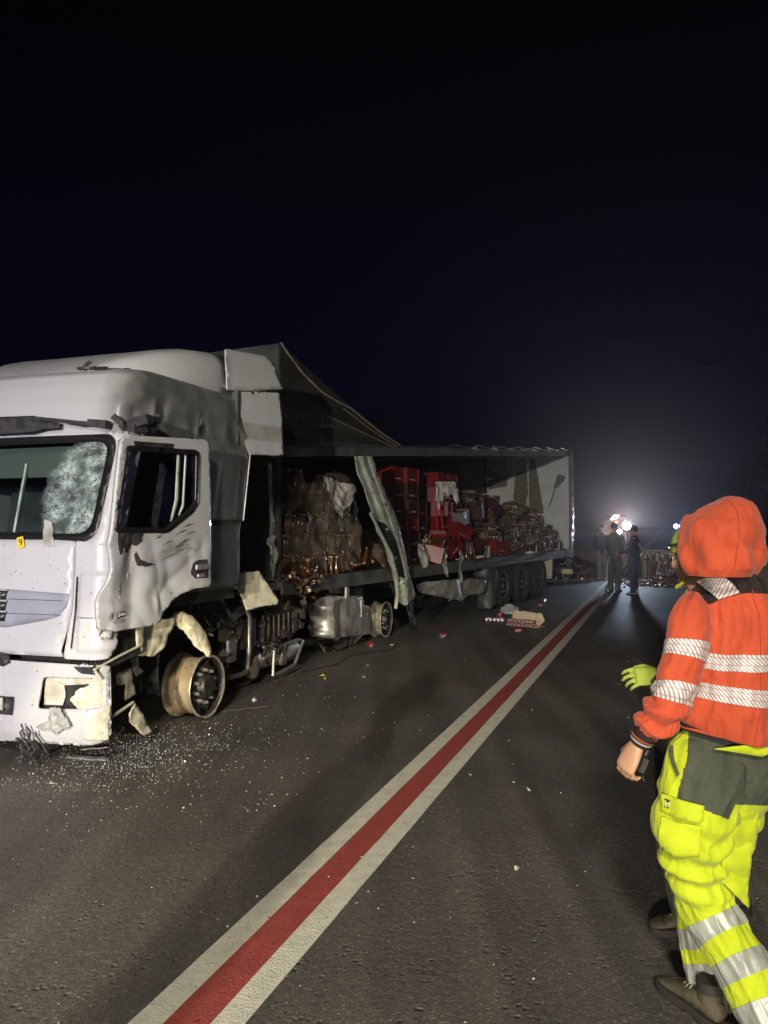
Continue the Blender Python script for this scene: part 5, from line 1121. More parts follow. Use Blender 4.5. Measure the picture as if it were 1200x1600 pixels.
# ================================================================== PEOPLE
def at(px, py, Y): return V(((px - 600) / 1209 * Y, Y, 1.75 - (py - 822) / 1209 * Y))   # a point at the depth Y seen at a photo pixel
def limb(mb, pts, n=20, side=(1, 0, 0), sub=5):
    r_, _ = loft([(*p, a, b) for p, a, b in pts], side, n, sub); mb.rings(r_)
def hand(mb, wrist, d, palm, curl=0.5, s=1.0, thumb=1, spread=0.08, side_=None):
    """five-fingered hand: d = direction of the hand, palm = normal on the palm's side, thumb: +1/-1 which edge carries the thumb"""
    wrist = V(wrist); d = V(d).normalized(); palm = V(palm); palm = (palm - d * palm.dot(d)).normalized(); lat = d.cross(palm) * thumb
    kn = wrist + d * 0.092 * s
    r_, _ = loft([(*(wrist - d * 0.03 * s), 0.027 * s, 0.021 * s), (*wrist, 0.027 * s, 0.020 * s), (*(wrist + d * 0.03 * s), 0.035 * s, 0.019 * s), (*(wrist + d * 0.065 * s), 0.041 * s, 0.017 * s), (*(kn), 0.040 * s, 0.014 * s), (*(kn + d * 0.008 * s), 0.030 * s, 0.008 * s)], lat, 20, 4); mb.rings(r_)
    for i, (off, ln, r) in enumerate(((0.031, 0.072, 0.0088), (0.0105, 0.080, 0.0092), (-0.0105, 0.075, 0.0088), (-0.030, 0.060, 0.0078))):
        p = kn + lat * off * s - d * 0.012 * s; dd = (d + lat * spread * (1.5 - i) * 0.8).normalized(); pts = [p]; c = curl * (1 + 0.10 * i)
        for j, f in enumerate((0.46, 0.30, 0.24)):
            ang = c * (0.75 if j == 0 else 1.0); ax = palm
            dd = (dd * math.cos(ang) + ax * math.sin(ang)).normalized(); ax2 = None
            p = p + dd * ln * f * s; pts.append(p); palm_n = palm
            # keep turning in the plane of d and palm
            ax = palm; dn_ = (palm * math.cos(0) - dd * palm.dot(dd)); palm_i = dn_.normalized(); palm = palm_i
        palm = V((0, 0, 0)) + (V(wrist) * 0); palm = palm0 if False else _orth(d, lat, thumb)
        rr = [r * s, r * 0.98 * s, r * 0.9 * s, r * 0.72 * s]
        mb.tube([pts[0] - d * 0.01 * s] + pts, [rr[0]] + rr, 10); mb.ball(pts[-1], rr[-1], 5)
    # thumb, leaving the palm's edge near its base
    p = wrist + d * 0.028 * s + lat * 0.026 * s + palm * 0.004 * s; t1 = (d * 0.62 + lat * 0.62 + palm * 0.35).normalized(); t2 = (d * 0.85 + lat * 0.15 + palm * (0.35 + curl * 0.5)).normalized()
    q1 = p + t1 * 0.040 * s; q2 = q1 + t2 * 0.030 * s; q3 = q2 + (t2 + palm * 0.3 - lat * 0.25).normalized() * 0.024 * s
    mb.tube([p - t1 * 0.012 * s, p, q1, q2, q3], [0.014 * s, 0.0145 * s, 0.0115 * s, 0.0105 * s, 0.008 * s], 10); mb.ball(q3, 0.008 * s, 5); mb.ball(p, 0.0145 * s, 5)
    return kn
def _orth(d, lat, thumb): return (lat * thumb).cross(d).normalized()
def head(mb, c, f, s=1.0, up=(0, 0, 1)):
    """skull, jaw, nose, brow, ears, lips; f = the way the face looks"""
    c = V(c); f = V(f).normalized(); u = V(up); u = (u - f * u.dot(f)).normalized(); r = f.cross(u)
    m3 = Matrix((r, f, u)).transposed()
    def B(o, rad): mb.ball(c + m3 @ V(o) * s, V(rad) * s, 12, rot=m3)
    B((0, -0.012, 0.030), (0.076, 0.096, 0.092)); B((0, 0.028, -0.030), (0.060, 0.066, 0.080)); B((0, 0.058, -0.085), (0.030, 0.030, 0.026))
    B((0, 0.088, 0.028), (0.050, 0.014, 0.012)); mb.tube([c + m3 @ V(p) * s for p in ((0, 0.090, 0.018), (0, 0.108, -0.012), (0, 0.112, -0.024))], [0.008 * s, 0.012 * s, 0.014 * s], 8)
    B((0, 0.090, -0.052), (0.024, 0.010, 0.006)); B((0, 0.088, -0.062), (0.022, 0.010, 0.007))
    for q in (-1, 1): B((q * 0.075, -0.008, -0.008), (0.010, 0.022, 0.034)); B((q * 0.045, 0.060, -0.018), (0.022, 0.022, 0.02))
    return m3
def eyes(parent, c, m3, s=1.0):
    for q in (-1, 1):
        mb = MB(); mb.ball(V(c) + m3 @ V((q * 0.031, 0.078, 0.006)) * s, 0.0125 * s, 6); mb.build('eye', 'print_white', parent)
        mb = MB(); mb.ball(V(c) + m3 @ V((q * 0.031, 0.0885, 0.006)) * s, 0.0045 * s, 5); mb.build('iris', 'ink', parent)
def body_mesh(name, J, vox, sm=3, m_='skin', parent=None, hands=True, scale=1.0):
    """one continuous body from its joints J"""
    mb = MB(); side = (V(J['shR']) - V(J['shL'])).normalized(); f = V(J['face']).normalized()
    ch = (V(J['shR']) + V(J['shL'])) / 2; pel = (V(J['hipL']) + V(J['hipR'])) / 2; nk = V(J['neck']); hd = V(J['head'])
    r_, _ = loft([(*(pel - V((0, 0, 0.07))), 0.10, 0.08), (*pel, 0.125, 0.09), (*pel.lerp(ch, 0.35), 0.12, 0.085), (*pel.lerp(ch, 0.7), 0.14, 0.095), (*pel.lerp(ch, 0.95), 0.13, 0.085), (*ch.lerp(nk, 0.5), 0.065, 0.055), (*nk, 0.050, 0.052)], side, 28, 5); mb.rings(r_)
    limb(mb, [(ch.lerp(nk, 0.5), .05, .05), (nk, .052, .054), (nk.lerp(hd, 0.6), .052, .055)], side=side)
    for s_ in 'LR':
        sh, el, wr = V(J['sh' + s_]), V(J['el' + s_]), V(J['wr' + s_])
        limb(mb, [(ch.lerp(sh, 0.5), .05, .05), (sh, .044, .044), (sh.lerp(el, .5), .042, .042), (el, .038, .038), (el.lerp(wr, .35), .038, .036), (wr, .027, .022)], side=(0.3, 1, 0.1))
        hi, kn, an, toe = V(J['hip' + s_]), V(J['kn' + s_]), V(J['an' + s_]), V(J['toe' + s_])
        limb(mb, [(hi + V((0, 0, .04)), .065, .065), (hi, .075, .078), (hi.lerp(kn, .5), .068, .070), (kn, .052, .055), (kn.lerp(an, .35), .053, .056), (an, .034, .036)], side=side)
        mb.tube([an + V((0, 0, 0.0)), an.lerp(toe, 0.4) - V((0, 0, .02)), toe], [.036, .034, .024], 10)
    if hands:
        for s_ in 'LR':
            h = J['hand' + s_]; hand(mb, J['wr' + s_], h[0], h[1], h[2], h[3] if len(h) > 3 else 1.0, h[4] if len(h) > 4 else 1)
    m3 = head(mb, hd, f)
    o = voxel(mb, name, m_, vox, sm, parent); return o, m3
def garment(rings, lens, name, mats, parent, matf=None, uv=True, cap=False, thick=0):
    mb = MB()
    def uvf(rg):
        out = []
        for i, r_ in enumerate(rg):
            s_ = 0
            for k in range(len(r_)):
                if k: s_ += (r_[k] - r_[k - 1]).length
                out.append((s_, lens[i] if lens else 0))
        return out
    mb.rings(rings, 0, cap, True, matf, uvf if uv else None)
    return mb.build(name, mats, parent, angle=75, solid=thick)
def band(rings, lens, a, b, off, name, m_, parent, skew=0.0, k0=None):
    """tape sewn on a lofted garment between the lengths a and b, lying off outside it"""
    idx = [i for i, l in enumerate(lens) if a - 0.02 <= l <= b + 0.02]; n = len(rings[0])
    def sample(l, k):
        l = min(max(l, lens[0]), lens[-1] - 1e-4)
        for i in range(len(lens) - 1):
            if lens[i + 1] >= l:
                t = (l - lens[i]) / max(1e-6, lens[i + 1] - lens[i]); return rings[i][k].lerp(rings[i + 1][k], t)
        return rings[-1][k]
    out = []; ls = []
    for q in range(6):
        row = []
        for k in range(n):
            sk = skew * math.cos(2 * math.pi * k / n - (k0 or 0)); l = a + (b - a) * q / 5 + sk; p = sample(l, k); c = sum((sample(l, j) for j in range(0, n, n // 8)), V((0, 0, 0))) / len(range(0, n, n // 8))
            row.append(p + (p - c).normalized() * off)
        out.append(row); ls.append((b - a) * q / 5)
    return garment(out, ls, name, m_, parent)
def shoe(an, toe, name, parent, sole_up=(0, 0, 1), mats=('boot', 'boot_sole'), L=0.29, h=0.12, lace=True):
    """laced shoe: an = point on the ground under the heel's middle, toe = tip of the sole"""
    an = V(an); toe = V(toe); d = (toe - an).normalized(); u = V(sole_up); u = (u - d * u.dot(d)).normalized(); s = d.cross(u); L = (toe - an).length
    def P(a, b, c): return an + d * a * L + s * b + u * c
    mb = MB(); rings = []
    for a, w, t in ((-0.20, .020, .05), (-0.17, .034, .085), (-0.05, .040, .105), (0.15, .040, .105), (0.35, .043, .088), (0.55, .048, .070), (0.78, .048, .055), (0.93, .036, .045), (1.0, .018, .036)):
        rings.append([P(a, math.cos(q) * w, 0.028 + (t - 0.028) * 0.5 + math.sin(q) * (t - 0.028) * 0.5 * (1 if math.sin(q) > 0 else 1)) for q in [2 * math.pi * k / 20 for k in range(20)]])
    mb.rings(rings); mb.tube([P(0.0, 0, 0.08), P(-0.02, 0, 0.15)], [.042, .045], 16)
    mb.v = [tuple(V(q) + V((0.004 * nz(q, 22), 0.004 * nz(q, 25), 0.005 * nz(q, 28)))) for q in mb.v]
    o = mb.build(name, mats[0], parent)
    if lace:
        mb = MB(); mb.tube([P(0.70, math.sin(t) * .050, 0.030 + 0.034 * math.cos(t)) for t in [-1.4 + 2.8 * k / 10 for k in range(11)]], 0.003, 5); mb.build('toe_seam', 'boot_sole', o)
        mb = MB(); mb.tube([P(-0.02, 0, 0.12), P(-0.02, 0, 0.155)], [.049, .047], 16); mb.build('ankle_collar', 'boot_sole', o)
    mb = MB(); rings = []
    for a, w in ((-0.22, .022), (-0.17, .038), (-0.0, .043), (0.25, .040), (0.5, .049), (0.78, .052), (0.95, .040), (1.03, .018)):
        z = 0.010 if 0.1 < a < 0.35 else 0.0
        rings.append([P(a, -w, z), P(a, w, z), P(a, w * 0.97, 0.032), P(a, -w * 0.97, 0.032)])
    mb.rings(rings); mb.build('sole', mats[1], o, bevel=0.004)
    if lace:
        for k in range(4):
            a = 0.28 + 0.09 * k; mb = MB(); z = 0.098 - 0.011 * k; mb.tube([P(a, -.026, z - .010), P(a + 0.02, 0, z + .003), P(a + .04, .026, z - .010)], 0.003, 5); mb.build('lace', 'lace', o)
    return o
def wr(s, amp, seed, su=1.6, sv=9.0):
    return lambda u, v, l: amp * noise.fractal(V((math.cos(u) * su, math.sin(u) * su, l * sv + seed)), 0.9, 2.1, 4)

# ---------------------------------------------------------------- the worker in the orange hooded jacket
root = empty('person', V((1.22, 2.75, 0)), 0, 'person in an orange hooded jacket and fluorescent yellow trousers walking away along the road', 'person')
root_o = V(root.location)
def loc(*ps): return [V(p) - root_o for p in ps]
A_ = lambda px, py, Y: at(px, py, Y) - root_o
face = V((-0.50, 0.86, -0.04)); sd = V((0.88, 0.47, 0)).normalized()
shL = A_(1082, 948, 2.68); shR = A_(1245, 935, 2.93); J = dict(head=A_(1126, 848, 2.79), neck=A_(1140, 905, 2.79), face=face,
    shL=A_(1112, 985, 2.72), shR=A_(1225, 955, 2.90), elL=A_(1050, 1088, 2.64), wrL=A_(994, 1160, 2.69), elR=A_(1262, 1080, 3.02), wrR=A_(1235, 1150, 3.14),
    handL=((-0.42, 0.12, -0.90), (0.80, 0.42, -0.35), 0.62, 1.06, -1), handR=((-0.3, 0.6, -0.7), (-0.8, -0.3, 0), 0.5, 1.0, 1),
    hipL=A_(1092, 1215, 2.70), hipR=A_(1160, 1215, 2.86), knL=A_(1093, 1385, 2.74), knR=A_(1080, 1385, 2.98), anL=A_(1200, 1588, 2.50), anR=A_(1102, 1535, 2.80),
    toeL=A_(1180, 1640, 2.68), toeR=A_(1040, 1525, 3.0))
bod, m3 = body_mesh('body', J, 0.0042, 2, 'skin', root); eyes(root, J['head'], m3)
# jacket: trunk
hem = A_(1128, 1165, 2.77); neck_b = A_(1150, 893, 2.79)
def tdisp(u, v, l):
    a = 0.010 * noise.fractal(V((math.cos(u) * 1.5, math.sin(u) * 1.5, l * 3.0)), 0.9, 2.1, 4)
    a += 0.011 * math.sin(u * 9 + 2.5 * nz((math.cos(u) * 2, math.sin(u) * 2, l * 3), 1)) * math.exp(-((l - 0.40) / 0.26) ** 2) * (0.6 + 0.6 * nz((u, l * 2, 3), 1))
    a += 0.008 * noise.fractal(V((math.cos(u) * 3.5, math.sin(u) * 3.5, l * 4.5 + 7)), 0.7, 2.2, 4) - 0.006 * math.exp(-((u - 4.71) / 0.03) ** 2)
    a += 0.016 * (0.2 - abs(nz((math.cos(u) * 3.2 + l * 2.5, math.sin(u) * 3.2, l * 3.2 + 2)))) + 0.008 * (0.2 - abs(nz((math.cos(u) * 6 - l * 4, math.sin(u) * 6, l * 7 + 6))))
    a += 0.014 * max(0, nz((u * 2.2, l * 22, 5), 1)) * math.exp(-(l / 0.16) ** 2)
    return a
ts = [(*A_(1139, 1139, 2.79), .206, .166), (*A_(1143, 1121, 2.79), .224, .180), (*A_(1153, 1060, 2.80), .232, .172), (*A_(1157, 1000, 2.80), .228, .165), (*A_(1159, 955, 2.80), .226, .156), (*A_(1159, 928, 2.80), .214, .130), (*A_(1156, 908, 2.80), .160, .108), (*A_(1147, 892, 2.79), .104, .092), (*A_(1138, 876, 2.785), .100, .094)]
tr, tl = loft(ts, sd, 220, 34, tdisp, 2.3)
def yoke(i, k, p):
    P = V(p) + root_o; px = 600 + P.x / P.y * 1209; py = 822 - (P.z - 1.75) / P.y * 1209
    lim = lerp_t(px, [(1060, 915), (1082, 925), (1100, 945), (1112, 943), (1130, 932), (1165, 927), (1300, 932)])
    return 1 if py < lim else 0
jacket = garment(tr, tl, 'jacket', ['orange_fabric', 'dark_fabric'], root, yoke)
for i_, (z0, z1) in enumerate(((0.118, 0.182), (0.250, 0.308))): band(tr, tl, z0, z1, 0.0035, 'reflective_tape', 'hatch_tape', jacket, skew=0.012 + 0.010 * (1 - i_))
# ribbed hem with orange and grey lines
hs = [(*A_(1135, 1159, 2.785), .203, .163), (*A_(1137, 1147, 2.79), .207, .168), (*A_(1139, 1132, 2.79), .206, .164)]
hr, hl_ = loft(hs, sd, 120, 10, lambda u, v, l: 0.0012 * math.sin(u * 110) + 0.003 * nz((math.cos(u) * 3, math.sin(u) * 3, l * 10), 1), 2.2)
garment(hr, hl_, 'ribbed_hem', ['dark_fabric'], jacket)
L_ = hl_[-1]
band(hr, hl_, L_ * .30, L_ * .42, 0.002, 'hem_line', 'orange_fabric', jacket); band(hr, hl_, L_ * .16, L_ * .26, 0.002, 'hem_line', 'silver_tape', jacket)
# sleeves
def sleeve(pts, name, seed):
    def dp(u, v, l):
        k = math.exp(-((v - 0.80) / 0.20) ** 2); e = math.exp(-((v - 0.52) / 0.10) ** 2)
        return 0.009 * (0.25 - abs(nz((math.cos(u) * 2.4 + l * 5, math.sin(u) * 2.4, l * 9 + seed)))) + 0.005 * noise.fractal(V((math.cos(u) * 1.5, math.sin(u) * 1.5, l * 6 + seed)), 0.9, 2.1, 4) + 0.012 * k * math.sin(l * 82 + 2.2 * math.cos(u + seed) + 2.5 * nz((math.cos(u), math.sin(u), l * 9 + seed), 1)) + 0.009 * e * nz((math.cos(u) * 1.5, math.sin(u) * 1.5, l * 30), 1)
    return loft(pts, (0.55, -0.83, 0), 80, 16, dp)
slp = [(*A_(1088, 936, 2.71), .020, .025), (*A_(1084, 942, 2.70), .046, .050), (*A_(1078, 968, 2.675), .066, .074), (*A_(1072, 1010, 2.66), .068, .074), (*A_(1060, 1050, 2.65), .064, .071), (*A_(1050, 1085, 2.64), .066, .070), (*A_(1036, 1108, 2.65), .066, .066), (*A_(1015, 1132, 2.67), .055, .056), (*A_(1006, 1143, 2.675), .042, .040)]
sr, sl_ = sleeve(slp, 'sleeve', 1.0)
slv = garment(sr, sl_, 'sleeve', ['orange_fabric', 'dark_fabric'], root, lambda i, k, p: 0)
Ls_ = sl_[-1]
band(sr, sl_, 0.165, 0.222, 0.003, 'reflective_tape', 'hatch_tape', slv, skew=0.012, k0=math.pi)
band(sr, sl_, 0.315, 0.372, 0.003, 'reflective_tape', 'hatch_tape', slv, skew=0.014, k0=math.pi)
cfs = [(*A_(1011, 1137, 2.67), .044, .041), (*A_(1003, 1148, 2.68), .041, .036), (*A_(997, 1160, 2.69), .036, .031)]
c_r, c_l = loft(cfs, (0.55, -0.83, 0), 80, 10, lambda u, v, l: 0.001 * math.sin(u * 44))
cf = garment(c_r, c_l, 'ribbed_cuff', ['dark_fabric'], slv); L_ = c_l[-1]
band(c_r, c_l, L_ * .52, L_ * .60, 0.0018, 'cuff_line', 'orange_fabric', slv); band(c_r, c_l, L_ * .68, L_ * .80, 0.0018, 'cuff_line', 'silver_tape', slv)
srp = [(*A_(1232, 925, 2.93), .055, .055), (*A_(1250, 960, 2.95), .068, .068), (*A_(1262, 1030, 3.0), .066, .066), (*A_(1262, 1085, 3.02), .062, .062), (*A_(1248, 1120, 3.08), .056, .056), (*A_(1238, 1140, 3.12), .04, .04)]
rr2, rl2 = sleeve(srp, 'sleeve', 4.0); garment(rr2, rl2, 'sleeve', ['orange_fabric', 'dark_fabric'], root, lambda i, k, p: 0)
# shoulder tape over the yoke
def on_trunk(px, py, off=0.006):
    """point of the jacket's back nearest to the sight line at a pixel"""
    best = None
    d = at(px, py, 1.0) - V((0, 0, 1.75)); d.normalize(); o_ = V((0, 0, 1.75))
    for ring in tr[::4]:
        for p in ring[::3]:
            w = p + root_o - o_; t = w.dot(d); dist = (w - d * t).length
            if dist < 0.012 and (best is None or t < best): best = t
    if best is None:
        best = 2.72
    return o_ + d * (best - off) - root_o
mb = MB(); rows = []; uvs = []
path = [(1098, 902), (1106, 905), (1116, 911), (1127, 919), (1139, 932)]; wid = [(11, -7), (13, -8), (15, -9), (16, -8), (17, -5)]
cc = catmull([(*a, *b) for a, b in zip(path, wid)], 6)
for i, (px, py, wx, wy) in enumerate(cc):
    rows.append([on_trunk(px + wx * s_, py + wy * s_, 0.012) for s_ in (-1, -.5, 0, .5, 1)])
for _ in range(2): rows = [[(rows[max(i - 1, 0)][j] + rows[i][j] * 2 + rows[min(i + 1, len(rows) - 1)][j]) / 4 for j in range(5)] for i in range(len(rows))]
mb.rings(rows, 0, False, False, None, lambda rg: [(j * 0.014, i * 0.008) for i in range(len(rg)) for j in range(5)]); mb.build('shoulder_tape', 'hatch_tape', jacket)
# hood, up over the head
def hdisp(u, v, l): return 0.016 * (0.25 - abs(nz((math.cos(u) * 1.6 + l * 2, math.sin(u) * 1.6, l * 7)))) + 0.008 * (0.25 - abs(nz((math.cos(u) * 4, math.sin(u) * 4 + l * 9, l * 14 + 4)))) + 0.004 * noise.fractal(V((math.cos(u) * 1.4, math.sin(u) * 1.4, l * 7 + 3)), 0.9, 2.1, 4) + 0.008 * max(0, nz((math.cos(u) * 2, math.sin(u) * 2, l * 12 + 8), 1)) + 0.010 * math.exp(-((l - .07) / .05) ** 2) * math.sin(u * 7 + l * 30)
hp = [(*A_(1127, 899, 2.775), .122, .104), (*A_(1127, 889, 2.775), .134, .122), (*A_(1127, 876, 2.775), .136, .136), (*A_(1126, 860, 2.78), .136, .141), (*A_(1127, 838, 2.785), .133, .141), (*A_(1129, 818, 2.79), .124, .134), (*A_(1130, 802, 2.79), .103, .115), (*A_(1128, 790, 2.79), .075, .085), (*A_(1126, 783, 2.79), .040, .048), (*A_(1125, 781, 2.79), .004, .004)]
hr2, hl2_ = loft(hp, sd, 110, 12, hdisp, 2.15)
# open the front of the hood (towards the face)
fo = -1
mbh = MB(); n = 110; keep = []
fdir = face.normalized(); mbh.v = [tuple(p) for r_ in hr2 for p in r_]
for i in range(len(hr2) - 1):
    c_ = sum(hr2[i], V((0, 0, 0))) / n
    for k in range(n):
        d_ = (hr2[i][k] - c_); 
        if d_.length > 0.03 and d_.normalized().dot(fdir) > 0.86 and 0.02 < hl2_[i] < hl2_[-1] - 0.16: continue
        mbh.f.append([i * n + k, i * n + (k + 1) % n, (i + 1) * n + (k + 1) % n, (i + 1) * n + k]); mbh.m.append(0)
hood = mbh.build('hood', 'orange_fabric', root, solid=0.006, angle=80)
def seam(rg, k, i0, i1, parent, off=0.002, m_='seam_thread'):
    mb = MB(); pts = []
    for i in range(i0, i1, 2):
        c_ = sum(rg[i][::10], V((0, 0, 0))) / len(rg[i][::10]); p = rg[i][k % len(rg[i])]; pts.append(p + (p - c_).normalized() * off)
    mb.tube(pts, 0.0015, 5); mb.build('seam', m_, parent)
def seam_k(rg, i, px):
    best = min(range(len(rg[i])), key=lambda k: abs(600 + (rg[i][k] + root_o).x / (rg[i][k] + root_o).y * 1209 - px) + 400 * max(0, (rg[i][k] + root_o).y - (sum(rg[i], V((0, 0, 0))) / len(rg[i]) + root_o).y + 0.03)); return best
seam(hr2, seam_k(hr2, 40, 1152), 6, len(hr2) - 10, hood); seam(hr2, seam_k(hr2, 40, 1085), 6, len(hr2) - 24, hood)
seam(tr, seam_k(tr, 100, 1186), 4, int(len(tr) * 0.70), jacket); seam(sr, seam_k(sr, 60, 1090), 22, len(sr) - 22, slv)
# trousers
def leg(pts, seed, tapes=True, name='trouser_leg', side=sd):
    def dp(u, v, l):
        k = math.exp(-((v - 0.42) / 0.16) ** 2)
        return 0.016 * (0.22 - abs(nz((math.cos(u) * 2.2 + l * 3, math.sin(u) * 2.2, l * 5 + seed)))) + 0.006 * noise.fractal(V((math.cos(u) * 1.5, math.sin(u) * 1.5, l * 5 + seed)), 0.9, 2.1, 4) + 0.012 * k * math.sin(l * 62 + 2.0 * math.cos(u + seed) + 3 * nz((math.cos(u), math.sin(u), l * 7 + seed), 1)) + 0.006 * abs(nz((math.cos(u) * 2, math.sin(u) * 2, l * 16 + seed), 1))
    return loft(pts, side, 200, 40, dp, 2.1)
def seatm(i, k, p):
    P = V(p) + root_o; px = 600 + P.x / P.y * 1209; py = 822 - (P.z - 1.75) / P.y * 1209
    lim = lerp_t(px, [(1040, 1150), (1052, 1243), (1056, 1244), (1098, 1262), (1134, 1276), (1136, 1276), (1146, 1254), (1300, 1258)])
    left = lerp_t(py, [(1150, 1074), (1180, 1072), (1240, 1056)])
    return 1 if (py < lim and px > left) else 0
LLp = [(*A_(1116, 1158, 2.78), .105, .095), (*A_(1108, 1180, 2.76), .135, .120), (*A_(1100, 1205, 2.74), .148, .135), (*A_(1088, 1250, 2.72), .136, .130), (*A_(1078, 1300, 2.72), .128, .118), (*A_(1083, 1350, 2.73), .102, .098), (*A_(1094, 1395, 2.73), .096, .092), (*A_(1112, 1432, 2.70), .088, .090), (*A_(1146, 1490, 2.62), .084, .088), (*A_(1172, 1538, 2.56), .086, .090), (*A_(1192, 1580, 2.51), .082, .088), (*A_(1206, 1612, 2.48), .078, .084)]
lr, ll = leg(LLp, 2.0)
for i in range(len(ll)):
    if (lr[i][0] - lr[0][0]).length > 9: break
def llm(i, k, p):
    P = V(p) + root_o; py = 822 - (P.z - 1.75) / P.y * 1209
    if seatm(i, k, p): return 1
    return 2 if ll[i] > ll[-1] * 0.905 else 0
legL = garment(lr, ll, 'trouser_leg', ['yellow_fabric', 'grey_green_fabric', 'grey_green_fabric'], root, llm)
srg, sln = loft([(*A_(1131, 1148, 2.79), .150, .110), (*A_(1131, 1168, 2.79), .172, .130), (*A_(1131, 1195, 2.80), .187, .147), (*A_(1128, 1220, 2.80), .185, .150), (*A_(1124, 1255, 2.81), .150, .130), (*A_(1122, 1285, 2.82), .06, .06)], sd, 200, 50, wr(1, .006, 9), 2.2)
garment(srg, sln, 'trouser_seat', ['yellow_fabric', 'grey_green_fabric'], root, seatm)
# lengths along the leg of the silver bands
def len_at(lst, lens, py):
    for r_, l in zip(lst, lens):
        c_ = sum(r_, V((0, 0, 0))) / len(r_) + root_o
        if 822 - (c_.z - 1.75) / c_.y * 1209 > py: return l
    return lens[-1]
for a, b in ((1424, 1456), (1488, 1520), (1556, 1588)):
    band(lr, ll, len_at(lr, ll, a), len_at(lr, ll, b), 0.003, 'silver_band', 'silver_tape', legL)
RLp = [(*A_(1148, 1160, 2.83), .11, .10), (*A_(1150, 1180, 2.83), .13, .12), (*A_(1150, 1205, 2.84), .140, .135), (*A_(1134, 1250, 2.86), .120, .120), (*A_(1116, 1310, 2.90), .108, .108), (*A_(1100, 1370, 2.93), .098, .095), (*A_(1094, 1420, 2.93), .092, .090), (*A_(1096, 1470, 2.89), .080, .082), (*A_(1102, 1510, 2.85), .076, .080), (*A_(1108, 1550, 2.81), .074, .080), (*A_(1110, 1580, 2.79), .070, .078)]
rlr, rll = leg(RLp, 7.0)
def rlm(i, k, p):
    if seatm(i, k, p): return 1
    return 1 if rll[i] > rll[-1] * 0.88 else 0
legR = garment(rlr, rll, 'trouser_leg', ['yellow_fabric', 'grey_green_fabric'], root, rlm)
for a, b in ((1450, 1478), (1500, 1530)): band(rlr, rll, len_at(rlr, rll, a), len_at(rlr, rll, b), 0.003, 'silver_band', 'silver_tape', legR)
# yellow shirt tail / waistband showing under the hem, loose holster pocket, cargo pocket, side pocket
mb = plate([(1112, 1168), (1160, 1162), (1200, 1148), (1225, 1150), (1205, 1172), (1187, 1180), (1150, 1174)], lambda a, b: A_(a, b, 2.60 + 0.0004 * (a - 1118)) + V((0, 0.005 * nz((a, b, 1), .1), 0)), 8); mb.build('shirt_tail', 'yellow_fabric', root, solid=0.004)
mb = plate([(1146, 1256), (1178, 1258), (1176, 1300), (1166, 1340), (1162, 1378), (1161, 1410), (1148, 1396), (1120, 1372), (1124, 1330), (1132, 1285)], lambda a, b: A_(a, b, 2.655 + 0.010 * math.sin(b * 0.13) + 0.0006 * (a - 1120)) + V((0, 0.010 * nz((a * .06, b * .08, 1)), 0)), 5); mb.build('holster_pocket', 'yellow_fabric', root, solid=0.012)
def on_leg(px, py, off=0.006, rg=None):
    best = None; d = at(px, py, 1.0) - V((0, 0, 1.75)); d.normalize(); o_ = V((0, 0, 1.75))
    for ring in (rg or lr)[::4]:
        for p in ring[::3]:
            w = p + root_o - o_; t = w.dot(d)
            if (w - d * t).length < 0.010 and (best is None or t < best): best = t
    return o_ + d * ((best or 2.62) - off) - root_o
def sewn(poly, name, m_, off, parent, res=7, solid=0.004):
    mb = plate(poly, lambda a, b: on_leg(a, b, off), res)
    # even out the sampled depths
    nb = {i: set() for i in range(len(mb.v))}
    for f in mb.f:
        for i in f: nb[i] |= set(f)
    for _ in range(3):
        mb.v = [tuple(sum((V(mb.v[j]) for j in nb[i]), V((0, 0, 0))) / len(nb[i])) if nb[i] and False else tuple((V(mb.v[i]).xz.to_3d().xzy if False else V((mb.v[i][0], (mb.v[i][1] + sum(mb.v[j][1] for j in nb[i]) / max(1, len(nb[i]))) / 2, mb.v[i][2])))) for i in range(len(mb.v))]
    return mb.build(name, m_, parent, solid=solid)
sewn([(1031, 1236), (1060, 1247), (1097, 1256), (1095, 1280), (1090, 1283), (1055, 1276), (1029, 1262)], 'pocket_flap', 'yellow_fabric', 0.012, legL)
sewn([(1029, 1270), (1055, 1282), (1093, 1288), (1090, 1334), (1050, 1334), (1027, 1318)], 'cargo_pocket', 'yellow_fabric', 0.010, legL)
lab = sewn([(1036, 1245), (1045, 1248), (1043, 1262), (1034, 1258)], 'brand_label', 'ink', 0.016, legL, 3, 0.001)
mb = MB(); c0 = on_leg(1040, 1252, 0.020); mb.tube([c0 + V((-0.006, 0, 0.010)), c0 + V((-0.005, 0, -0.010))], 0.0018, 5); mb.tube([c0 + V((-0.002, 0, -0.001)), c0 + V((0.004, 0, -0.001)), c0 + V((0.004, 0, -0.009)), c0 + V((-0.002, 0, -0.010))], 0.0016, 5); mb.build('label_mark', 'print_white', legL)
sewn([(1042, 1162), (1050, 1164), (1052, 1185), (1060, 1208), (1056, 1212), (1045, 1190)], 'side_pocket', 'grey_green_fabric', 0.008, legL)
# shoes
shoe(at(1104, 1590, 2.745) * 1 - root_o, at(1028, 1530, 2.985) - root_o, 'shoe', root)
a0 = V((1.27, 2.44, 0.035)) - root_o; shoe(a0, a0 + V((-0.11, 0.24, -0.02)), 'shoe', root)
# the small dark thing in the hand
mb = MB(); p = A_(1001, 1192, 2.70); mb.box(p, (0.020, 0.040, 0.050), rot=Matrix.Rotation(0.4, 3, 'Y')); mb.tube([p + V((0.01, 0, 0.03)), p + V((0.02, 0, 0.05))], 0.008)
mb.tube([p + V((-0.0, 0, -0.04)), p + V((0.008, 0, -0.06))], 0.003)
mb.build('radio', 'black_plastic', None, 'small dark handheld device held in the bare left hand of the walking worker', 'radio', bevel=0.005).location = root_o

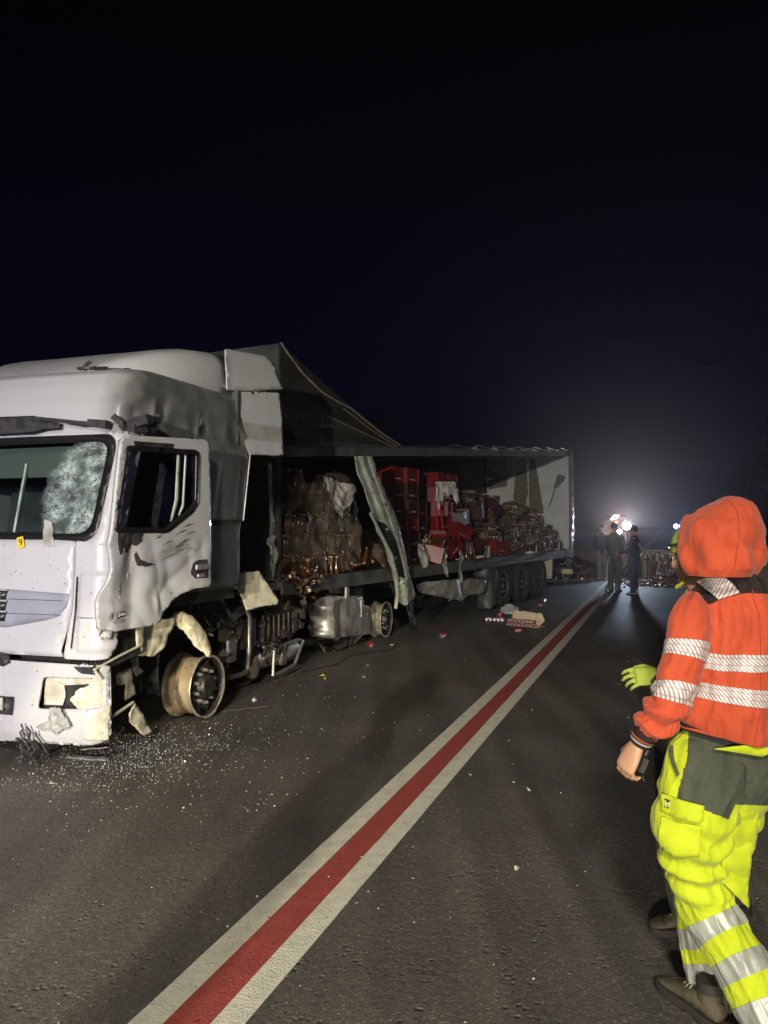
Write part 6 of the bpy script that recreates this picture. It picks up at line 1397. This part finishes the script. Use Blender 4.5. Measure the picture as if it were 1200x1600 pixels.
# ---------------------------------------------------------------- the second worker, mostly hidden behind the first
root2 = empty('person', V((1.36, 3.36, 0)), 0, 'person in green beanie and green glove, half hidden behind the orange hood', 'person')
ro2 = V(root2.location); B_ = lambda px, py, Y: at(px, py, Y) - ro2
f2 = V((-0.42, 0.90, -0.10))
J2 = dict(head=B_(1084, 873, 3.34), neck=B_(1096, 925, 3.36), face=f2, shL=B_(1075, 958, 3.22), shR=B_(1150, 958, 3.55), elL=B_(1085, 1050, 3.16), wrL=B_(1032, 1054, 3.10), elR=B_(1160, 1050, 3.5), wrR=B_(1140, 1120, 3.4),
    handL=((-0.97, 0.05, -0.06), (0.05, 0.75, -0.65), 0.42, 1.14, -1), handR=((0, 0, -1), (-1, 0, 0), 0.4, 1.1, 1),
    hipL=B_(1085, 1165, 3.28), hipR=B_(1125, 1165, 3.45), knL=B_(1052, 1290, 3.36), knR=B_(1130, 1300, 3.48), anL=B_(1072, 1436, 3.36), anR=B_(1150, 1440, 3.45), toeL=B_(1012, 1446, 3.40), toeR=B_(1100, 1445, 3.5))
b2, m32 = body_mesh('body', J2, 0.0065, 2, 'skin', root2, hands=False); eyes(root2, J2['head'], m32)
mb = MB(); hand(mb, J2['wrL'], J2['handL'][0], J2['handL'][1], 0.42, 1.04, -1, spread=0.11); voxel(mb, 'glove', 'green_glove', 0.004, 2, root2)
mb = MB(); hand(mb, J2['wrR'], (0, 0, -1), (-1, 0, 0), 0.4, 1.12, 1); voxel(mb, 'glove', 'green_glove', 0.006, 2, root2)
s2 = V((0.5, 0.86, 0)).normalized()
t2, l2 = loft([(*B_(1105, 1180, 3.38), .19, .13), (*B_(1108, 1100, 3.38), .21, .14), (*B_(1110, 1000, 3.38), .22, .14), (*B_(1110, 955, 3.38), .19, .12), (*B_(1104, 930, 3.37), .10, .09), (*B_(1097, 915, 3.365), .075, .075)], s2, 64, 8, wr(1, .008, 2)); garment(t2, l2, 'jacket', ['yellow_fabric'], root2)
for pts in ([(J2['shL'], .07), (J2['shL'].lerp(J2['elL'], .5), .066), (J2['elL'], .060), (J2['elL'].lerp(J2['wrL'], .6), .052), (J2['wrL'] + V((0.012, 0, 0)), .042)], [(J2['shR'], .07), (J2['elR'], .06), (J2['wrR'], .045)]):
    r_, l_ = loft([(*p, q, q) for p, q in pts], (0.2, 1, 0.1), 40, 8, wr(1, .006, 3)); garment(r_, l_, 'sleeve', ['yellow_fabric'], root2)
for a in 'LR':
    kn_, an_, hi_ = J2['kn' + a], J2['an' + a], J2['hip' + a]
    r_, l_ = loft([(*(hi_ + V((0, 0, .12))), .12, .11), (*hi_, .125, .115), (*hi_.lerp(kn_, .5), .10, .10), (*kn_, .082, .085), (*kn_.lerp(an_, .5), .075, .08), (*(an_ + V((0.0, 0, .05))), .068, .072)], s2, 56, 8, wr(1, .009, 6)); garment(r_, l_, 'trouser_leg', ['yellow_fabric', 'grey_green_fabric'], root2, lambda i, k, p, L=l_: 1 if L[i] > 0.42 else 0)
shoe(at(1074, 1452, 3.36) - ro2, at(1012, 1450, 3.375) - ro2, 'shoe', root2); shoe(B_(1150, 1462, 3.40), B_(1085, 1458, 3.42), 'shoe', root2)
# green beanie, its headlamp and strap, chin toggle
mb = MB(); rings = []; hc = J2['head']; 
for i in range(18):
    ph = R(-8) + R(98) * i / 17
    rings.append([hc + m32 @ V((0.090 * math.cos(ph) * math.cos(a), (0.112 * math.cos(ph)) * math.sin(a) - 0.012 + 0.004 * math.sin(ph), 0.032 + 0.112 * math.sin(ph) + (0.018 if math.sin(a) < 0 else -0.012) * -1 * math.cos(ph))) * (1 + 0.012 * math.sin(i * 2.4)) for a in [2 * math.pi * k / 48 for k in range(48)]])
mb.rings(rings); bn = mb.build('beanie', 'green_knit', root2, solid=0.004)
mb = MB(); mb.tube([hc + m32 @ V((0.096 * math.cos(a), 0.118 * math.sin(a) - 0.012, 0.062)) for a in [2 * math.pi * k / 40 for k in range(41)]], 0.006, 6, cap=False)
mb.build('headlamp', 'black_plastic', None, 'headlamp glowing warm on the front of the green beanie', 'headlamp').location = ro2
hlamp = bpy.data.objects['headlamp']
mb = MB(); mb.box(hc + m32 @ V((0, 0.112, 0.062)), (0.03, 0.02, 0.024), rot=m32); mb.build('lamp_housing', 'black_plastic', hlamp, bevel=0.004)
mb = MB(); mb.lathe(hc + m32 @ V((0.0, 0.122, 0.062)), m32 @ V((-0.25, 1, 0)), [(0.010, -0.01), (0.010, 0.0), (0, 0.003)], 14); mb.ball(hc + m32 @ V((-0.012, 0.122, 0.064)), 0.008, 6); mb.build('lamp_lens', 'head_lens', hlamp)
mb = MB(); mb.tube([B_(1072, 905, 3.26), B_(1064, 912, 3.25), B_(1057, 916, 3.25)], 0.007, 8); mb.ball(B_(1057, 917, 3.25), 0.009, 6); mb.build('collar_toggle', 'yellow_fabric', root2)

# ---------------------------------------------------------------- people farther along the road
def stander(feet, face_a, h, top, legs, shoes, label, hat='hair', armL=(0.28, 0.35), armR=(0.28, 0.35), vox=0.012, stance=0.09, cap_=False):
    """standing figure; face_a = heading in degrees from +Y towards -X; arm = (forward reach, bend)"""
    rt = empty('person', feet, R(face_a), label, 'person'); s = h / 1.78; J = {}
    J['face'] = V((0, 1, -0.1)); J['head'] = V((0, 0.02, 1.655)) * s; J['neck'] = V((0, -0.01, 1.50)) * s
    for q, n_, arm in ((-1, 'L', armL), (1, 'R', armR)):
        J['sh' + n_] = V((q * 0.19, -0.01, 1.43)) * s; J['el' + n_] = V((q * 0.25, 0.02 + arm[0] * 0.3, 1.14)) * s
        J['wr' + n_] = V((q * (0.24 - arm[1] * 0.35), 0.05 + arm[0], 1.14 - 0.26 * (1 - min(1, arm[0] * 2.6)))) * s
        J['hand' + n_] = (((-q * 0.5 * arm[1], arm[0] + 0.05, -0.25), (-q, 0.2, -0.2), 0.6, 1.0, q))
        J['hip' + n_] = V((q * 0.09, 0, 0.93)) * s; J['kn' + n_] = V((q * (stance + .01), 0.03, 0.50)) * s; J['an' + n_] = V((q * stance, -0.02, 0.09)) * s; J['toe' + n_] = V((q * (stance + 0.03), 0.17, 0.04)) * s
    b_, m_ = body_mesh('body', J, vox, 1, 'skin', rt)
    r_, l_ = loft([(*V((0, 0, 0.86)) * s, .185, .13), (*V((0, 0, 1.0)) * s, .18, .13), (*V((0, 0, 1.25)) * s, .20, .14), (*V((0, -.01, 1.40)) * s, .20, .125), (*V((0, -.01, 1.47)) * s, .12, .09), (*V((0, -.01, 1.53)) * s, .07, .07)], (1, 0, 0), 48, 8, wr(1, .010, 2)); garment(r_, l_, 'jacket', [top], rt)
    for n_ in 'LR':
        r_, l_ = loft([(*(J['sh' + n_] + V((0, 0, .02))), .06, .06), (*J['sh' + n_].lerp(J['el' + n_], .4), .064, .064), (*J['el' + n_], .056, .056), (*J['wr' + n_], .042, .042)], (0.3, 1, .1), 28, 6, wr(1, .006, 3)); garment(r_, l_, 'sleeve', [top], rt)
        r_, l_ = loft([(*(J['hip' + n_] + V((0, 0, .08))), .105, .115), (*J['hip' + n_], .105, .115), (*J['hip' + n_].lerp(J['kn' + n_], .5), .092, .10), (*J['kn' + n_], .078, .082), (*J['kn' + n_].lerp(J['an' + n_], .5), .074, .078), (*(J['an' + n_] + V((0, 0.02, -.03))), .080, .090)], (1, 0, 0), 32, 7, wr(1, .010, 5)); garment(r_, l_, 'trouser_leg', [legs], rt)
        a = V(J['an' + n_]); a.z = 0.004; a.y -= 0.03; tt = V(J['toe' + n_]); tt.z = 0.004; shoe(a, tt, 'shoe', rt, mats=(shoes, 'boot_sole'), lace=False)
    mb = MB(); hc = J['head']; mb.ball(hc + V((0, -0.022, 0.045)), (0.088, 0.104, 0.092), 10); mb.build('hair' if not cap_ else 'cap', hat, rt)
    return rt, J
pR, JR = stander(at(992, 930, 19.6) * V((1, 1, 0)) if False else V((6.36, 19.7, 0)), 62, 1.76, 'navy_jacket', 'jeans', 'white_shoe', 'person in blue jeans and white shoes reading a paper, rightmost of the group of three', 'hair', (0.30, 0.30), (0.30, 0.30))
pC, JC = stander(V((6.12, 20.6, 0)), -38, 1.84, 'grey_jacket', 'grey_trousers', 'light_trousers', 'person in a grey-green jacket holding a clipboard in the middle of the group', 'navy_jacket', (0.30, 0.25), (0.30, 0.25), cap_=True)
pL, JL = stander(V((7.05, 25.0, 0)), 150, 1.78, 'navy_jacket', 'light_trousers', 'white_shoe', 'person in dark jacket and pale trousers standing farthest back', 'hair', (0.1, 0.1), (0.1, 0.1))
# clipboard and papers
mb = MB(); mb.box((0, 0, 0), (0.24, 0.32, 0.008), rot=Matrix.Rotation(0.35, 3, 'X')); cb = mb.build('clipboard', 'paper', None, 'white clipboard held out by the middle person of the group', 'clipboard'); cb.location = V((6.42, 20.25, 1.16)); cb.rotation_euler = (0, 0, R(-38))
mb = crumple([(-.11, -.1), (.11, -.1), (.12, .12), (-.1, .1)], 4, 0.02, 8, 0) if False else plate([(-.11, -.1), (.11, -.1), (.12, .12), (-.1, .1)], lambda a, b: V((a, 0.03 * nz((a, b, 1), 9), b)), 0.04); pp = mb.build('paper', 'paper', None, 'crumpled white paper held at chest height by the person in jeans', 'paper', solid=0.003); pp.location = V((6.42, 19.35, 1.22)); pp.rotation_euler = (R(-35), 0, R(62))
# measuring wheel by the line
mw = empty('measuring_wheel', V((5.72, 19.95, 0)), R(-30), 'measuring wheel with thin pale rod standing on the road line beside the group', 'measuring wheel')
mb = MB(); mb.tube([V((0, 0.11 * math.cos(a), 0.12 + 0.11 * math.sin(a))) for a in [2 * math.pi * k / 24 for k in range(25)]], 0.010, 6, cap=False)
for k in range(3): mb.tube([V((0, 0.11 * math.cos(k * 1.05), 0.12 + 0.11 * math.sin(k * 1.05))), V((0, -0.11 * math.cos(k * 1.05), 0.12 - 0.11 * math.sin(k * 1.05)))], 0.005, 5)
mb.build('wheel', 'blue_plastic', mw); mb = MB(); mb.tube([(0, 0, 0.12), (0.02, 0.02, 0.6), (0.05, 0.05, 0.98)], 0.011, 6); mb.build('rod', 'print_white', mw); mb = MB(); mb.tube([(0.05, 0.05, 0.98), (0.06, 0.12, 1.02)], 0.016, 6); mb.build('grip', 'black_plastic', mw)
# ---- the bystander behind the camera whose shadow lies along the road
pS, JS = stander(V((-1.95, -1.9, 0)), 70, 1.80, 'navy_jacket', 'grey_trousers', 'boot', 'person standing behind the camera, their long shadow falling along the road', 'hair', (0.12, 0.1), (0.12, 0.1), vox=0.02, stance=0.13)

# ================================================================== THINGS ON THE ROAD
def thing(mb, name, mats, loc_, rz, label, cat, group=None, **kw):
    o = mb.build(name, mats, None, label, cat, group, **kw); o.location = loc_; o.rotation_euler = (0, 0, rz); return o
def gpt(px, py): Y = 1.75 * 1209 / (py - 822); return V(((px - 600) / 1209 * Y, Y, 0.0))
# can packs and a cardboard tray near the trailer wheels
def can_into(mb, c, ax, mi=0):
    mb.lathe(c, ax, [(0, 0), (0.026, 0.0), (0.033, 0.008), (0.033, 0.108), (0.026, 0.118), (0, 0.117)], 10, mi, matf=lambda i, k, p: 1 if i in (0, 4) else 0)
tray = empty('can_tray', gpt(820, 978), R(-38), 'torn cardboard tray of red cans lying on its side beside the road line', 'tray')
mb = MB()
for i in range(7):
    for j in range(3): can_into(mb, V((-0.24 + 0.075 * i, -0.10 + 0.07 * (j % 3) * 0.5, 0.035 + 0.066 * (j % 2))), (0.1, -1, 0.05))
mb.build('cans', ['can_red', 'can_silver'], tray)
mb = plate([(-0.30, 0.02), (0.26, 0.02), (0.36, 0.12), (0.30, 0.24), (-0.26, 0.26)], lambda a, b: V((a, 0.02 + 0.06 * b + 0.01 * nz((a, b, 1), 8), b)), 0.05, jag=0.008); mb.build('tray_wall', 'cardboard', tray, solid=0.006)
mb = MB(); mb.box((0, 0.02, 0.006), (0.60, 0.26, 0.008)); mb.build('tray_base', 'cardboard', tray)
def cans(px, py, n, rz, label, stack=1):
    r_ = empty('can_row', gpt(px, py), rz, label, 'cans'); 
    for k in range(n):
        mb = MB(); can_into(mb, V((0.072 * k, 0, 0.035 + 0.067 * (k // 4 if stack > 1 else 0))), (0.05, -1, 0)); mb.build('can', ['can_red', 'can_silver'], r_)
    return r_
cans(762, 969, 5, R(-20), 'row of five red cans lying in shrink film left of the cardboard tray'); 
def can_single(px, py, rz, label, up=False):
    mb = MB(); can_into(mb, V((0, 0.0, 0.035 if not up else 0)), (0, 0, 1) if up else (1, 0.1, 0)); return thing(mb, 'can', ['can_red', 'can_silver'], gpt(px, py), rz, label, 'can')
can_single(781, 966, 0, 'red can standing upright at the end of the row of cans', True); can_single(779, 964, 1, 'red can lying just behind the upright can')
can_single(792, 976, 0.4, 'red can lying at the left end of the cardboard tray'); can_single(798, 978, 1.4, 'crushed red can touching the cardboard tray'); can_single(804, 987, 0.2, 'flat piece of red can nearest the camera below the tray')
can_single(688, 996, 0.7, 'single red can alone on the road under the trailer middle'); can_single(583, 1011, 2.1, 'red can beside the bare rear wheel rim')
can_single(840, 947, 0.3, 'red can between the trailer wheels and the road line'); can_single(851, 940, 1.2, 'crushed can under the rearmost trailer wheel'); can_single(716, 938, 0.2, 'red can in the shade behind the crumpled guard'); can_single(702, 940, 1.5, 'second red can in the shade behind the crumpled guard')
mb = MB(); rows = []
for i in range(15):
    ph = math.pi / 2 * i / 14; rows.append([V((0.20 * math.cos(ph) * math.cos(a), 0.14 * math.cos(ph) * math.sin(a), 0.17 * math.sin(ph))) * (1 + 0.25 * nz((math.cos(a) * 2, math.sin(a) * 2, i * .3), 1.3)) for a in [2 * math.pi * k / 30 for k in range(30)]])
mb.rings(rows); thing(mb, 'torn_pack', 'clear_film', gpt(796, 958), R(-30), 'torn film-wrapped pack slumped behind the row of cans', 'pack')
# small scraps
for (px, py, s_, m_, lb) in ((505, 1056, .05, 'yellow_bit', 'small yellow scrap on the road beside the tube guard'), (508, 1060, .03, 'yellow_bit', 'tiny yellow crumb beside the larger yellow scrap'), (574, 1040, .03, 'cardboard', 'small tan scrap on the road in front of the rear rim'), (568, 1058, .03, 'print_white', 'tiny white scrap below the tan scrap'), (85, 1224, .035, 'print_white', 'white pebble-like scrap on the road in front of the bumper'), (399, 1094, .05, 'print_white', 'white scrap on the road right of the front wheel rim'), (612, 1008, .03, 'print_white', 'tiny white scrap beside the rear rim'), (824, 1232, .03, 'cardboard', 'thin straw-like strip on the dark right lane'), (806, 1354, .025, 'cardboard', 'thin curved strip on the right lane near the camera')):
    mb = MB(); mb.add([(-s_, -s_ * .3, 0.004), (s_ * .8, -s_ * .4, 0.006), (s_, s_ * .3, 0.012), (-s_ * .2, s_ * .5, 0.02), (-s_ * .8, s_ * .3, 0.004), (0, 0, 0.03 * s_ / .05)], [(0, 1, 5), (1, 2, 5), (2, 3, 5), (3, 4, 5), (4, 0, 5)])
    thing(mb, 'scrap', m_, gpt(px, py), random.random() * 6, lb, 'scrap', smooth=False)
mb = plate([(-.16, -.02), (.16, -.04), (.18, .03), (.02, .06), (-.15, .05)], lambda a, b: V((a, b, 0.01 + 0.05 * abs(a) * (b + .06) * 8 + 0.008 * nz((a, b, 1), 12))), 0.03, jag=.004); thing(mb, 'bumper_fragment', 'cab_side_grey', gpt(140, 1184), R(-10), 'flat grey piece of trim lying under the bumper corner', 'fragment', solid=0.008)
mb = plate([(-.10, -.02), (.12, 0), (.0, .04), (-.1, .05)], lambda a, b: V((a, b, 0.03 + 0.04 * a + 0.01 * nz((a, b, 1), 12))), 0.03, jag=.004); thing(mb, 'bumper_fragment', 'alu', gpt(150, 1173), R(10), 'pointed shiny splinter under the bumper corner', 'fragment', solid=0.004)
mb = plate([(-.30, -.01), (.30, -.02), (.34, .02), (-.28, .03)], lambda a, b: V((a, b, 0.006 + 0.004 * nz((a, b, 1), 12))), 0.03, jag=.003); thing(mb, 'rubber_strip', 'rim_edge', gpt(370, 1109), R(28), 'pale flat strip lying on the road beside the front wheel rim', 'strip')
# crumbs of safety glass: thousands, uncountable
mb = MB()
for k in range(2700):
    if random.random() < .78: a, b = random.gauss(215, 90), 1178 + random.gauss(0, 26)
    else: a, b = random.uniform(60, 640), random.uniform(1010, 1300)
    b -= (a - 215) * 0.16
    if b < 985: continue
    p = gpt(a, max(b, 960)); u = (p - RO).dot(RACR)
    if u > -0.3 or (V(p) - V((-1.75, 7.2, 0))).length < .25: continue
    s_ = random.uniform(.002, .0048)
    q = [p + V((random.uniform(-1, 1), random.uniform(-1, 1), 0)) * s_ for _ in range(3)] + [p + V((random.uniform(-.5, .5) * s_, random.uniform(-.5, .5) * s_, s_ * 1.5))]
    mb.add(q, [(0, 1, 3), (1, 2, 3), (2, 0, 3)])
mb.build('glass_crumbs', 'glass_bit', kind='stuff', smooth=False)
# loose chippings on the asphalt
mb = MB()
for k in range(5200):
    u = random.uniform(-3.6, 3.6); v = random.random() ** 1.7 * 22 - 1.2; p = RD(u, v, 0.001); s_ = random.choice((random.uniform(.002, .004), random.uniform(.003, .008))) * (1 + v * .04)
    if abs(u) < 0.2 and random.random() < .8: continue
    q = [p + V((math.cos(a) * s_ * random.uniform(.6, 1.2), math.sin(a) * s_ * random.uniform(.6, 1.2), 0)) for a in (0, 1.6, 3.1, 4.7)] + [p + V((0, 0, s_ * .8))]
    mb.add(q, [(0, 1, 4), (1, 2, 4), (2, 3, 4), (3, 0, 4)], 0 if random.random() < .85 else 1)
mb.build('loose_chippings', ['asphalt', 'glass_bit'], kind='stuff', smooth=False)

# ================================================================== SPILLED LOAD FARTHER ON
sp = empty('can_pallet', V((8.55, 24.0, 0)), R(-20), 'half-collapsed glittering stack of cans on the right lane behind the group', 'pallet')
mb = MB(); 
for i in range(14):
    for j in range(9):
        for r_ in range(1):
            if random.random() < 0.10 + 0.03 * j: continue
            x = -0.45 + 0.075 * i; can_into(mb, V((x + random.uniform(-.01, .01), -0.03 * (9 - j) + random.uniform(-.03, .03), 0.02 + 0.118 * j * .92)), (random.uniform(-.1, .1), random.uniform(-.3, .1), 1))
o = mb.build('stacked_cans', ['can_brown', 'can_silver'], sp); o['kind'] = 'stuff'
mb = MB(); mb.box((0.05, 0.35, 0.48), (1.0, 0.6, 0.96)); mb.build('wrapped_load', 'film', sp); mb = MB()
for q in range(5): mb.box((0.05, -0.3 + .25 * q, 0.0 + .02), (1.1, .1, .02))
mb.build('pallet_boards', 'wood', sp); mb = MB(); mb.box((-0.49, -0.32, 0.5), (0.03, 0.03, 1.0)); mb.box((0.03, -0.34, 1.0), (1.06, 0.03, 0.03)); mb.build('corner_post', 'cardboard', sp)
def spill(name, n, cx, cy, sx_, sy_, h, label):
    mb = MB()
    for k in range(n):
        x = cx + random.gauss(0, sx_); y = cy + random.gauss(0, sy_); z = max(0.03, h * math.exp(-((x - cx) / sx_) ** 2 - ((y - cy) / sy_) ** 2) * random.random())
        can_into(mb, V((x, y, z)), (random.uniform(-1, 1), random.uniform(-1, 1), random.uniform(-.4, .4)))
    return mb.build(name, ['can_brown', 'can_silver'], None, label, 'cans', kind='stuff')
spill('spilled_cans', 420, 8.7, 23.1, 0.75, 0.55, 0.45, 'spilled heap of crushed cans in front of the collapsed can stack')
spill('spilled_cans', 320, 6.6, 28.0, 1.0, 1.6, 0.5, 'low glittering scatter of cans on the road behind the trailer')
mb = MB(); rows = []
for i in range(14): rows.append([V((5.0 + 0.28 * j, 29.5 + 0.25 * i, 0.75 * math.exp(-((j - 7) / 6) ** 2 - ((i - 7) / 5) ** 2) + 0.15 * nz((i * .6, j * .6, 2)) - 0.06)) for j in range(16)])
mb.rings(rows, 0, False, False); mb.build('load_mound', 'soot', None, 'low dark mound of burnt load on the road behind the trailer', 'mound', smooth=False)
# ---- floodlight on its tripod behind the group
fl_ = empty('floodlight', V((8.05, 25.6, 0)), 0, 'bright cold floodlight on a tripod shining behind the heads of the group', 'floodlight')
mb = MB(); mb.tube([(0, 0, 0.5), (0, 0, 1.68)], 0.02)
for a in (0.3, 2.4, 4.5): mb.tube([(0, 0, 0.9), (0.45 * math.cos(a), 0.45 * math.sin(a), 0.01)], 0.014)
mb.build('tripod', 'black_plastic', fl_)
for (x, z, m_, r_) in ((-0.02, 1.76, 'flood_lens', 0.10), (-0.26, 1.57, 'flood_lens_small', 0.055)):
    mb = MB(); mb.lathe((x, 0.0, z), (-0.3, -1, 0), [(0, -0.12), (r_ * .8, -0.11), (r_ * 1.3, -0.0), (r_ * 1.3, 0.01)], 20); h_ = mb.build('lamp_head', 'black_plastic', fl_)
    mb = MB(); mb.lathe((x, 0.0, z), (-0.3, -1, 0), [(r_ * 1.25, 0.002), (r_, 0.006), (0, 0.008)], 20); mb.build('lens', m_, h_)
mb = MB(); mb.tube([(-0.28, 0.02, 1.55), (0.0, 0.02, 1.62), (0, 0.02, 1.76)], 0.012); mb.build('crossbar', 'black_plastic', fl_)
lamp('flood_light', 'SPOT', (8.0, 25.4, 1.76), 1050, (0.98, 0.86, 0.90), 0.08, (5.2, 15, 12), 110, 0.9)
# ---- emergency vehicles beyond
def van(loc_, rz, label, blue, front=True):
    v_ = empty('emergency_van', loc_, rz, label, 'van')
    mb = MB(); rings = []
    prof = [(0.0, 0.55, 1.0, .88), (0.25, 0.50, 1.15, .95), (0.9, 0.45, 1.35, .98), (1.5, 0.42, 2.1, .96), (1.9, .40, 2.32, .95), (3.5, .40, 2.38, .95), (5.3, .40, 2.36, .95), (5.5, .5, 2.2, .90)]
    for y, z0, z1, w in prof:
        ring = []
        for k in range(28):
            a = 2 * math.pi * k / 28; c, s_ = math.cos(a), math.sin(a); c = math.copysign(abs(c) ** .4, c); s_ = math.copysign(abs(s_) ** .4, s_); ring.append(V((c * w, y, (z0 + z1) / 2 + s_ * (z1 - z0) / 2)))
        rings.append(ring)
    mb.rings(rings); mb.build('body', 'van_white', v_)
    mb = MB(); mb.add([(-.82, 0.93, 1.38), (.82, 0.93, 1.38), (.76, 1.52, 2.06), (-.76, 1.52, 2.06)], [(0, 1, 2, 3)]); mb.build('windscreen', 'seal', v_)
    mb = MB(); mb.box((0, -0.02, 0.8), (1.1, 0.06, 0.22)); mb.build('grille', 'black_plastic', v_); mb = MB(); mb.box((0, 0.0, 0.5), (1.8, 0.25, 0.22)); mb.build('bumper', 'black_plastic', v_, bevel=.04)
    for s_ in (-1, 1):
        mb = MB(); mb.ball((s_ * .74, 0.06, 0.85), (.16, .08, .10), 8); mb.build('headlight', 'lens_clear', v_)
        mb = MB(); mb.box((s_ * 1.1, 1.3, 1.5), (.12, .1, .3)); mb.build('mirror', 'black_plastic', v_, bevel=.02)
        for y in (1.0, 4.4):
            mb = MB(); mb.lathe((s_ * .93, y, .34), (s_, 0, 0), [(.0, -.0), (.2, .0), (.22, .02), (.33, .02), (.34, -.05), (.33, -.2), (.2, -.22)], 24); mb.build('wheel', 'tyre', v_)
    mb = MB(); mb.box((0, 1.8, 2.40), (1.4, .25, .10)); mb.build('light_bar', 'black_plastic', v_, bevel=.02)
    return v_
v1 = van(V((14.9, 50.0, 0)), R(-20) + 0.02, 'rescue van with warm and red beacons lit, far behind the group on the road', False)
for (px, py, m_, r_) in ((961, 808, 'warm_lens', .12), (966, 806, 'red_lens', .10), (963, 816, 'red_lens', .09), (956, 811, 'warm_lens', .05)):
    p = at(px, py, 49.6); mb = MB(); mb.ball((0, 0, 0), r_, 8); o = mb.build('beacon', m_, v1); o.matrix_parent_inverse = Matrix.Identity(4); o.location = Matrix.Rotation(-(R(-20) + 0.02), 3, 'Z') @ (p - V(v1.location))
v2 = van(V((18.3, 45.5, -0.55)), R(-20), 'police van with blue lights flashing, half hidden behind the green beanie', True)
for (px, py, m_, r_) in ((1056, 822, 'bluewhite_lens', .11), (1063, 822, 'blue_lens', .09), (1068, 822, 'blue_lens', .10), (1074, 822, 'blue_lens', .10), (1080, 822, 'blue_lens', .10)):
    p = at(px, py, 45.6); mb = MB(); mb.ball((0, 0, 0), r_, 8); o = mb.build('blue_beacon', m_, v2); o.location = Matrix.Rotation(R(20), 3, 'Z') @ (p - V(v2.location))
lamp('beacon_glow_red', 'POINT', at(963, 806, 48.9), 60, (1.0, 0.35, 0.2), 0.2)
lamp('beacon_glow_blue', 'POINT', at(1064, 822, 44.6), 120, (0.25, 0.4, 1.0), 0.2)

# ================================================================== TREES along both verges
def tree_mesh(seed, h=9.0):
    random.seed(seed); mb = MB(); lf = MB(); tips = []
    def br(p, d, l, r, lev):
        q = p + d * l * .5 + V((random.uniform(-.1, .1), random.uniform(-.1, .1), 0)) * l; e = p + d * l
        mb.tube([p, q, e], [r, r * .8, r * .6], 7 if lev == 0 else 5)
        if lev >= 3: tips.append(e); tips.append(q); return
        for k in range(4 if lev else 6):
            a = random.random() * 6.28; t = random.uniform(.45, 1.0); tilt = random.uniform(.4, .95)
            x = d.orthogonal().normalized(); x = Matrix.Rotation(a, 3, d) @ x; nd = (d * math.cos(tilt) + x * math.sin(tilt) + V((0, 0, .15))).normalized()
            br(p.lerp(e, t), nd, l * random.uniform(.5, .7), r * .5, lev + 1)
    br(V((0, 0, -0.2)), V((random.uniform(-.06, .06), random.uniform(-.06, .06), 1)).normalized(), h * .52, h * .022, 0)
    for t in tips:
        for k in range(12):
            c = t + V((random.gauss(0, .28), random.gauss(0, .28), random.gauss(0, .24))); s_ = random.uniform(.06, .13); a = V((random.uniform(-1, 1), random.uniform(-1, 1), random.uniform(-1, 1))).normalized(); b_ = a.orthogonal().normalized()
            lf.add([c - a * s_, c + b_ * s_ * .6, c + a * s_, c - b_ * s_ * .6], [(0, 1, 2, 3)])
    return mb.mesh('trunk', 'bark'), lf.mesh('crown', 'leaf' if seed % 2 else 'leaf_dry', False)
TM = [tree_mesh(11), tree_mesh(12, 8), tree_mesh(13, 10)]
random.seed(5)
spots = [(8.5, 22), (10.5, 28), (9.2, 35), (12.5, 33), (9.5, 43), (12, 50), (9.8, 58), (13, 64), (10, 72), (15, 45), (14, 25), (-16, 44), (-13, 52), (-10, 62), (-12, 74)]
for i, (u, v) in enumerate(spots):
    p = RD(u, v, -0.12); side_ = 'right' if u > 0 else 'left'
    o = empty('tree', p, random.random() * 6.28, 'dark leafy tree standing in the night beyond the %s edge of the road' % side_, 'tree', 'trees beyond the %s edge' % side_); o.scale = [random.uniform(.85, 1.25)] * 3
    a, b = TM[i % 3]; finish(bpy.data.objects.new('trunk', a), o); finish(bpy.data.objects.new('crown', b), o)

# ================================================================== HAZE: thin volume added so the distant lamps glow
hm = bpy.data.materials.new('haze'); hm.use_nodes = True; t = hm.node_tree; t.nodes.remove(t.nodes['Principled BSDF'])
pv = t.nodes.new('ShaderNodeVolumePrincipled'); pv.inputs['Color'].default_value = (0.92, 0.90, 0.92, 1); pv.inputs['Density'].default_value = 0.0026; pv.inputs['Anisotropy'].default_value = 0.84
t.links.new(pv.outputs[0], t.nodes['Material Output'].inputs['Volume']); MATS['haze'] = hm
mb = MB(); mb.box((10, 60, 6.5), (130, 190, 15.4)); hz_ = mb.build('haze', 'haze', kind='stuff', smooth=False)
